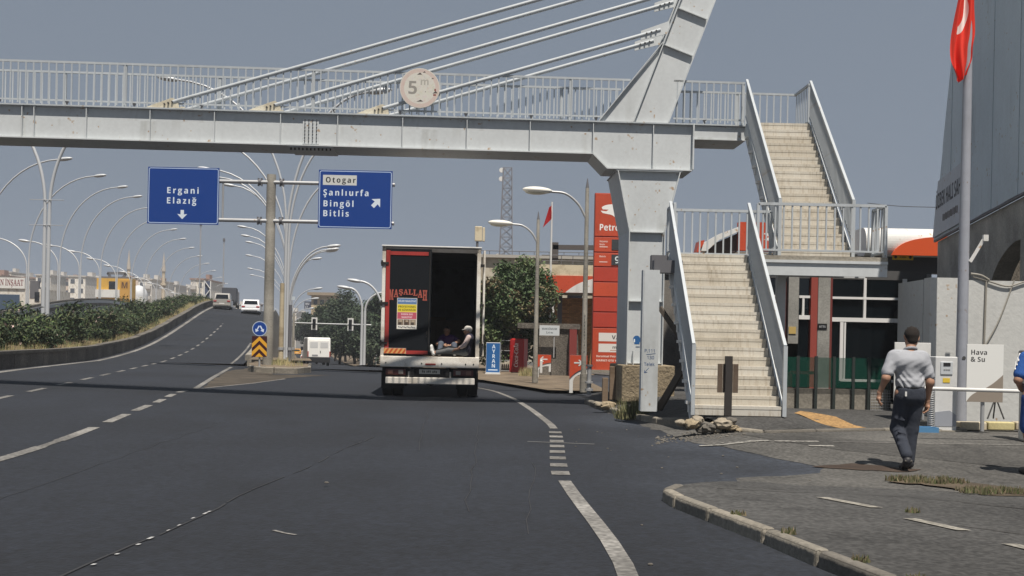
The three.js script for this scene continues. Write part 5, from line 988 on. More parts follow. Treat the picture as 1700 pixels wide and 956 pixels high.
{ // low concrete wall and lean-to in front of the tree
  const D = 45, a = at(858, 600, D), b = at(962, 600, D), o = thing('concrete_wall', 'low grey concrete wall with broken top beside the drinks fridges', 'wall', [(a.x + b.x) / 2, 0.12, -D]);
  const w = b.x - a.x, Y = v => at(905, v, D).y - 0.12;
  part('wall', slab([[-w / 2 + 0.9, 0], [w / 2, 0], [w / 2 - 0.1, Y(545)], [0.3, Y(545)], [0.1, Y(553)], [-w / 2 + 0.9, Y(556)]], 0.25), M.darkConcrete, o);
  part('roof_slab', box(w, 0.22, 1.4, 0, Y(541), -0.6), M.darkConcrete, o);
  part('side_post', box(0.3, Y(546), 0.4, w / 2 - 0.3, Y(546) / 2, 0.15), mat(0.2, 0.03, 0.025, 0.7), o);
  part('patch', slab([[-w / 2 + 1.0, 0.4], [-0.4, 0.35], [-0.35, 1.35], [-w / 2 + 0.95, 1.3]], 0.03).translate(0, 0, 0.035), M.stone, o);
  const s = thing('notice_board', 'small white notice board with grey lettering above the low wall', 'sign', [at(912, 557, D - 0.4).x, at(912, 557, D - 0.4).y, -D + 0.4]);
  part('board', box(0.82, 0.42, 0.03, 0, 0.21, 0), M.white, s);
  plate('print', 0.8, 0.4, printed(256, 128, (g, w2, h) => { g.fillStyle = '#c3c9cc'; g.fillRect(0, 0, w2, h); g.fillStyle = '#4c555c'; g.font = 'bold 36px sans-serif'; g.textAlign = 'center'; g.fillText('MAKSİMUM', w2 / 2, 56, 220); g.fillText('3,4 m', w2 / 2, 104, 200); }), s, 0, 0.21, 0.0165);
  part('leg', box(0.04, 0.9, 0.04, 0.2, -0.45, -0.03), M.galv, s);
}
{ // drinks fridges and banner
  const D = 46, p = at(857, 626, D); p.y = 0.12;
  const o = thing('drinks_fridge', 'red upright drinks fridge with white script lettering on its side', 'fridge', [p.x, p.y, -D], -0.25);
  const fr = mat(0.55, 0.02, 0.02, 0.4);
  part('cabinet', rbox(0.62, 1.5, 0.7, 0.03, 0, 0.75, -0.35), fr, o); part('door', rbox(0.54, 1.3, 0.03, 0.01, 0, 0.8, 0.015), mat(0.35, 0.015, 0.015, 0.3), o);
  plate('script', 0.4, 1.1, decal(128, 352, (g) => { g.save(); g.translate(92, 340); g.rotate(-Math.PI / 2); g.fillStyle = '#ecdcd8'; g.font = 'italic bold 78px serif'; g.fillText('Coca-Cola', 0, 0, 330); g.restore(); }), o, -0.02, 0.78, 0.0315);
  const q = at(840, 626, D); q.y = 0.12;
  const s = thing('bottle_rack', 'dark metal bottle rack between the blue banner and the red fridge', 'rack', [q.x, q.y, -D - 0.1]);
  part('frame', [[-0.23, 0], [0.23, 0], [-0.23, -0.4], [0.23, -0.4]].map(([x, z]) => box(0.03, 1.5, 0.03, x, 0.75, z)), M.galv, s);
  for (let i = 0; i < 4; i++) part('shelf', box(0.46, 0.03, 0.42, 0, 0.12 + i * 0.43, -0.2), M.galv, s);
  for (let i = 0; i < 3; i++) for (let k = 0; k < 5; k++) part('bottle', [cyl(0.035, 0.035, 0.2, -0.17 + k * 0.085, 0.14 + i * 0.43, -0.1, 8), cyl(0.03, 0.012, 0.08, -0.17 + k * 0.085, 0.34 + i * 0.43, -0.1, 8)], mat(0.03, 0.025, 0.02, 0.2), s);
  const b = at(818, 622, D - 1); b.y = 0.12;
  const n = thing('drink_banner', 'blue upright banner with white letters beside the truck', 'banner', [b.x, b.y, -D + 1]); n.scale.setScalar(0.9);
  part('board', rbox(0.66, 1.42, 0.12, 0.02, 0, 0.75, 0), mat(0.5, 0.52, 0.55, 0.5), n);
  plate('print', 0.62, 1.34, printed(160, 352, (g, w, h) => { g.fillStyle = '#235f9c'; g.fillRect(0, 0, w, h); g.fillStyle = '#dce8f4'; g.font = 'bold 62px sans-serif'; g.textAlign = 'center'; [...'AYRAN'].forEach((c, i) => g.fillText(c, w / 2 + 6, 64 + i * 58)); g.fillRect(24, 318, 112, 12); }), n, 0, 0.76, 0.0615);
  part('foot', box(0.7, 0.05, 0.4, 0, 0.025, 0), M.white, n);
}
{ // small flag beyond the kiosk
  const D = 49, p = at(911, 600, D); p.y = 0.1;
  const o = thing('flag_pole', 'thin white flag pole left of the price totem', 'flag pole', [p.x, p.y, -D]);
  part('pole', cyl(0.06, 0.04, at(917, 335, D).y - p.y, 0, 0, 0, 10), M.white, o);
  const f = thing('flag', 'small red flag hanging limp on the thin pole', 'flag', [at(916, 345, D).x, at(916, 372, D).y, -D]);
  const rows = []; for (let j = 0; j <= 10; j++) { const row = []; for (let i = 0; i <= 6; i++) { const t = i / 6, s = j / 10; row.push(V(-t * (0.12 + 0.26 * s), 0.85 - s * 0.62 - t * 0.3 * (0.3 + s), 0.05 * Math.sin(t * 9 + s * 2))); } rows.push(row); }
  part('cloth', quads(rows), new THREE.MeshPhysicalMaterial({ color: 0xa8161b, roughness: 0.9, side: THREE.DoubleSide }), f);
}
{ // canopy with white rounded fascia behind the stairs
  const D = 34, o = thing('station_canopy', 'petrol station canopy with white rounded fascia and red end panels', 'canopy', [at(1350, 600, D).x, 0.2, -D]);
  const X = u => at(u, 420, D).x - o.position.x, Y = (v, u = 1450) => at(u, v, D).y - 0.2;
  const prof = new THREE.Shape(); const y0 = Y(426), y1 = Y(379); prof.moveTo(0, y0); prof.lineTo(0.25, y0); prof.bezierCurveTo(0.55, y0 + 0.1, 0.55, y1 - 0.05, 0.1, y1); prof.lineTo(-1, y1); prof.lineTo(-1, y0); prof.closePath();
  const fasc = new THREE.ExtrudeGeometry(prof, { depth: 8, bevelEnabled: false, curveSegments: 16 }).rotateY(-Math.PI / 2).translate(0, 0, 0);
  // main right-hand fascia
  const g1 = new THREE.ExtrudeGeometry(prof, { depth: X(1560) - X(1430), bevelEnabled: false, curveSegments: 16 }).rotateY(-Math.PI / 2).translate(X(1560), 0, 0);
  part('white_fascia', g1, M.white, o);
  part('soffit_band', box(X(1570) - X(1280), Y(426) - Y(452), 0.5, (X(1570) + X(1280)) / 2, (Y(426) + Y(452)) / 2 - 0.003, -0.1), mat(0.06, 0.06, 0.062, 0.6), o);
  const arch = new THREE.Shape(), c = X(1517), r = X(1562) - c; arch.moveTo(c - r * 1.02, Y(425)); arch.bezierCurveTo(c - r * 0.8, Y(402), c - r * 0.2, Y(395), c + r, Y(393)); arch.lineTo(c + r, Y(425)); arch.closePath();
  part('red_arch', new THREE.ExtrudeGeometry(arch, { depth: 0.12, bevelEnabled: false }).translate(0, 0, 0.42), mat(0.66, 0.1, 0.03, 0.4), o);
  const sgn = part('height_notice', box(0.64, 0.17, 0.03, X(1490), Y(428), 0.46), mat(0.7, 0.45, 0.02, 0.5), o);
  plate('notice_print', 0.62, 0.15, printed(256, 64, (g, w, h) => { g.fillStyle = '#d9a818'; g.fillRect(0, 0, w, h); g.fillStyle = '#2a2410'; g.beginPath(); g.arc(34, 32, 20, 0, 7); g.arc(222, 32, 20, 0, 7); g.fill(); g.font = 'bold 30px sans-serif'; g.textAlign = 'center'; g.fillText('4.50m', 128, 43); }), sgn, X(1490), Y(428), 0.477);
  // left-hand wing with sloped white edge and red logo panel
  part('red_panel', box(X(1288) - X(1222), Y(371, 1260) - Y(418, 1260), 0.3, (X(1288) + X(1222)) / 2, (Y(371, 1260) + Y(418, 1260)) / 2, 0.2), stationRed, o);
  plate('logo', 0.62, 0.62, decal(200, 200, (g) => { g.fillStyle = '#ece8e4'; g.beginPath(); g.moveTo(30, 70); g.lineTo(110, 30); g.lineTo(190, 40); g.lineTo(190, 170); g.lineTo(120, 160); g.lineTo(60, 130); g.lineTo(30, 130); g.lineTo(90, 100); g.closePath(); g.fill(); }), o, X(1274), Y(395, 1270), 0.353);
  part('white_wing', slab([[X(1157), Y(418, 1160)], [X(1166), Y(404, 1160)], [X(1190), Y(390, 1190)], [X(1222), Y(378, 1222)], [X(1222), Y(386, 1222)], [X(1190), Y(400, 1190)], [X(1170), Y(418, 1170)]], 0.9).translate(0, 0, 0.35), M.white, o);
  part('red_tip', slab([[X(1153), Y(420, 1160)], [X(1157), Y(402, 1160)], [X(1166), Y(400, 1160)], [X(1160), Y(420, 1160)]], 0.6).translate(0, 0, 0.35), stationRed, o);
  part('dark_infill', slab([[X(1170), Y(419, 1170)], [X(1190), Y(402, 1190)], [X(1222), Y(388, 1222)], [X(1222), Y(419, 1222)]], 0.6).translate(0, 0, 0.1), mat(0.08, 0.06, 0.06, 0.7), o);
  part('roof', box(X(1570) - X(1165), 0.4, 6, (X(1570) + X(1165)) / 2, Y(426) - 0.1, -3.4), M.concrete, o);
  for (const u of [1240, 1500]) part('column', box(0.4, Y(430), 0.4, X(u), Y(430) / 2, -2.5), M.white, o);
}
{ // shop behind the stairs: glazed front with white bars
  const D = 26, o = thing('station_shop', 'glazed petrol station shop with white window bars behind the stairs', 'shop', [at(1400, 640, D).x, 0.2, -D]);
  const X = u => at(u, 560, D).x - o.position.x, Y = v => at(1400, v, D).y - 0.2, w = 0.05;
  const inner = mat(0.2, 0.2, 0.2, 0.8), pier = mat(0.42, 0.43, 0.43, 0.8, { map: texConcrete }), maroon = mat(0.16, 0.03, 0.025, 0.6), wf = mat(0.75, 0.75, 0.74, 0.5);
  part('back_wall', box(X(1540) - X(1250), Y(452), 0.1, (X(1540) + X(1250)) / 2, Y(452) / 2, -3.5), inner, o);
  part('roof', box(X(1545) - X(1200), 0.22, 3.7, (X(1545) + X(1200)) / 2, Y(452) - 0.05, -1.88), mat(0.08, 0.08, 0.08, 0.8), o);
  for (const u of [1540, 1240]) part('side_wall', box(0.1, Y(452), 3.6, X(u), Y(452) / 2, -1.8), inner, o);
  const pane = new THREE.MeshPhysicalMaterial({ color: 0x1a2228, roughness: 0.05, transmission: 0.6, thickness: 0 });
  const glassAt = (u0, u1, v0, v1) => part('pane', box(X(u1) - X(u0), Y(v0) - Y(v1), 0.015, (X(u0) + X(u1)) / 2, (Y(v0) + Y(v1)) / 2, -0.05), pane, o);
  const vb = (u, v0, v1, t = 0.06) => part('bar', box(t, Y(v0) - Y(v1), 0.06, X(u), (Y(v0) + Y(v1)) / 2, 0), wf, o);
  const hb = (u0, u1, v, t = 0.055) => part('bar', box(X(u1) - X(u0), t, 0.063, (X(u0) + X(u1)) / 2, Y(v), 0.002), wf, o);
  glassAt(1378, 1433, 461, 493); glassAt(1435, 1499, 461, 493); glassAt(1501, 1535, 461, 493); glassAt(1378, 1433, 496, 528); glassAt(1435, 1499, 496, 528); glassAt(1501, 1535, 496, 528);
  glassAt(1378, 1394, 533, 640); glassAt(1399, 1498, 536, 630); glassAt(1503, 1535, 533, 640); glassAt(1270, 1304, 460, 600); glassAt(1325, 1342, 460, 600);
  vb(1434, 461, 528); vb(1500, 461, 640, 0.09); hb(1378, 1536, 494.5); hb(1378, 1536, 530.5, 0.1); vb(1396.5, 533, 632, 0.08); vb(1402, 535, 630, 0.04); hb(1396, 1500, 631, 0.06);
  hb(1325, 1343, 494, 0.06); vb(1332, 494, 528, 0.05); hb(1325, 1349, 528, 0.1); hb(1270, 1298, 494, 0.06); hb(1282, 1302, 528, 0.12);
  part('pillar', box(X(1323) - X(1306), Y(455) - Y(572), 0.3, (X(1323) + X(1306)) / 2, (Y(455) + Y(572)) / 2, -0.05), pier, o); part('pillar', box(X(1375) - X(1355), Y(455), 0.3, (X(1375) + X(1355)) / 2, Y(455) / 2, -0.05), pier, o);
  part('maroon_strip', box(X(1355) - X(1344), Y(455), 0.2, (X(1355) + X(1344)) / 2 - 0.005, Y(455) / 2, -0.02), mat(0.3, 0.06, 0.045, 0.5), o); part('maroon_strip', box(0.06, Y(455), 0.2, X(1377), Y(455) / 2, -0.02), maroon, o); part('maroon_strip', box(0.12, Y(470), 0.2, X(1298), Y(470) / 2, -0.02), maroon, o);
  plate('door_sign', 0.22, 0.14, printed(128, 80, (g, w2, h) => { g.fillStyle = '#141416'; g.fillRect(0, 0, w2, h); g.fillStyle = '#b8bcc0'; g.font = 'bold 40px sans-serif'; g.textAlign = 'center'; g.fillText('UTTS', w2 / 2, 54); }), o, X(1362.5), Y(543), 0.112);
  part('yellow_notice', box(0.17, 0.17, 0.012, X(1313), Y(550), 0.112), mat(0.5, 0.36, 0.12, 0.6), o);
  part('counter', box(X(1490) - X(1410), 0.9, 0.6, (X(1490) + X(1410)) / 2, 0.45, -2.4), mat(0.1, 0.1, 0.11, 0.7), o);
  part('low_shelf', box(X(1470) - X(1412), 0.1, 0.5, (X(1470) + X(1412)) / 2, Y(545), -1.5), mat(0.3, 0.3, 0.3, 0.6), o);
}
{ // green screen on posts over a low wall, right of the stairs
  const D = 19.6, o = thing('green_screen_fence', 'translucent green screen on dark posts above a low wall right of the stairs', 'fence', [at(1395, 640, D).x, 0.2, -D]);
  const X = u => at(u, 640, D).x - o.position.x, Y = v => at(1395, v, D).y - 0.2;
  const green = new THREE.MeshStandardMaterial({ color: 0x0f4a3c, roughness: 0.3, transparent: true, opacity: 0.38, side: THREE.DoubleSide });
  const us = [1324, 1354, 1384, 1416, 1442, 1476];
  for (let i = 0; i + 1 < us.length; i++) part('screen_panel', box(X(us[i + 1]) - X(us[i]) - 0.03, Y(594) - Y(644), 0.012, (X(us[i]) + X(us[i + 1])) / 2, (Y(594) + Y(644)) / 2, 0), green, o);
  part('screen_panel', box(X(1324) - X(1305) - 0.03, Y(594) - Y(644), 0.012, (X(1305) + X(1324)) / 2, (Y(594) + Y(644)) / 2, 0), green, o);
  for (const u of us) part('post', box(0.05, Y(592), 0.05, X(u), Y(592) / 2, 0.0), mat(0.02, 0.028, 0.026, 0.6), o);
  part('low_wall', box(X(1480) - X(1300), Y(646), 0.15, (X(1480) + X(1300)) / 2, Y(646) / 2, -0.12), M.concrete, o);
  part('red_barrier', [bar(V(X(1340), Y(622), -1.2), V(X(1385), Y(622), -1.2), 0.06, 0.06), bar(V(X(1340), 0, -1.2), V(X(1340), Y(622), -1.2), 0.06, 0.06), bar(V(X(1385), 0, -1.2), V(X(1385), Y(622), -1.2), 0.06, 0.06)], mat(0.4, 0.05, 0.04, 0.6), o);
  const mesh = []; for (let i = 0; i < 12; i++) mesh.push(rod(V(X(1444) + i * 0.03, 0.02, 0.06), V(X(1444) + i * 0.03, Y(646), 0.06), 0.003, 4)); for (let i = 0; i < 9; i++) mesh.push(rod(V(X(1444), 0.05 + i * 0.05, 0.062), V(X(1478), 0.05 + i * 0.05, 0.062), 0.003, 4));
  part('wire_mesh', mesh, M.galv, o);
}

{ // grey annex seen under the stairs
  const D = 31, a = at(1098, 640, D), b = at(1262, 640, D), o = thing('station_annex', 'low grey rendered annex seen between the pier and the stairs', 'building', [(a.x + b.x) / 2, 0.2, -D]), w = b.x - a.x, H = at(1130, 452, D).y - 0.2;
  part('wall', box(w, H, 3, 0, H / 2, -1.5), mat(0.26, 0.25, 0.24, 0.9, { map: texConcrete }), o); part('roof', box(w + 0.2, 0.14, 3.2, 0, H + 0.07, -1.5), M.darkConcrete, o);
  part('door', box(0.85, 2.0, 0.06, -w / 2 + 0.8, 1.0, 0.02), mat(0.12, 0.11, 0.1, 0.6), o); part('window', box(0.8, 0.7, 0.06, 0.4, 1.7, 0.02), M.glass, o);
  part('air_conditioner', rbox(0.75, 0.5, 0.3, 0.03, -0.25, 2.2, 0.16), mat(0.55, 0.55, 0.53, 0.6), o);
}

// ---------------------------------------------------------------- sports hall on the right
{
  const o = thing('sports_hall', 'tall hall clad in grey-blue metal sheets over a concrete base, on the right', 'building', [11.6, 0, -30], -1.774);
  const tones = [[0.6, 0.69, 0.74], [0.57, 0.66, 0.72], [0.62, 0.71, 0.76], [0.58, 0.68, 0.73]].map(c => mat(...c, 0.65, { map: texPaint }));
  const edge = y => Math.max(0, (y - 4.5) * 0.475), TOP = 10.7, r = rng(12);
  let s = 0; const widths = [1.15, 1.15, 1.1, 1.2, 1.15, 1.15, 1.1, 1.15, 1.15, 1.15];
  widths.forEach((w, i) => {
    const a = s, b = s + w - 0.012; s += w;
    const yA = Math.min(TOP, 4.5 + a / 0.475), yB = Math.min(TOP, 4.5 + b / 0.475);
    const pts = [[a, 4.5], [b, 4.5]]; pts.push([b, yB]); if (yB < TOP) pts.push([a, Math.max(yA, 4.52)]); else { if (yA < TOP) pts.push([TOP * 0.475 - 4.5 * 0.475, TOP]); pts.push([a, Math.max(yA, 4.52)]); }
    part('cladding_sheet', slab(pts, 0.06).translate(0, 0, (i % 2) * 0.012), tones[Math.floor(r() * 4)], o);
  });
  part('near_end_wall', box(0.2, TOP - 0.2, 8.2, s - 0.13, TOP / 2 - 0.1, -4.17), M.darkConcrete, o);
  const gable = slab([[0.05, 0], [s, 0], [s, TOP - 0.1], [(TOP - 0.1 - 4.5) * 0.475 + 0.1, TOP - 0.1], [0.1, 4.5]], 9).translate(0, 0, -0.09);
  // concrete base with an arched opening
  const sh = new THREE.Shape([[0.06, 0], [s, 0], [s, 4.46], [0.06, 4.46]].map(p => new THREE.Vector2(...p)));
  const hole = new THREE.Path(); hole.moveTo(6.1, 1.0); hole.lineTo(9.0, 1.0); hole.lineTo(9.0, 3.65); hole.lineTo(8.6, 3.65); hole.quadraticCurveTo(6.6, 3.45, 6.1, 2.4); hole.closePath(); sh.holes.push(hole);
  part('concrete_base', new THREE.ExtrudeGeometry(sh, { depth: 0.4, bevelEnabled: false }).translate(0, 0, -0.5), mat(0.66, 0.65, 0.62, 0.95, { map: texConcrete, bumpMap: bumpFine, bumpScale: 0.01 }), o);
  part('edge_trim', bar(V(0, 4.475, -0.03), V(s, 4.475, -0.03), 0.06, 0.05), M.steelDark, o);
  part('back_structure', [box(s - 3.3, 0.2, 8, s / 2 + 1.55, TOP - 0.3, -4.3), box(s - 3.3, TOP - 0.4, 0.2, s / 2 + 1.55, TOP / 2 - 0.3, -8.4)], M.darkConcrete, o);
  part('end_wall', slab([[-0.0, 0], [8, 0], [8, 4.45], [0, 4.45]], 0.2).rotateY(Math.PI / 2).translate(0.08, 0, -0.55), M.darkConcrete, o);
  const bars = []; for (let i = 0; i < 8; i++) bars.push(box(0.04, 2.7, 0.04, 6.2 + i * 0.35, 2.3, -1.2)); part('dark_grille', bars, mat(0.05, 0.045, 0.04, 0.8), o);
  part('inner_wall', box(3.4, 3.6, 0.1, 7.4, 2.2, -3), mat(0.22, 0.2, 0.18, 0.9), o);
  const bd = part('sign_panel', slab([[0.12, 4.56], [4.35, 4.56], [4.35, 6.02], [0.78, 6.02]], 0.03).translate(0, 0, 0.05), mat(0.56, 0.6, 0.64, 0.6, { map: texPaint }), o);
  plate('sign_lettering', 3.75, 1.25, decal(1024, 340, (g) => { g.fillStyle = '#23272e'; g.font = 'bold 150px sans-serif'; g.fillText('ÖZBEK HALI SAHA', 6, 170, 1000); g.fillStyle = '#4a4038'; g.font = 'bold 62px sans-serif'; for (let i = 0; i < 12; i++) g.fillRect(300 + i * 46, 236 + (i % 2) * 4, 30, 48); }), bd, 2.35, 5.28, 0.0535);
  part('vertical_trim', box(0.08, 2.6, 0.1, 4.5, 5.8, 0.06), M.steelDark, o);
}
{ // pale rendered boundary wall
  const D = 18.4, L = at(1537, 700, D), o = thing('boundary_wall', 'pale grey rendered boundary wall behind the flag pole', 'wall', [L.x, 0.15, -D]);
  const H = at(1560, 461, D).y - 0.15, X = u => at(u, 600, D).x - L.x, m = mat(0.6, 0.61, 0.595, 0.92, { map: texPaint, bumpMap: bumpFine, bumpScale: 0.003 });
  part('wall_panel', box(X(1592) - 0.02, H, 0.28, (X(1592)) / 2, H / 2, -0.1), m, o); part('wall_panel', box(3.2, H - 0.03, 0.22, X(1594) + 1.6, H / 2 - 0.015, -0.12), m, o);
  part('side_return', box(0.2, H - 0.02, 1.2, 0.1, H / 2 - 0.01, -0.85), m, o);
  part('wall_patch', box(0.42, 0.5, 0.012, X(1640), 1.05, -0.004), mat(0.38, 0.385, 0.38, 0.9, { map: texConcrete }), o);
  part('conduit', [rod(V(X(1632), 1.15, 0.01), V(X(1634), H, 0.01), 0.018, 6), tube([V(X(1632), 1.35, 0.02), V(X(1655), 1.8, 0.02), V(X(1680), H - 0.02, 0.02)], 0.012), tube([V(X(1612), H + 0.03, 0), V(X(1640), H - 0.05, 0.02), V(X(1670), H - 0.12, 0.02), V(X(1700), H - 0.03, 0.02), V(X(1740), H, 0)], 0.014), tube([V(X(1608), H + 0.08, 0), V(X(1625), H + 0.05, 0.02), V(X(1638), H - 0.02, 0.02)], 0.022)], M.pole, o);
}
{ // flag pole with the large flag
  const D = 17.6, p = at(1594, 702, D); p.y = ground(p.x, D) + 0.02;
  const o = thing('flag_pole', 'thick grey flag pole standing before the pale boundary wall', 'flag pole', p);
  part('pole', cyl(0.095, 0.06, 7.9, 0, 0, 0, 20), mat(0.36, 0.38, 0.43, 0.5, { map: texPaint }), o); part('base_plate', box(0.4, 0.03, 0.4, 0, 0.015, 0), M.galv, o);
  for (const s of [-1, 1]) part('bolt', cyl(0.015, 0.015, 0.06, s * 0.15, 0.03, 0.15, 6), M.bolt, o);
  part('bracket', [bar(V(0.08, at(1611, 435, D).y - p.y, 0.06), V(0.31, at(1636, 392, D).y - p.y, 0.1), 0.035, 0.05), box(0.08, 0.1, 0.06, 0.3, at(1634, 396, D).y - p.y, 0.1)], M.white, o);
  part('heart_sticker', new THREE.CircleGeometry(0.03, 12).translate(0, at(1597, 594, D).y - p.y, 0.0945), M.bolt, o);
  const P = (u, v, z) => { const q = at(u, v, D); return V(q.x, q.y, -D + z); };
  const lx = curve1([[-90, 1598], [-40, 1592], [0, 1587], [40, 1579], [75, 1573], [105, 1573], [132, 1583]]), rx = curve1([[-90, 1612], [0, 1616], [55, 1615.5], [80, 1611], [105, 1609], [132, 1601]]);
  const rows = [], uv = []; for (let j = 0; j <= 40; j++) { const v = -90 + 222 * j / 40, row = []; for (let i = 0; i <= 24; i++) { const t = i / 24; row.push(P(lerp(lx(v), rx(v), t), v + 6 * Math.sin(t * 5) * sm(60, 130, v), 0.09 + 0.05 * Math.sin(t * 11 + v * 0.012) + 0.03 * Math.sin(t * 23 - v * 0.03))); uv.push(t, 1 - j / 40); } rows.push(row); }
  const g = quads(rows); g.setAttribute('uv', new THREE.Float32BufferAttribute(uv, 2));
  const fm = new THREE.MeshPhysicalMaterial({ roughness: 0.85, side: THREE.DoubleSide });
  fm.map = canvasTexture(256, 512, (c, w, h) => { c.fillStyle = '#dc3320'; c.fillRect(0, 0, w, h); c.fillStyle = '#e6dcd8'; c.beginPath(); c.ellipse(85, 262, 66, 80, 0.1, 0, 7); c.fill(); c.fillStyle = '#dc3320'; c.beginPath(); c.ellipse(50, 246, 62, 72, 0.1, 0, 7); c.fill(); });
  const f = thing('flag', 'large red flag with white crescent hanging on the thick flag pole', 'flag', [0, 0, 0]); g.translate(-p.x, -p.y - 6, -p.z); f.position.set(p.x, p.y + 6, p.z);
  addMesh('cloth', g, fm, f);
}
{ // air and water machine
  const D = 17.0, p = at(1569, 716, D), o = thing('air_machine', 'white air and water machine with a small keypad beside the flag pole', 'machine', [p.x, p.y, -D]);
  const h = at(1569, 592, D).y - p.y, w = 0.35;
  part('housing', rbox(w, h, 0.3, 0.015, 0, h / 2, -0.15), mat(0.72, 0.73, 0.73, 0.45, { map: texPaint }), o);
  part('recess_panel', rbox(0.19, 0.2, 0.02, 0.008, 0.0, h - 0.18, 0.004), mat(0.5, 0.53, 0.56, 0.4), o); part('screen', box(0.11, 0.05, 0.012, 0.0, h - 0.12, 0.014), M.black, o);
  part('keypad', [-1, 0, 1].map(i => box(0.025, 0.02, 0.012, i * 0.035, h - 0.2, 0.014)), M.galv, o); part('yellow_label', box(0.11, 0.07, 0.006, 0.0, h - 0.37, 0.004), mat(0.7, 0.5, 0.05, 0.5), o);
  part('grey_swoop', slab([[-w / 2 + 0.01, 0.08], [w / 2 - 0.01, 0.08], [w / 2 - 0.01, 0.26], [0.06, 0.33], [-w / 2 + 0.01, 0.3]], 0.006).translate(0, 0, 0.006), mat(0.3, 0.32, 0.36, 0.5), o);
  const hose = []; for (let i = 0; i <= 120; i++) hose.push(V(-w / 2 - 0.05 + 0.035 * Math.cos(i * 0.9), 0.62 - i * 0.0048, 0.0 + 0.035 * Math.sin(i * 0.9))); part('coiled_hose', new THREE.TubeGeometry(new THREE.CatmullRomCurve3(hose), 300, 0.008, 5), M.galv, o);
  part('plinth', box(0.46, 0.04, 0.42, 0, 0.0, -0.13), M.concrete, o);
  const c = thing('blue_crate', 'low blue tray on the ground left of the air machine', 'tray', [at(1536, 714, D - 0.2).x, p.y - 0.01, -D + 0.2]);
  part('tray', [box(0.32, 0.02, 0.25, 0, 0.01, 0), box(0.32, 0.08, 0.02, 0, 0.05, 0.12), box(0.32, 0.08, 0.02, 0, 0.05, -0.12), box(0.02, 0.08, 0.25, -0.15, 0.05, 0), box(0.02, 0.08, 0.25, 0.15, 0.05, 0)], mat(0.08, 0.22, 0.4, 0.5), c);
}
{ // sign for air and water
  const D = 16.7, p = at(1634, 716, D), o = thing('air_water_sign', 'white board reading Hava & Su with a grey-brown curve, on a post', 'sign', [p.x, p.y, -D]);
  const a = at(1605, 571, D), b = at(1664, 668, D), w = b.x - a.x, h = a.y - b.y, cy = (a.y + b.y) / 2 - p.y, cx = (a.x + b.x) / 2 - p.x;
  part('post', cyl(0.03, 0.03, b.y - p.y + 0.1, -0.02, 0, -0.04, 10), M.galv, o);
  const bd = part('board', rbox(w, h, 0.02, 0.006, cx, cy, 0), M.white, o);
  plate('print', w - 0.004, h - 0.004, printed(384, 620, (g, W, H) => { g.fillStyle = '#e0e1de'; g.fillRect(0, 0, W, H); g.fillStyle = '#8f857a'; g.beginPath(); g.moveTo(0, H); g.bezierCurveTo(40, H * 0.9, 60, H * 0.86, 150, H * 0.8); g.bezierCurveTo(260, H * 0.72, 320, H * 0.62, W, H * 0.52); g.lineTo(W, H); g.fill(); g.fillStyle = '#2e2e30'; g.font = 'bold 74px sans-serif'; g.fillText('Hava', 36, 112); g.fillText('& Su', 36, 188); }), bd, cx, cy, 0.0115);
  const tri = thing('sign_stand', 'small dark tripod stand at the foot of the pale wall', 'stand', [at(1652, 700, 17.6).x, 0.35, -17.6]);
  part('leg', rod(V(-0.15, 0, 0.05), V(0, 0.35, 0), 0.012, 6), M.bolt, tri); part('leg', rod(V(0.12, 0, 0.05), V(0, 0.35, 0), 0.012, 6), M.bolt, tri); part('leg', rod(V(0.02, 0, -0.12), V(0, 0.35, 0), 0.012, 6), M.bolt, tri);
}
{ // white board behind the man
  const D = 17.8, a = at(1485, 568, D), b = at(1543, 666, D), o = thing('white_board', 'plain white board standing behind the walking man', 'board', [(a.x + b.x) / 2, 0.3, -D]);
  part('board', rbox(b.x - a.x, a.y - b.y, 0.03, 0.006, 0, (a.y + b.y) / 2 - 0.3, 0), M.white, o); part('leg', box(0.03, b.y - 0.3, 0.03, 0.2, (b.y - 0.3) / 2, -0.02), M.galv, o); part('leg', box(0.03, b.y - 0.3, 0.03, -0.2, (b.y - 0.3) / 2, -0.02), M.galv, o);
}
{ // barrier boom
  const D = 15.6, a = at(1500, 643, D), b = at(1692, 649, D), g0 = ground(a.x + 1, D), o = thing('barrier_boom', 'white barrier boom with its cabinet at the right edge', 'barrier', [b.x + 0.12, g0, -D]);
  part('boom', rod(V(a.x - b.x - 0.12, a.y - g0, 0.16), V(0.05, b.y - g0, 0.16), 0.028, 12), M.white, o);
  part('cabinet', rbox(0.26, 1.25, 0.3, 0.05, 0.06, 0.625, 0), mat(0.66, 0.66, 0.64, 0.5, { map: texStain }), o); part('cap', rbox(0.28, 0.08, 0.32, 0.03, 0.06, 1.28, 0), M.steelDark, o);
  part('rest_post', [cyl(0.03, 0.03, a.y - g0 - 0.03, a.x - b.x - 0.1, 0, 0.16, 10), box(0.1, 0.03, 0.1, a.x - b.x - 0.1, a.y - g0 - 0.03, 0.16)], M.galv, o);
}
{ // cream and yellow kerb blocks by the wall
  const D = 17.3, ms = [mat(0.55, 0.5, 0.4, 0.9, { map: texStain }), mat(0.55, 0.5, 0.28, 0.9, { map: texStain })];
  for (let i = 0; i < 5; i++) { const p = at(1612 + i * 46, 712, D), o = part('kerb_block', rbox(0.42, 0.13, 0.2, 0.02, 0, 0.06, 0), ms[i % 2], scene); o.position.set(p.x, p.y - 0.01, -D); tag(o, `${i % 2 ? 'yellowish' : 'cream'} kerb block at the foot of the pale wall, ${ORD[i]} from the left`, 'kerb block', 'kerb blocks by the wall'); }
}
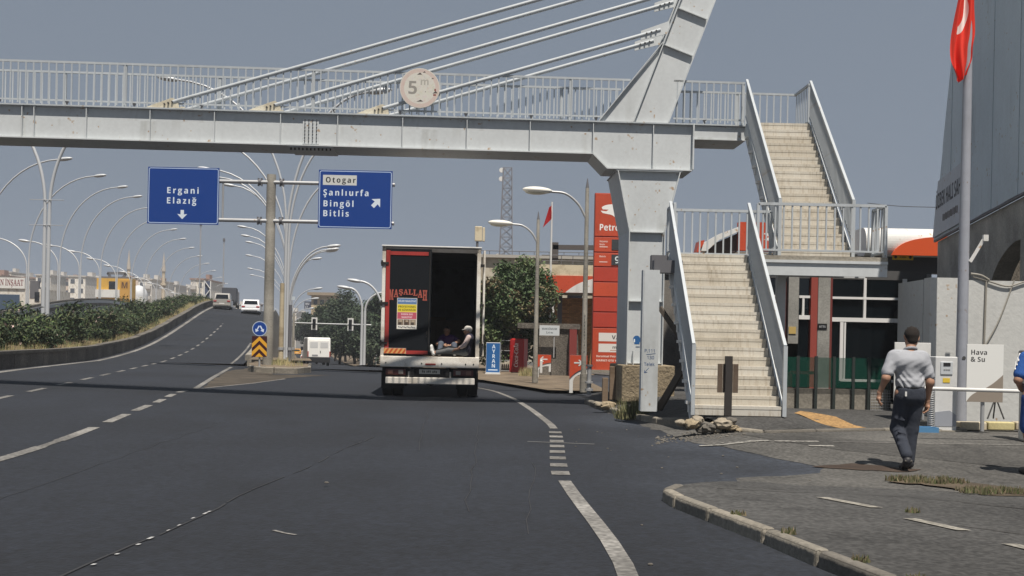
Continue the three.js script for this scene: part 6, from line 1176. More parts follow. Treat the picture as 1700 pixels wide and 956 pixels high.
{ // back of a timber sign at the stair foot
  const D = 16.5, p = at(1208, 690, D), o = thing('timber_sign', 'back of a small timber sign on a dark post before the stairs', 'sign', [p.x, p.y, -D]);
  const Y = v => at(1208, v, D).y - p.y, dark = mat(0.03, 0.026, 0.024, 0.7), wood = mat(0.12, 0.09, 0.07, 0.85, { map: texStain });
  part('post', box(0.105, Y(591), 0.07, 0, Y(591) / 2, 0), dark, o);
  for (const s of [-1.5, -0.5, 0.5, 1.5]) part('plank', rbox(0.075, Y(604) - Y(652), 0.02, 0.004, s * 0.08, (Y(604) + Y(652)) / 2, -0.05), wood, o);
}
{ // stub posts at the pedestal and a few bollards
  for (const [u, v, h, lab] of [[1004, 664, 0.55, 'left stump of the two weathered timber posts by the stone pedestal'], [1016, 660, 0.75, 'right stump of the two weathered timber posts by the stone pedestal']]) {
    const p = at(u, v, 24.3), o = part('timber_stump', rbox(0.13, h, 0.13, 0.015, 0, h / 2, 0), mat(0.2, 0.15, 0.11, 0.95, { map: texStain }), scene); o.position.set(p.x, p.y - 0.05, p.z); tag(o, lab, 'post', 'timber posts');
  }
  const p = at(898, 620, 40), o = part('white_bollard', rbox(0.1, 0.5, 0.1, 0.03, 0, 0.25, 0), M.white, scene); o.position.copy(p); tag(o, 'short white bollard beside the shorter station lamp', 'bollard');
  const q = at(985, 655, 29), w = thing('water_hydrant', 'small grey standpipe beside the right arrow sign', 'standpipe', q); part('pipe', cyl(0.06, 0.06, 0.75, -0.12, 0, 0, 10), M.galv, w); part('flange', [cyl(0.11, 0.11, 0.06, -0.12, 0.1, 0, 12), cyl(0.11, 0.11, 0.05, -0.12, 0.3, 0, 12)], M.galv, w); part('cap', cyl(0.09, 0.09, 0.05, -0.12, 0.75, 0, 12), M.steelDark, w);
}
{ // lumps of broken concrete by the stair kerb
  const r = rng(71), ms = [M.stone, M.kerb, mat(0.5, 0.45, 0.37, 0.95, { map: texConcrete })];
  const spots = [[1150, 706, 0.19], [1178, 712, 0.17], [1202, 705, 0.2], [1216, 712, 0.13], [1165, 716, 0.12], [1190, 718, 0.1], [1226, 716, 0.09], [1140, 712, 0.08], [1158, 698, 0.13], [1193, 708, 0.14], [1212, 700, 0.12], [1130, 704, 0.11], [1008, 675, 0.2], [1030, 682, 0.17], [992, 672, 0.13]];
  spots.forEach(([u, v, s], i) => {
    const d = u > 1100 ? 16.15 : 22.6, p = at(u, v, d), g = new THREE.IcosahedronGeometry(s * 0.72, 2), a = g.attributes.position, nz = tileNoise(90 + i);
    for (let k = 0; k < a.count; k++) { const x = a.getX(k), y = a.getY(k), z = a.getZ(k), f = 0.62 + 0.75 * nz(x * 2 + 0.5, y * 2 + z * 1.7 + 0.5, 8, 3); a.setXYZ(k, x * f * 1.25, y * f * 0.6, z * f); }
    g.computeVertexNormals(); const o = part('concrete_lump', g, ms[i % 3], scene); o.position.copy(p); o.position.y += 0.02; o.rotation.y = r() * 6;
    tag(o, (u > 1100 ? 'broken concrete lump in the rubble by the sign post, ' : 'broken concrete lump by the timber stumps, ') + (u > 1100 ? ORD[[...spots].filter(q => q[0] > 1100).sort((A, B) => A[0] - B[0]).findIndex(q => q[0] === u)] + ' from the left' : ORD[[992, 1008, 1030].indexOf(u)] + ' from the left'), 'rubble', 'rubble lumps');
  });
  const list = []; for (let i = 0; i < 240; i++) { const u = 1090 + 150 * r(), d = 15.5 + 1.2 * r(), x = (u - 850) * d / FOCAL, s = 0.01 + 0.03 * r() * r(); list.push(new THREE.IcosahedronGeometry(s, 0).scale(1, 0.6, 1).translate(x, ground(x, d) + s * 0.3, -d)); }
  const o = part('rubble_grit', list, M.kerb, scene); o.userData = { kind: 'stuff', label: 'fine rubble and chippings along the broken kerb', category: 'rubble' };
}

// ---------------------------------------------------------------- city on the skyline
{
  const wallTones = [[0.8, 0.79, 0.76], [0.8, 0.76, 0.7], [0.62, 0.6, 0.57], [0.74, 0.64, 0.58], [0.85, 0.85, 0.84]], tn = ['white', 'cream', 'grey', 'pinkish', 'bright white'];
  const glassM = mat(0.09, 0.1, 0.12, 0.3), roofM = mat(0.3, 0.2, 0.16, 0.9), slabM = mat(0.5, 0.48, 0.45, 0.9);
  const wm = wallTones.map(c => mat(...c, 0.9, { map: texStain }));
  const blocks = [[-24, 2, 457, 330, 0], [1, 19, 452, 420, 1], [18, 40, 459, 390, 3], [38, 62, 462, 350, 2], [60, 84, 457, 340, 4], [82, 99, 458, 400, 0], [97, 118, 463, 370, 3], [114, 142, 459, 345, 4], [140, 162, 465, 400, 2], [196, 216, 464, 430, 1], [216, 238, 462, 380, 3], [230, 252, 464, 340, 4], [248, 272, 468, 420, 0], [272, 292, 473, 450, 2], [290, 312, 478, 470, 1], [317, 338, 464, 300, 0], [352, 372, 490, 420, 2], [384, 404, 506, 500, 1], [404, 422, 504, 520, 4], [470, 492, 517, 480, 1], [488, 508, 522, 520, 3]];
  blocks.forEach(([u0, u1, v, d, t], i) => {
    const a = at(u0, v, d), b = at(u1, v, d), w = b.x - a.x, base = -4, H = a.y - base, dep = 12 + (i % 4) * 3, n = Math.max(3, Math.round(H / 3.1)), fh = H / n, nc = Math.max(2, Math.round(w / 3.2));
    const o = thing('apartment_block', `${tn[t]} apartment block on the left skyline, ${i < 16 ? ['first', 'second', 'third', 'fourth', 'fifth', 'sixth', 'seventh', 'eighth', 'ninth', 'tenth', 'eleventh', 'twelfth', 'thirteenth', 'fourteenth', 'fifteenth', 'sixteenth'][i] + ' from the left' : ['left of the silver car', 'between the two cars', 'beyond the crest left of the sign mast', 'low beside the island poles', 'low at the end of the side road'][i - 16]}`, 'apartment block', [(a.x + b.x) / 2, base, -d], 0, 'apartment blocks on the skyline');//'one', 'two', 'three', 'four', 'five', 'six', 'seven', 'eight', 'nine', 'ten', 'eleven', 'twelve', 'thirteen', 'fourteen', 'fifteen', 'sixteen'][i] + ' from the left' : ['just left of the silver car', 'in the gap between the two cars', 'just left of the sign mast beyond the crest', 'low beside the thin poles of the island', 'low at the end of the side road'][i - 16]}`, 'apartment block', [(a.x + b.x) / 2, base, -d], 0, 'apartment blocks on the skyline');
    part('wall', box(w, H, dep, 0, H / 2, -dep / 2), wm[t], o); part('roof', [box(w + 0.6, 0.4, dep + 0.6, 0, H + 0.2, -dep / 2), box(w * 0.3, 1.6, 3, w * 0.1, H + 1.2, -dep / 2)], i % 3 ? slabM : roofM, o);
    for (let f = 0; f < n; f++) {
      const y = f * fh + fh * 0.5; if (base + y < 1) continue;
      for (let c = 0; c < nc; c++) { const x = -w / 2 + w * (c + 0.5) / nc, bal = (c + i) % 3 === 0; part(bal ? 'balcony' : 'window', bal ? [box(w / nc * 0.9, 1.0, 1.1, x, y - 0.7, 0.56), box(w / nc * 0.7, 1.5, 0.05, x, y + 0.4, 0.03)] : box(w / nc * 0.5, fh * 0.48, 0.06, x, y, 0.03), bal ? slabM : glassM, o); }
    }
  });
}
{ // builder's yard shop with red lettering
  const D = 150, a = at(-40, 480, D), b = at(68, 480, D), w = b.x - a.x, o = thing('builders_shop', 'white shop with dark red lettering and blue shutter at the far left', 'shop', [(a.x + b.x) / 2, -1, -D]);
  const Y = v => at(30, v, D).y + 1, X = u => at(u, 490, D).x - o.position.x, wm = mat(0.7, 0.69, 0.67, 0.8, { map: texStain });
  part('wall', box(w, Y(479), 10, 0, Y(479) / 2, -5), wm, o); part('fascia', box(X(42) - X(-40), Y(461) - Y(479) - 0.01, 0.6, (X(42) + X(-40)) / 2, (Y(461) + Y(479)) / 2, -0.1), M.white, o);
  plate('lettering', X(42) - X(-40) - 0.2, 1.3, decal(1024, 170, (g) => { g.fillStyle = '#7a2b30'; g.font = 'bold 150px serif'; g.textAlign = 'right'; g.fillText('EN İNŞAAT', 1010, 130, 560); }), o, (X(42) + X(-40)) / 2, Y(470), 0.21);
  part('shutter', box(X(33) - X(-40), Y(489) - 1, 0.1, (X(33) + X(-40)) / 2, (Y(489) + 1) / 2, 0.02), mat(0.04, 0.07, 0.12, 0.5), o);
  part('window', box(X(66) - X(58), Y(484) - Y(500), 0.1, (X(66) + X(58)) / 2, (Y(484) + Y(500)) / 2, 0.02), M.glass, o);
  part('display_box', box(1.2, 2.4, 0.5, X(57), Y(468) - 1, -0.2), M.steelDark, o);
}
{ // yellow showroom with a letter M on brown
  const D = 210, a = at(160, 500, D), b = at(216, 500, D), o = thing('yellow_showroom', 'yellow building with dark window and large M panel beyond the hedge', 'building', [(a.x + b.x) / 2, -1, -D]);
  const Y = v => at(190, v, D).y + 1, X = u => at(u, 480, D).x - o.position.x, ye = mat(0.72, 0.42, 0.05, 0.6, { map: texPaint }), br = mat(0.55, 0.3, 0.05, 0.6);
  part('wall', box(X(216) - X(160), Y(462), 3, 0, Y(462) / 2, -1.5), ye, o); part('window', box(X(193) - X(181), Y(467) - Y(480), 0.1, X(187), (Y(467) + Y(480)) / 2, 0.06), M.glass, o);
  part('brown_panel', box(X(215) - X(200), Y(465) - Y(496), 0.2, X(207.5), (Y(465) + Y(496)) / 2, 0.12), br, o);
  plate('letter_panel', X(214) - X(201), Y(466) - Y(480), printed(128, 128, (g) => { g.fillStyle = '#b98a2a'; g.fillRect(0, 0, 128, 128); g.fillStyle = '#4a2a14'; g.font = 'bold 130px sans-serif'; g.textAlign = 'center'; g.fillText('M', 64, 112); }), o, X(207.5), Y(473), 0.23);
  part('white_lower', box(X(200) - X(160), Y(481) - Y(494), 0.6, (X(200) + X(160)) / 2, (Y(481) + Y(494)) / 2, 0.2), M.white, o);
  part('roof_truss', [bar(V(X(175), Y(453), -1), V(X(206), Y(453), -1), 0.4, 0.5), bar(V(X(175), Y(453), -1), V(X(181), Y(461), -1), 0.4, 0.4), bar(V(X(206), Y(453), -1), V(X(200), Y(461), -1), 0.4, 0.4), box(X(215) - X(165), 0.5, 1, 0, Y(461), -1)], M.steelDark, o);
  const h = thing('domed_hall', 'pale silver domed hall right of the yellow building', 'building', [at(230, 490, 230).x, -1, -230]);
  part('dome', new THREE.SphereGeometry(1.9, 20, 12, 0, 6.3, 0, 1.57).scale(1, 1.25, 1).translate(0, at(230, 492, 230).y + 1, 0), mat(0.6, 0.62, 0.64, 0.5), h); part('drum', cyl(1.9, 1.9, at(230, 492, 230).y + 1, 0, 0, 0, 24), M.white, h);
}
for (const [u, v, lab] of [[213, 424, 'slender stone minaret behind the yellow building'], [271, 428, 'slender stone minaret right of the silver dome']]) {
  const D = 300, p = at(u, 490, D), o = thing('minaret', lab, 'minaret', [p.x, -4, -D]), H = at(u, v, D).y + 4, st = mat(0.58, 0.52, 0.43, 0.9, { map: texStain });
  part('shaft', cyl(0.62, 0.5, H * 0.7, 0, 0, 0, 12), st, o); part('gallery', [cyl(0.5, 0.85, 0.5, 0, H * 0.7, 0, 12), cyl(0.85, 0.85, 0.6, 0, H * 0.7 + 0.5, 0, 12)], st, o); part('upper_shaft', cyl(0.45, 0.42, H * 0.12, 0, H * 0.7 + 1.1, 0, 12), st, o); part('cone_roof', cyl(0.6, 0.02, H * 0.88 - H * 0.7 - 1.1 + H * 0.06, 0, H * 0.82 + 1.1, 0, 12), mat(0.42, 0.38, 0.33, 0.8), o);
}
{ // white lattice portal by the crest
  const D = 145, p = at(344, 505, D), o = thing('lattice_portal', 'white lattice mast standing at the crest of the ramp', 'mast', [p.x, 3.4, -D]), H = at(344, 466, D).y - 3.4, w = 0.42;
  part('leg', box(0.14, H, 0.14, -w, H / 2, 0), M.white, o); part('leg', box(0.14, H, 0.14, w, H / 2, 0), M.white, o); part('back_sheet', box(w * 2 - 0.1, H - 0.1, 0.05, 0, H / 2, -0.12), mat(0.07, 0.09, 0.15, 0.6), o);
  for (let i = 0; i < 5; i++) part('brace', bar(V(i % 2 ? -w : w, H * i / 5, 0.05), V(i % 2 ? w : -w, H * (i + 1) / 5, 0.05), 0.1, 0.1), M.white, o);
}
for (const [u, v, d, lab] of [[331, 375, 190, 'thin grey mast left of the sign mast, nearer of two'], [370, 401, 200, 'thin grey mast above the silver car']]) {
  const p = at(u, 500, d), o = thing('thin_mast', lab, 'mast', [p.x, 2, -d]), H = at(u, v, d).y - 2; part('mast', cyl(0.14, 0.1, H, 0, 0, 0, 8), M.galv, o); part('head', cyl(0.22, 0.2, 0.6, 0, H, 0, 8), M.steelDark, o);
}
{ // telecom lattice tower behind the tree
  const D = 125, p = at(837, 560, D), o = thing('lattice_tower', 'tall red and grey lattice telecom tower behind the tree', 'tower', [p.x, -1, -D]), H = at(840, 279, D).y + 1, m = mat(0.2, 0.2, 0.22, 0.6);
  const half = y => lerp(1.05, 0.48, y / H);
  const C = [[-1, -1], [1, -1], [1, 1], [-1, 1]];
  for (const [a, b] of C) part('leg', rod(V(a * half(0), 0, b * half(0)), V(a * half(H), H, b * half(H)), 0.07, 6), m, o);
  const n = 20; for (let i = 0; i < n; i++) { const y0 = H * i / n, y1 = H * (i + 1) / n, h0 = half(y0), h1 = half(y1); part('bracing', C.flatMap(([a, b], k) => { const [c, e] = C[(k + 1) % 4]; return [rod(V(a * h0, y0, b * h0), V(c * h1, y1, e * h1), 0.03, 4), rod(V(c * h0, y0, e * h0), V(a * h1, y1, b * h1), 0.03, 4), rod(V(a * h1, y1, b * h1), V(c * h1, y1, e * h1), 0.03, 4)]; }), m, o); }
  for (const [s, y] of [[-1, H - 0.3], [-1, H - 1.3], [-1, H * 0.72], [-1, H * 0.55], [-1, H * 0.42]]) part('dish', new THREE.CylinderGeometry(0.28, 0.28, 0.2, 12).rotateX(Math.PI / 2).translate(s * (half(y) + 0.2), y, 0.3), M.white, o);
}
{ // antenna panel on a mast behind the truck roof
  const D = 62, p = at(791, 470, D), o = thing('antenna_mast', 'cream antenna box on a dark mast above the truck roof', 'antenna', [p.x, 0, -D]), y = at(793, 410, D).y;
  part('mast', cyl(0.08, 0.07, y + 0.3, 0, 0, 0, 8), M.steelDark, o); part('panel', rbox(0.42, 0.85, 0.25, 0.04, 0.06, y + 0.75, 0), cream, o); part('side_panel', rbox(0.14, 0.8, 0.2, 0.03, 0.36, y + 0.72, 0), cream, o);
}
{ // cream building with a roof railing behind the tree
  const D = 74, a = at(800, 422, D), b = at(925, 422, D), w = b.x - a.x + 3, o = thing('cream_building', 'long pale building with thin roof railing behind the tree', 'building', [(a.x + b.x) / 2 + 1, 0, -D]), H = a.y;
  part('wall', box(w, H, 8, 0, H / 2, -4), mat(0.52, 0.49, 0.42, 0.9, { map: texStain }), o); part('cornice', box(w + 0.2, 0.2, 0.4, 0, H - 0.12, 0.1), mat(0.4, 0.38, 0.34, 0.9), o);
  part('roof_rail', [rod(V(-w / 2, H + 0.25, 0), V(w / 2, H + 0.25, 0), 0.03, 6), ...Array.from({ length: 9 }, (_, i) => rod(V(-w / 2 + i * w / 8, H, 0), V(-w / 2 + i * w / 8, H + 0.25, 0), 0.025, 6))], M.steelDark, o);
  for (let i = 0; i < 5; i++) { const f = part('window', box(1.0, 1.2, 0.08, -w / 2 + 0.9 + i * 1.5, H - 2.4, 0.03), M.glass, o); part('sill', box(1.15, 0.08, 0.2, -w / 2 + 0.9 + i * 1.5, H - 3.05, 0.08), M.concrete, f); }
}
{ // block at the end of the side road
  const D = 260, a = at(517, 490, D), b = at(552, 490, D), o = thing('cream_block', 'cream block with overhanging roof behind the trees on the side road', 'building', [(a.x + b.x) / 2, -3, -D]), w = b.x - a.x, H = a.y + 3;
  part('wall', box(w, H, 10, 0, H / 2, -5), mat(0.55, 0.46, 0.32, 0.9, { map: texStain }), o); part('roof', box(w + 1.6, 0.7, 12, 0, H + 0.35, -5), mat(0.3, 0.24, 0.17, 0.9), o);
  for (let k = 0; k < 2; k++) for (let i = 0; i < 3; i++) part('window', box(0.9, 1.1, 0.1, -w / 2 + 1 + i * 1.6, H - 1.6 - k * 3, 0.04), M.glass, o);
  const s = thing('billboard', 'dark billboard with two lines of white letters beside the cream block', 'billboard', [at(511, 507, 240).x, at(511, 513, 240).y, -240]);
  part('panel', box(1.5, 1.7, 0.1, 0, 0.85, 0), mat(0.08, 0.09, 0.13, 0.6), s); plate('print', 1.4, 1.6, printed(128, 128, (g) => { g.fillStyle = '#3a4050'; g.fillRect(0, 0, 128, 128); g.fillStyle = '#d5d8de'; g.font = 'bold 52px sans-serif'; g.fillText('MU', 14, 56); g.fillText('LT', 14, 112); }), s, 0, 0.85, 0.055); part('leg', box(0.12, 9, 0.12, 0, -4.5, -0.1), M.galv, s);
  const q = at(485, 495, 170), t = thing('round_billboard', 'small pale billboard on a pole above the island', 'billboard', [q.x, sideY(170), -170]), hh = q.y - sideY(170); part('pole', cyl(0.1, 0.1, hh - 0.3, 0, 0, 0, 8), M.galv, t); part('panel', box(1.0, 0.55, 0.1, 0, hh, 0), mat(0.5, 0.56, 0.6, 0.5), t);
}
{ // thin overhead wire on the right
  const A = at(1440, 337, 40), B = at(1600, 345, 40), o = part('overhead_wire', tube([A, at(1490, 342, 40), B, at(1750, 350, 40)], 0.012, 12, 4), M.bolt, scene); tag(o, 'thin overhead wire crossing the sky left of the hall', 'wire');
}

// ---------------------------------------------------------------- plants
function leaves(n, spot, size, seed, tone, aspect = 0.55) {
  const r = rng(seed), pos = new Float32Array(n * 18), col = new Float32Array(n * 18), A = V(), B = V(), C = V(), N = V(), U = V();
  for (let i = 0; i < n; i++) {
    const p = spot(r, i), s = size * (0.6 + 0.8 * r());
    U.set(r() - 0.5, (r() - 0.6) * 0.8, r() - 0.5).normalize(); N.set(r() - 0.5, r() * 0.9 + 0.1, r() - 0.5).normalize(); A.crossVectors(U, N).normalize().multiplyScalar(s * aspect); U.multiplyScalar(s);
    const fold = N.multiplyScalar(s * 0.18), tip = V(p.x + U.x, p.y + U.y, p.z + U.z), tail = V(p.x - U.x, p.y - U.y, p.z - U.z), l = V(p.x + A.x + fold.x, p.y + A.y + fold.y, p.z + A.z + fold.z), q = V(p.x - A.x + fold.x, p.y - A.y + fold.y, p.z - A.z + fold.z);
    [tail, l, tip, tail, tip, q].forEach((v, k) => { pos[i * 18 + k * 3] = v.x; pos[i * 18 + k * 3 + 1] = v.y; pos[i * 18 + k * 3 + 2] = v.z; });
    const t = tone(r, p); for (let k = 0; k < 6; k++) for (let c = 0; c < 3; c++) col[i * 18 + k * 3 + c] = t[c];
  }
  const g = new THREE.BufferGeometry(); g.setAttribute('position', new THREE.BufferAttribute(pos, 3)); g.setAttribute('color', new THREE.BufferAttribute(col, 3)); g.computeVertexNormals(); return g;
}
const leafM = new THREE.MeshPhysicalMaterial({ color: 0xffffff, vertexColors: true, roughness: 0.75, side: THREE.DoubleSide, transmission: 0.15, thickness: 0 });
const leafS = new THREE.MeshStandardMaterial({ color: 0xffffff, vertexColors: true, roughness: 0.85, side: THREE.DoubleSide });
const bark = mat(0.09, 0.07, 0.055, 0.95, { map: texSoil });
function clumpSpots(rx, ry, rz, cy, m, seed, cr) { const r = rng(seed), c = []; for (let i = 0; i < m; i++) { const a = r() * 6.283, z = r() * 2 - 1, q = Math.pow(r(), 0.4), s = Math.sqrt(1 - z * z); c.push([rx * q * s * Math.cos(a), cy + ry * q * z, rz * q * s * Math.sin(a), cr * (0.6 + 0.8 * r()), r()]); } return c; }
function tree(name, label, group, p, H, rx, ry, n, leafSize, seed, greens, clumps = 26, trunkR = 0.14, opts = {}) {
  const o = thing(name, label, 'tree', p, 0, group), cy = H - ry, cs = clumpSpots(rx * 0.82, ry * 0.82, rx * 0.82, cy, clumps, seed, Math.min(rx, ry) * 0.38), r = rng(seed + 1);
  part('trunk', tube([V(0, -0.2, 0), V(0.1 * rx * (r() - 0.5), cy * 0.4, 0), V(0.15 * rx * (r() - 0.5), cy * 0.8, 0.1), V(0, cy + ry * 0.3, 0)], trunkR, 8, 7), bark, o);
  part('limb', cs.slice(0, 9).map(c => rod(V(0, cy * 0.75, 0), V(c[0], c[1], c[2]), trunkR * 0.5, 5, trunkR * 0.15)), bark, o);
  const spot = (rr) => { const c = cs[Math.floor(rr() * cs.length)], a = rr() * 6.283, z = rr() * 2 - 1, q = Math.pow(rr(), 0.55) * c[3], s = Math.sqrt(1 - z * z); const v = V(c[0] + q * s * Math.cos(a), c[1] + q * z * 0.85, c[2] + q * s * Math.sin(a)); v.t = c[4]; return v; };
  part('crown', leaves(n, spot, leafSize, seed + 2, (rr, v) => { const g = greens[Math.floor((v.t * 0.7 + rr() * 0.3) * greens.length) % greens.length], k = 0.75 + 0.5 * rr(); return [g[0] * k, g[1] * k, g[2] * k]; }), opts.mat || leafS, o);
  return o;
}
const dark = [[0.03, 0.055, 0.022], [0.04, 0.07, 0.03], [0.05, 0.08, 0.03]], mid = [[0.035, 0.065, 0.022], [0.06, 0.105, 0.032], [0.09, 0.14, 0.045], [0.13, 0.15, 0.06], [0.17, 0.12, 0.06]], pine = [[0.03, 0.05, 0.028], [0.04, 0.062, 0.034], [0.055, 0.075, 0.04]];
{ // tree by the station
  const p = at(860, 600, 48); p.y = 0.12; tree('roadside_tree', 'leafy green tree with a few browning leaves between truck and station', undefined, p, at(858, 413, 48).y - 0.12, 1.75, 2.6, 22000, 0.085, 501, mid, 60, 0.12, { mat: leafM });
  const q = at(816, 600, 47); q.y = 0.1; tree('roadside_tree', 'darker leafy tree close against the right side of the truck', undefined, q, at(816, 428, 47).y - 0.1, 1.5, 2.5, 15000, 0.085, 531, mid, 36, 0.1, { mat: leafM });
  const s = at(893, 590, 51); s.y = 0.1; tree('roadside_tree', 'low leafy tree behind the shorter station lamp', undefined, s, at(893, 452, 51).y - 0.1, 0.85, 1.9, 6500, 0.085, 541, [...dark, mid[0]], 30, 0.09, { mat: leafM });
}
{ // trees right of the side road
  const list = [[574, 477, 135, 3.0, 3.4, 'tall dark tree with rounded top left of the truck'], [556, 497, 150, 3.0, 2.9, 'dark tree left of the tallest one'], [532, 512, 165, 3.2, 2.4, 'low spreading dark tree behind the white van'], [606, 492, 125, 2.3, 3.0, 'dark tree behind the twin-arm lamp'], [627, 478, 118, 1.3, 3.6, 'narrow pointed dark tree beside the truck edge'], [590, 505, 112, 2.4, 2.6, 'broad dark tree in front of the tallest one'], [511, 524, 200, 3.0, 2.4, 'small far tree left of the white van'], [650, 488, 120, 2.2, 3.2, 'dark tree mostly hidden by the truck'], [564, 528, 118, 2.2, 1.9, 'low bushy tree above the right pavement'], [616, 530, 100, 1.7, 1.9, 'low bushy tree beside the gantry post'], [538, 535, 175, 2.6, 2.0, 'low far tree right behind the signal beam']];
  list.forEach(([u, v, d, rx, ry, lab], i) => { const p = at(u, 590, d); p.y = sideY(d) - 0.2; const H = at(u, v, d).y - p.y; tree('pine_tree', lab, 'trees right of the side road', p, H, rx * 1.25, Math.min(ry * 1.1, H * 0.5), 11000, 0.15, 610 + i * 10, i % 3 === 1 ? dark : pine, 30, 0.16); });
}
{ // shrubs in the median
  const r = rng(88); let i = 0; const spots = [];
  for (let d = 25; d < 150; d += 3.1) for (const k of d < 60 ? [0, 1, 2] : [0, 1]) spots.push([d + r() * 2, k]);
  const proto = [];
  const shrubTones = [[0.022, 0.042, 0.018], [0.035, 0.065, 0.024], [0.075, 0.11, 0.035], [0.05, 0.07, 0.035], [0.1, 0.11, 0.05]];
  for (let q = 0; q < 5; q++) {
    const cs = clumpSpots(1.0, 0.6, 1.0, 0.75, 14, 900 + q, 0.42);
    proto.push([prep(leaves(1700, (rr) => { const c = cs[Math.floor(rr() * cs.length)], a = rr() * 6.283, z = rr() * 2 - 1, e = Math.pow(rr(), 0.5) * c[3], s = Math.sqrt(1 - z * z); return V(c[0] + e * s * Math.cos(a), Math.max(0.02, c[1] + e * z), c[2] + e * s * Math.sin(a)); }, 0.1, 910 + q, (rr) => { const flower = rr() < 0.006; if (flower) return [0.6, 0.45, 0.42]; const g = shrubTones[Math.floor(Math.pow(rr(), 1.3) * 5)], k = 0.6 + 0.8 * rr(); return [g[0] * k, g[1] * k, g[2] * k]; }, 0.32)), prep(mergeGeometries([0, 1, 2, 3, 4].map(k => rod(V(0.05 * k - 0.1, -0.1, 0), V(Math.cos(k * 1.3) * 0.6, 0.9, Math.sin(k * 1.3) * 0.6), 0.03, 5, 0.01).toNonIndexed())))]);
  }
  for (const [d, k] of spots) {
    const w = LE(d) - OE(d), x = LE(d) - 1.25 - k * Math.min(2.1, (w - 2.2) / 2.2) - r() * 0.6, t = (x - OE(d)) / w, y = lerp(oppRise(d), rampYL(d) + 0.42, t);
    if (x < OE(d) + 0.9) continue;
    const s = (d > 95 ? 0.72 : d < 48 ? 0.95 : 0.9) * (0.65 + 0.75 * r() * r() + 0.1) , o = thing('oleander_shrub', 'dark green leafy shrub in the planted median left of the ramp', 'shrub', [x, y - 0.05, -d], r() * 6.28, 'shrubs in the planted median');
    const [f, st] = proto[Math.floor(r() * 5)]; o.scale.set(s * 1.1, s * (d > 95 ? 0.95 : 1.05), s * 1.1);
    addMesh('foliage', f, leafS, o); addMesh('stems', st, bark, o);
  }
}
function tufts(name, spots, h, seed, tones, label, blades = 26, spread = 0.16) {
  const r = rng(seed), pos = [], col = [];
  for (const [x, y, z] of spots) for (let b = 0; b < blades; b++) {
    const a = r() * 6.283, q = spread * Math.sqrt(r()), bx = x + q * Math.cos(a), bz = z + q * Math.sin(a), hh = h * (0.4 + 0.8 * r()), lean = hh * 0.5 * r(), la = r() * 6.283, w = 0.006 + 0.006 * r(), t = tones[Math.floor(r() * tones.length)], k = 0.7 + 0.6 * r();
    pos.push(bx - w, y, bz, bx + w, y, bz, bx + lean * Math.cos(la), y + hh, bz + lean * Math.sin(la)); for (let c = 0; c < 3; c++) col.push(t[0] * k, t[1] * k, t[2] * k);
  }
  const g = new THREE.BufferGeometry(); g.setAttribute('position', new THREE.Float32BufferAttribute(pos, 3)); g.setAttribute('color', new THREE.Float32BufferAttribute(col, 3)); g.computeVertexNormals();
  const o = part(name, g, leafS, scene); o.userData = { kind: 'stuff', label, category: 'grass' }; return o;
}
{
  const straw = [[0.42, 0.34, 0.18], [0.34, 0.29, 0.15], [0.25, 0.26, 0.11]], weed = [[0.07, 0.085, 0.03], [0.1, 0.1, 0.045], [0.17, 0.135, 0.08], [0.12, 0.1, 0.06]];
  const r = rng(17), a = []; for (let d = 24; d < 125; d += 0.28) { if (r() < 0.3) continue; a.push([LE(d) - 0.55 - r() * 0.5, rampYL(d) + 0.4, -d]); }
  tufts('dry_grass', a, 0.42, 18, straw, 'dry yellow grass along the top of the ramp parapet', 22, 0.28);
  const b = []; for (let i = 0; i < 60; i++) { const a = r() * 6.28, q = Math.sqrt(r()), d = 11.65 + 0.2 * q * Math.sin(a), x = 4.5 + 0.4 * q * Math.cos(a); b.push([x, ground(x, d) + 0.006, -d]); }
  for (let i = 0; i < 55; i++) { const a = r() * 6.28, q = Math.sqrt(r()), d = 10.75 + 0.16 * q * Math.sin(a), x = 4.85 + 0.4 * q * Math.cos(a); b.push([x, 0.02, -d]); }
  b.forEach(p => { p[1] += 0.012; }); tufts('verge_weeds', b.filter(() => r() < 0.6), 0.06, 19, weed, 'patchy green and straw weeds on the corner by the walking man', 20, 0.07);
  const c = [[1.99, 0.1, -7.7], [2.2, 0.1, -6.75], [1.8, 0.1, -8.5], [3.3, 0.1, -8.85], [2.34, 0.1, -6.2]]; tufts('kerb_weeds', c, 0.045, 20, weed, 'small weeds growing behind the near kerb', 40, 0.06);
  const e = []; for (let i = 0; i < 16; i++) { const u = at(1030 + r() * 56, 684, 20.4); e.push([u.x, ground(u.x, 20.4) + 0.02, -20.2 - r() * 0.5]); } tufts('pier_weeds', e, 0.36, 21, [[0.1, 0.12, 0.05], [0.2, 0.19, 0.09], [0.14, 0.13, 0.07]], 'tall weeds at the kerb below the bridge pier', 46, 0.14);
  const f = []; for (let i = 0; i < 12; i++) { const d = 41 + r() * 5; f.push([RE(d) + 1.6 + r() * 1.2, ground(-9, Math.min(d, 46)) + 0.22, -d]); } tufts('island_weeds', f, 0.3, 22, straw, 'dry weeds on the traffic island under the signs', 18, 0.25);
  const h = []; for (let i = 0; i < 16; i++) { const q = at(868 + r() * 16, 624, 39); h.push([q.x, q.y, q.z]); } tufts('lamp_weeds', h, 0.3, 24, straw, 'dry weeds at the foot of the shorter station lamp', 24, 0.2);
}

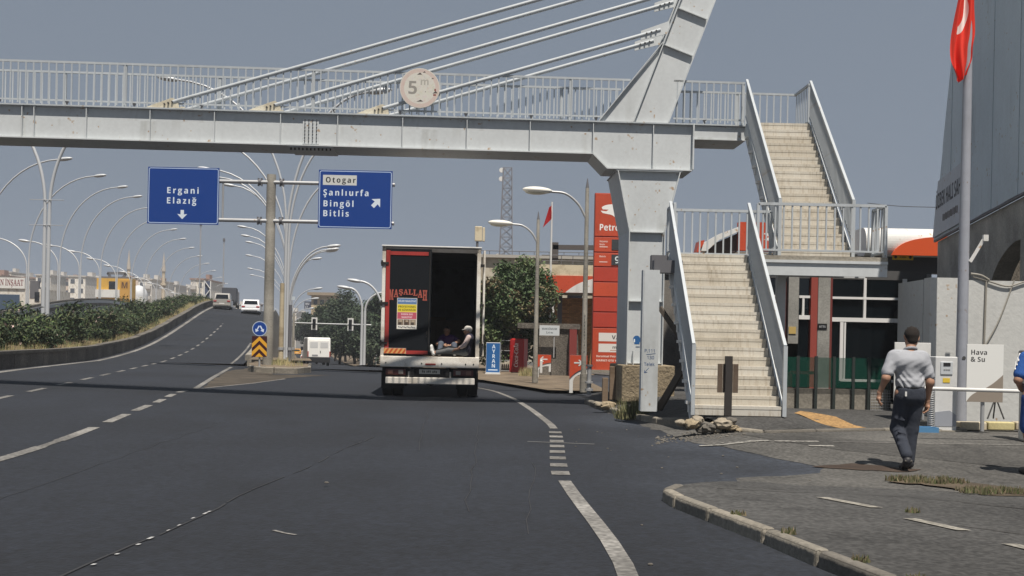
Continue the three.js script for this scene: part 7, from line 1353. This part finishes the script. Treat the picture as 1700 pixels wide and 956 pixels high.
// ---------------------------------------------------------------- distant vehicles
const tyre = new THREE.CylinderGeometry(0.32, 0.32, 0.21, 18).rotateZ(Math.PI / 2);
function rounded(pts, w, bevel) { // side outline [z, y] pushed through the width
  const s = new THREE.Shape(pts.map(p => new THREE.Vector2(p[0], p[1]))); return new THREE.ExtrudeGeometry(s, { depth: w - 2 * bevel, bevelEnabled: true, bevelSize: bevel, bevelThickness: bevel, bevelSegments: 3 }).rotateY(-Math.PI / 2).translate((w - 2 * bevel) / 2, 0, 0);
}
function wheels(o, w, z0, z1, k = 1) { for (const z of [z0, z1]) for (const s of [-1, 1]) { const t = part('wheel', tyre.clone().scale(1, k, k).translate(s * (w / 2 - 0.12), 0.32 * k, z), M.rubber, o); part('rim', new THREE.CylinderGeometry(0.19, 0.19, 0.22, 14).rotateZ(Math.PI / 2).translate(s * (w / 2 - 0.115), 0.32 * k, z), M.galv, t); } }
function car(name, label, category, pos, turn, { w = 1.8, h = 1.45, l = 4.4, color, suv = false, hatch = true }) {
  const o = thing(name, label, category, pos, turn), paintM = new THREE.MeshPhysicalMaterial({ color, roughness: 0.35, clearcoat: 0.6, clearcoatRoughness: 0.1 });
  const belt = suv ? 0.98 : 0.88, b = 0.08, rear = hatch ? 0.25 : 0.85;
  part('body', rounded([[-l, 0.35], [-0.02, 0.32], [0, 0.7], [-0.04, belt], [-l + 1.2, belt], [-l + 0.15, belt - 0.12], [-l - 0.02, 0.6]], w, b), paintM, o);
  part('cabin', rounded([[-rear + 0.15, belt], [-rear - 0.35, h - 0.08], [-rear - 0.5, h - 0.04], [-l + 2.1, h - 0.06], [-l + 1.15, belt]], w - 0.22, 0.1), paintM, o);
  const za = -rear + 0.15, zb = -rear - 0.35, n = V(0, zb - za, 0);
  part('rear_window', slab([[-w / 2 + 0.24, 0], [w / 2 - 0.24, 0], [w / 2 - 0.32, 0.62], [-w / 2 + 0.32, 0.62]].map(([x, t]) => [x, t * Math.hypot(h - 0.1 - belt, 0.5) / 0.75]), 0.03).rotateX(-Math.atan2(0.5, h - 0.1 - belt)).translate(0, belt + 0.1, za + 0.085), M.glass, o);
  part('bumper', rbox(w - 0.04, 0.26, 0.2, 0.06, 0, 0.45, 0.04), suv ? mat(0.25, 0.24, 0.22, 0.5) : paintM, o); part('diffuser', box(w - 0.5, 0.12, 0.1, 0, 0.34, 0.12), M.black, o);
  for (const s of [-1, 1]) { part('tail_light', rbox(0.32, 0.16, 0.1, 0.03, s * (w / 2 - 0.22), belt - 0.14, 0.05), mat(0.3, 0.02, 0.02, 0.3), o); part('mirror', rbox(0.2, 0.14, 0.1, 0.04, s * (w / 2 + 0.08), belt + 0.07, -l + 1.6), name === 'taxi' ? paintM : M.black, o); part('side_window', box(0.03, h - belt - 0.22, l * 0.42, s * (w / 2 - 0.13), (h + belt) / 2 - 0.02, -l * 0.47), M.glass, o); }
  part('number_plate', box(0.5, 0.12, 0.02, 0, 0.6, 0.085), M.white, o);
  wheels(o, w, -0.8, -l + 0.85);
  return o;
}
const onRamp = (u, d) => { const x = (u - 850) * d / FOCAL - 0.3; return V(x, rampAt(x, d) + 0.008, -d); };
car('silver_suv', 'silver boxy car climbing over the crest of the ramp', 'car', onRamp(372, 110), 0.2, { w: 1.78, h: 1.62, l: 4.3, color: 0x8d8a84, suv: true });
car('white_saloon', 'white saloon car on the right lane at the crest of the ramp', 'car', onRamp(420, 106), 0.2, { w: 1.82, h: 1.44, l: 4.6, color: 0xdfe1e4, hatch: false });
{
  const q = onRamp(383, 124), o = thing('dark_lorry', 'dark box lorry just beyond the silver car', 'lorry', q, 0.2); part('box_body', rbox(1.6, 1.6, 4, 0.03, 0, 1.5, -2), mat(0.07, 0.075, 0.09, 0.6), o); part('chassis', box(1.5, 0.3, 4.5, 0, 0.55, -2.1), M.black, o); part('cab', rbox(1.8, 1.6, 1.4, 0.1, 0, 1.25, -4.8), mat(0.2, 0.2, 0.22, 0.5), o); wheels(o, 1.9, -1, -4.6, 1.1);
}
{ // white van
  const D = 95, p = at(529, 610, D); p.y = sideY(D) + 0.005; const o = thing('white_van', 'white high-roof delivery van driving along the side road', 'van', p, 0.27);
  const pm = new THREE.MeshPhysicalMaterial({ color: 0xf2f2ee, roughness: 0.4, clearcoat: 0.4 }), w = 2.0, h = 2.5, l = 5.6;
  part('body', rounded([[-l, 0.5], [-0.06, 0.48], [0, 0.9], [-0.02, 1.4], [-0.14, h - 0.14], [-0.3, h - 0.08], [-l + 1.7, h - 0.1], [-l + 0.9, 1.5], [-l, 1.15]], w, 0.09), pm, o);
  for (const s of [-1, 1]) {
    const d = part('rear_door', rbox(0.86, 1.62, 0.04, 0.02, s * 0.44, 1.45, 0.07), pm, o); part('window_panel', rbox(0.66, 0.52, 0.02, 0.02, s * 0.44, 1.85, 0.09), mat(0.6, 0.61, 0.61, 0.4), d); if (s > 0) part('handle', box(0.06, 0.2, 0.04, 0.12, 1.25, 0.1), M.black, d);
    part('tail_light', rbox(0.1, 0.5, 0.08, 0.02, s * 0.94, 1.05, 0.06), mat(0.35, 0.04, 0.03, 0.3), o); part('mirror', rbox(0.22, 0.34, 0.12, 0.04, s * 1.16, 1.5, -l + 1.5), M.black, o);
  }
  part('number_plate', box(0.5, 0.13, 0.02, -0.35, 0.95, 0.1), mat(0.3, 0.3, 0.32, 0.5), o); part('bumper', rbox(w - 0.02, 0.5, 0.2, 0.05, 0, 0.56, 0.05), M.black, o); wheels(o, w, -0.95, -l + 0.95, 1.05);
}
{ const d = 235, p = at(493, 588, d); p.y = sideY(d); car('taxi', 'small yellow taxi far ahead on the side road', 'taxi', p, 0.18, { w: 1.75, h: 1.45, l: 4.3, color: 0xd89a10 }); }
{ const d = 112, p = at(513, 600, d); p.y = sideY(d); car('white_hatchback', 'white car partly hidden left of the delivery van', 'car', p, 0.16, { w: 1.75, h: 1.5, l: 4.1, color: 0xdcdcdc }); }

scene.traverse(o => { if (o.isMesh) o.castShadow = o.receiveShadow = true; });
renderer.render(scene, camera);
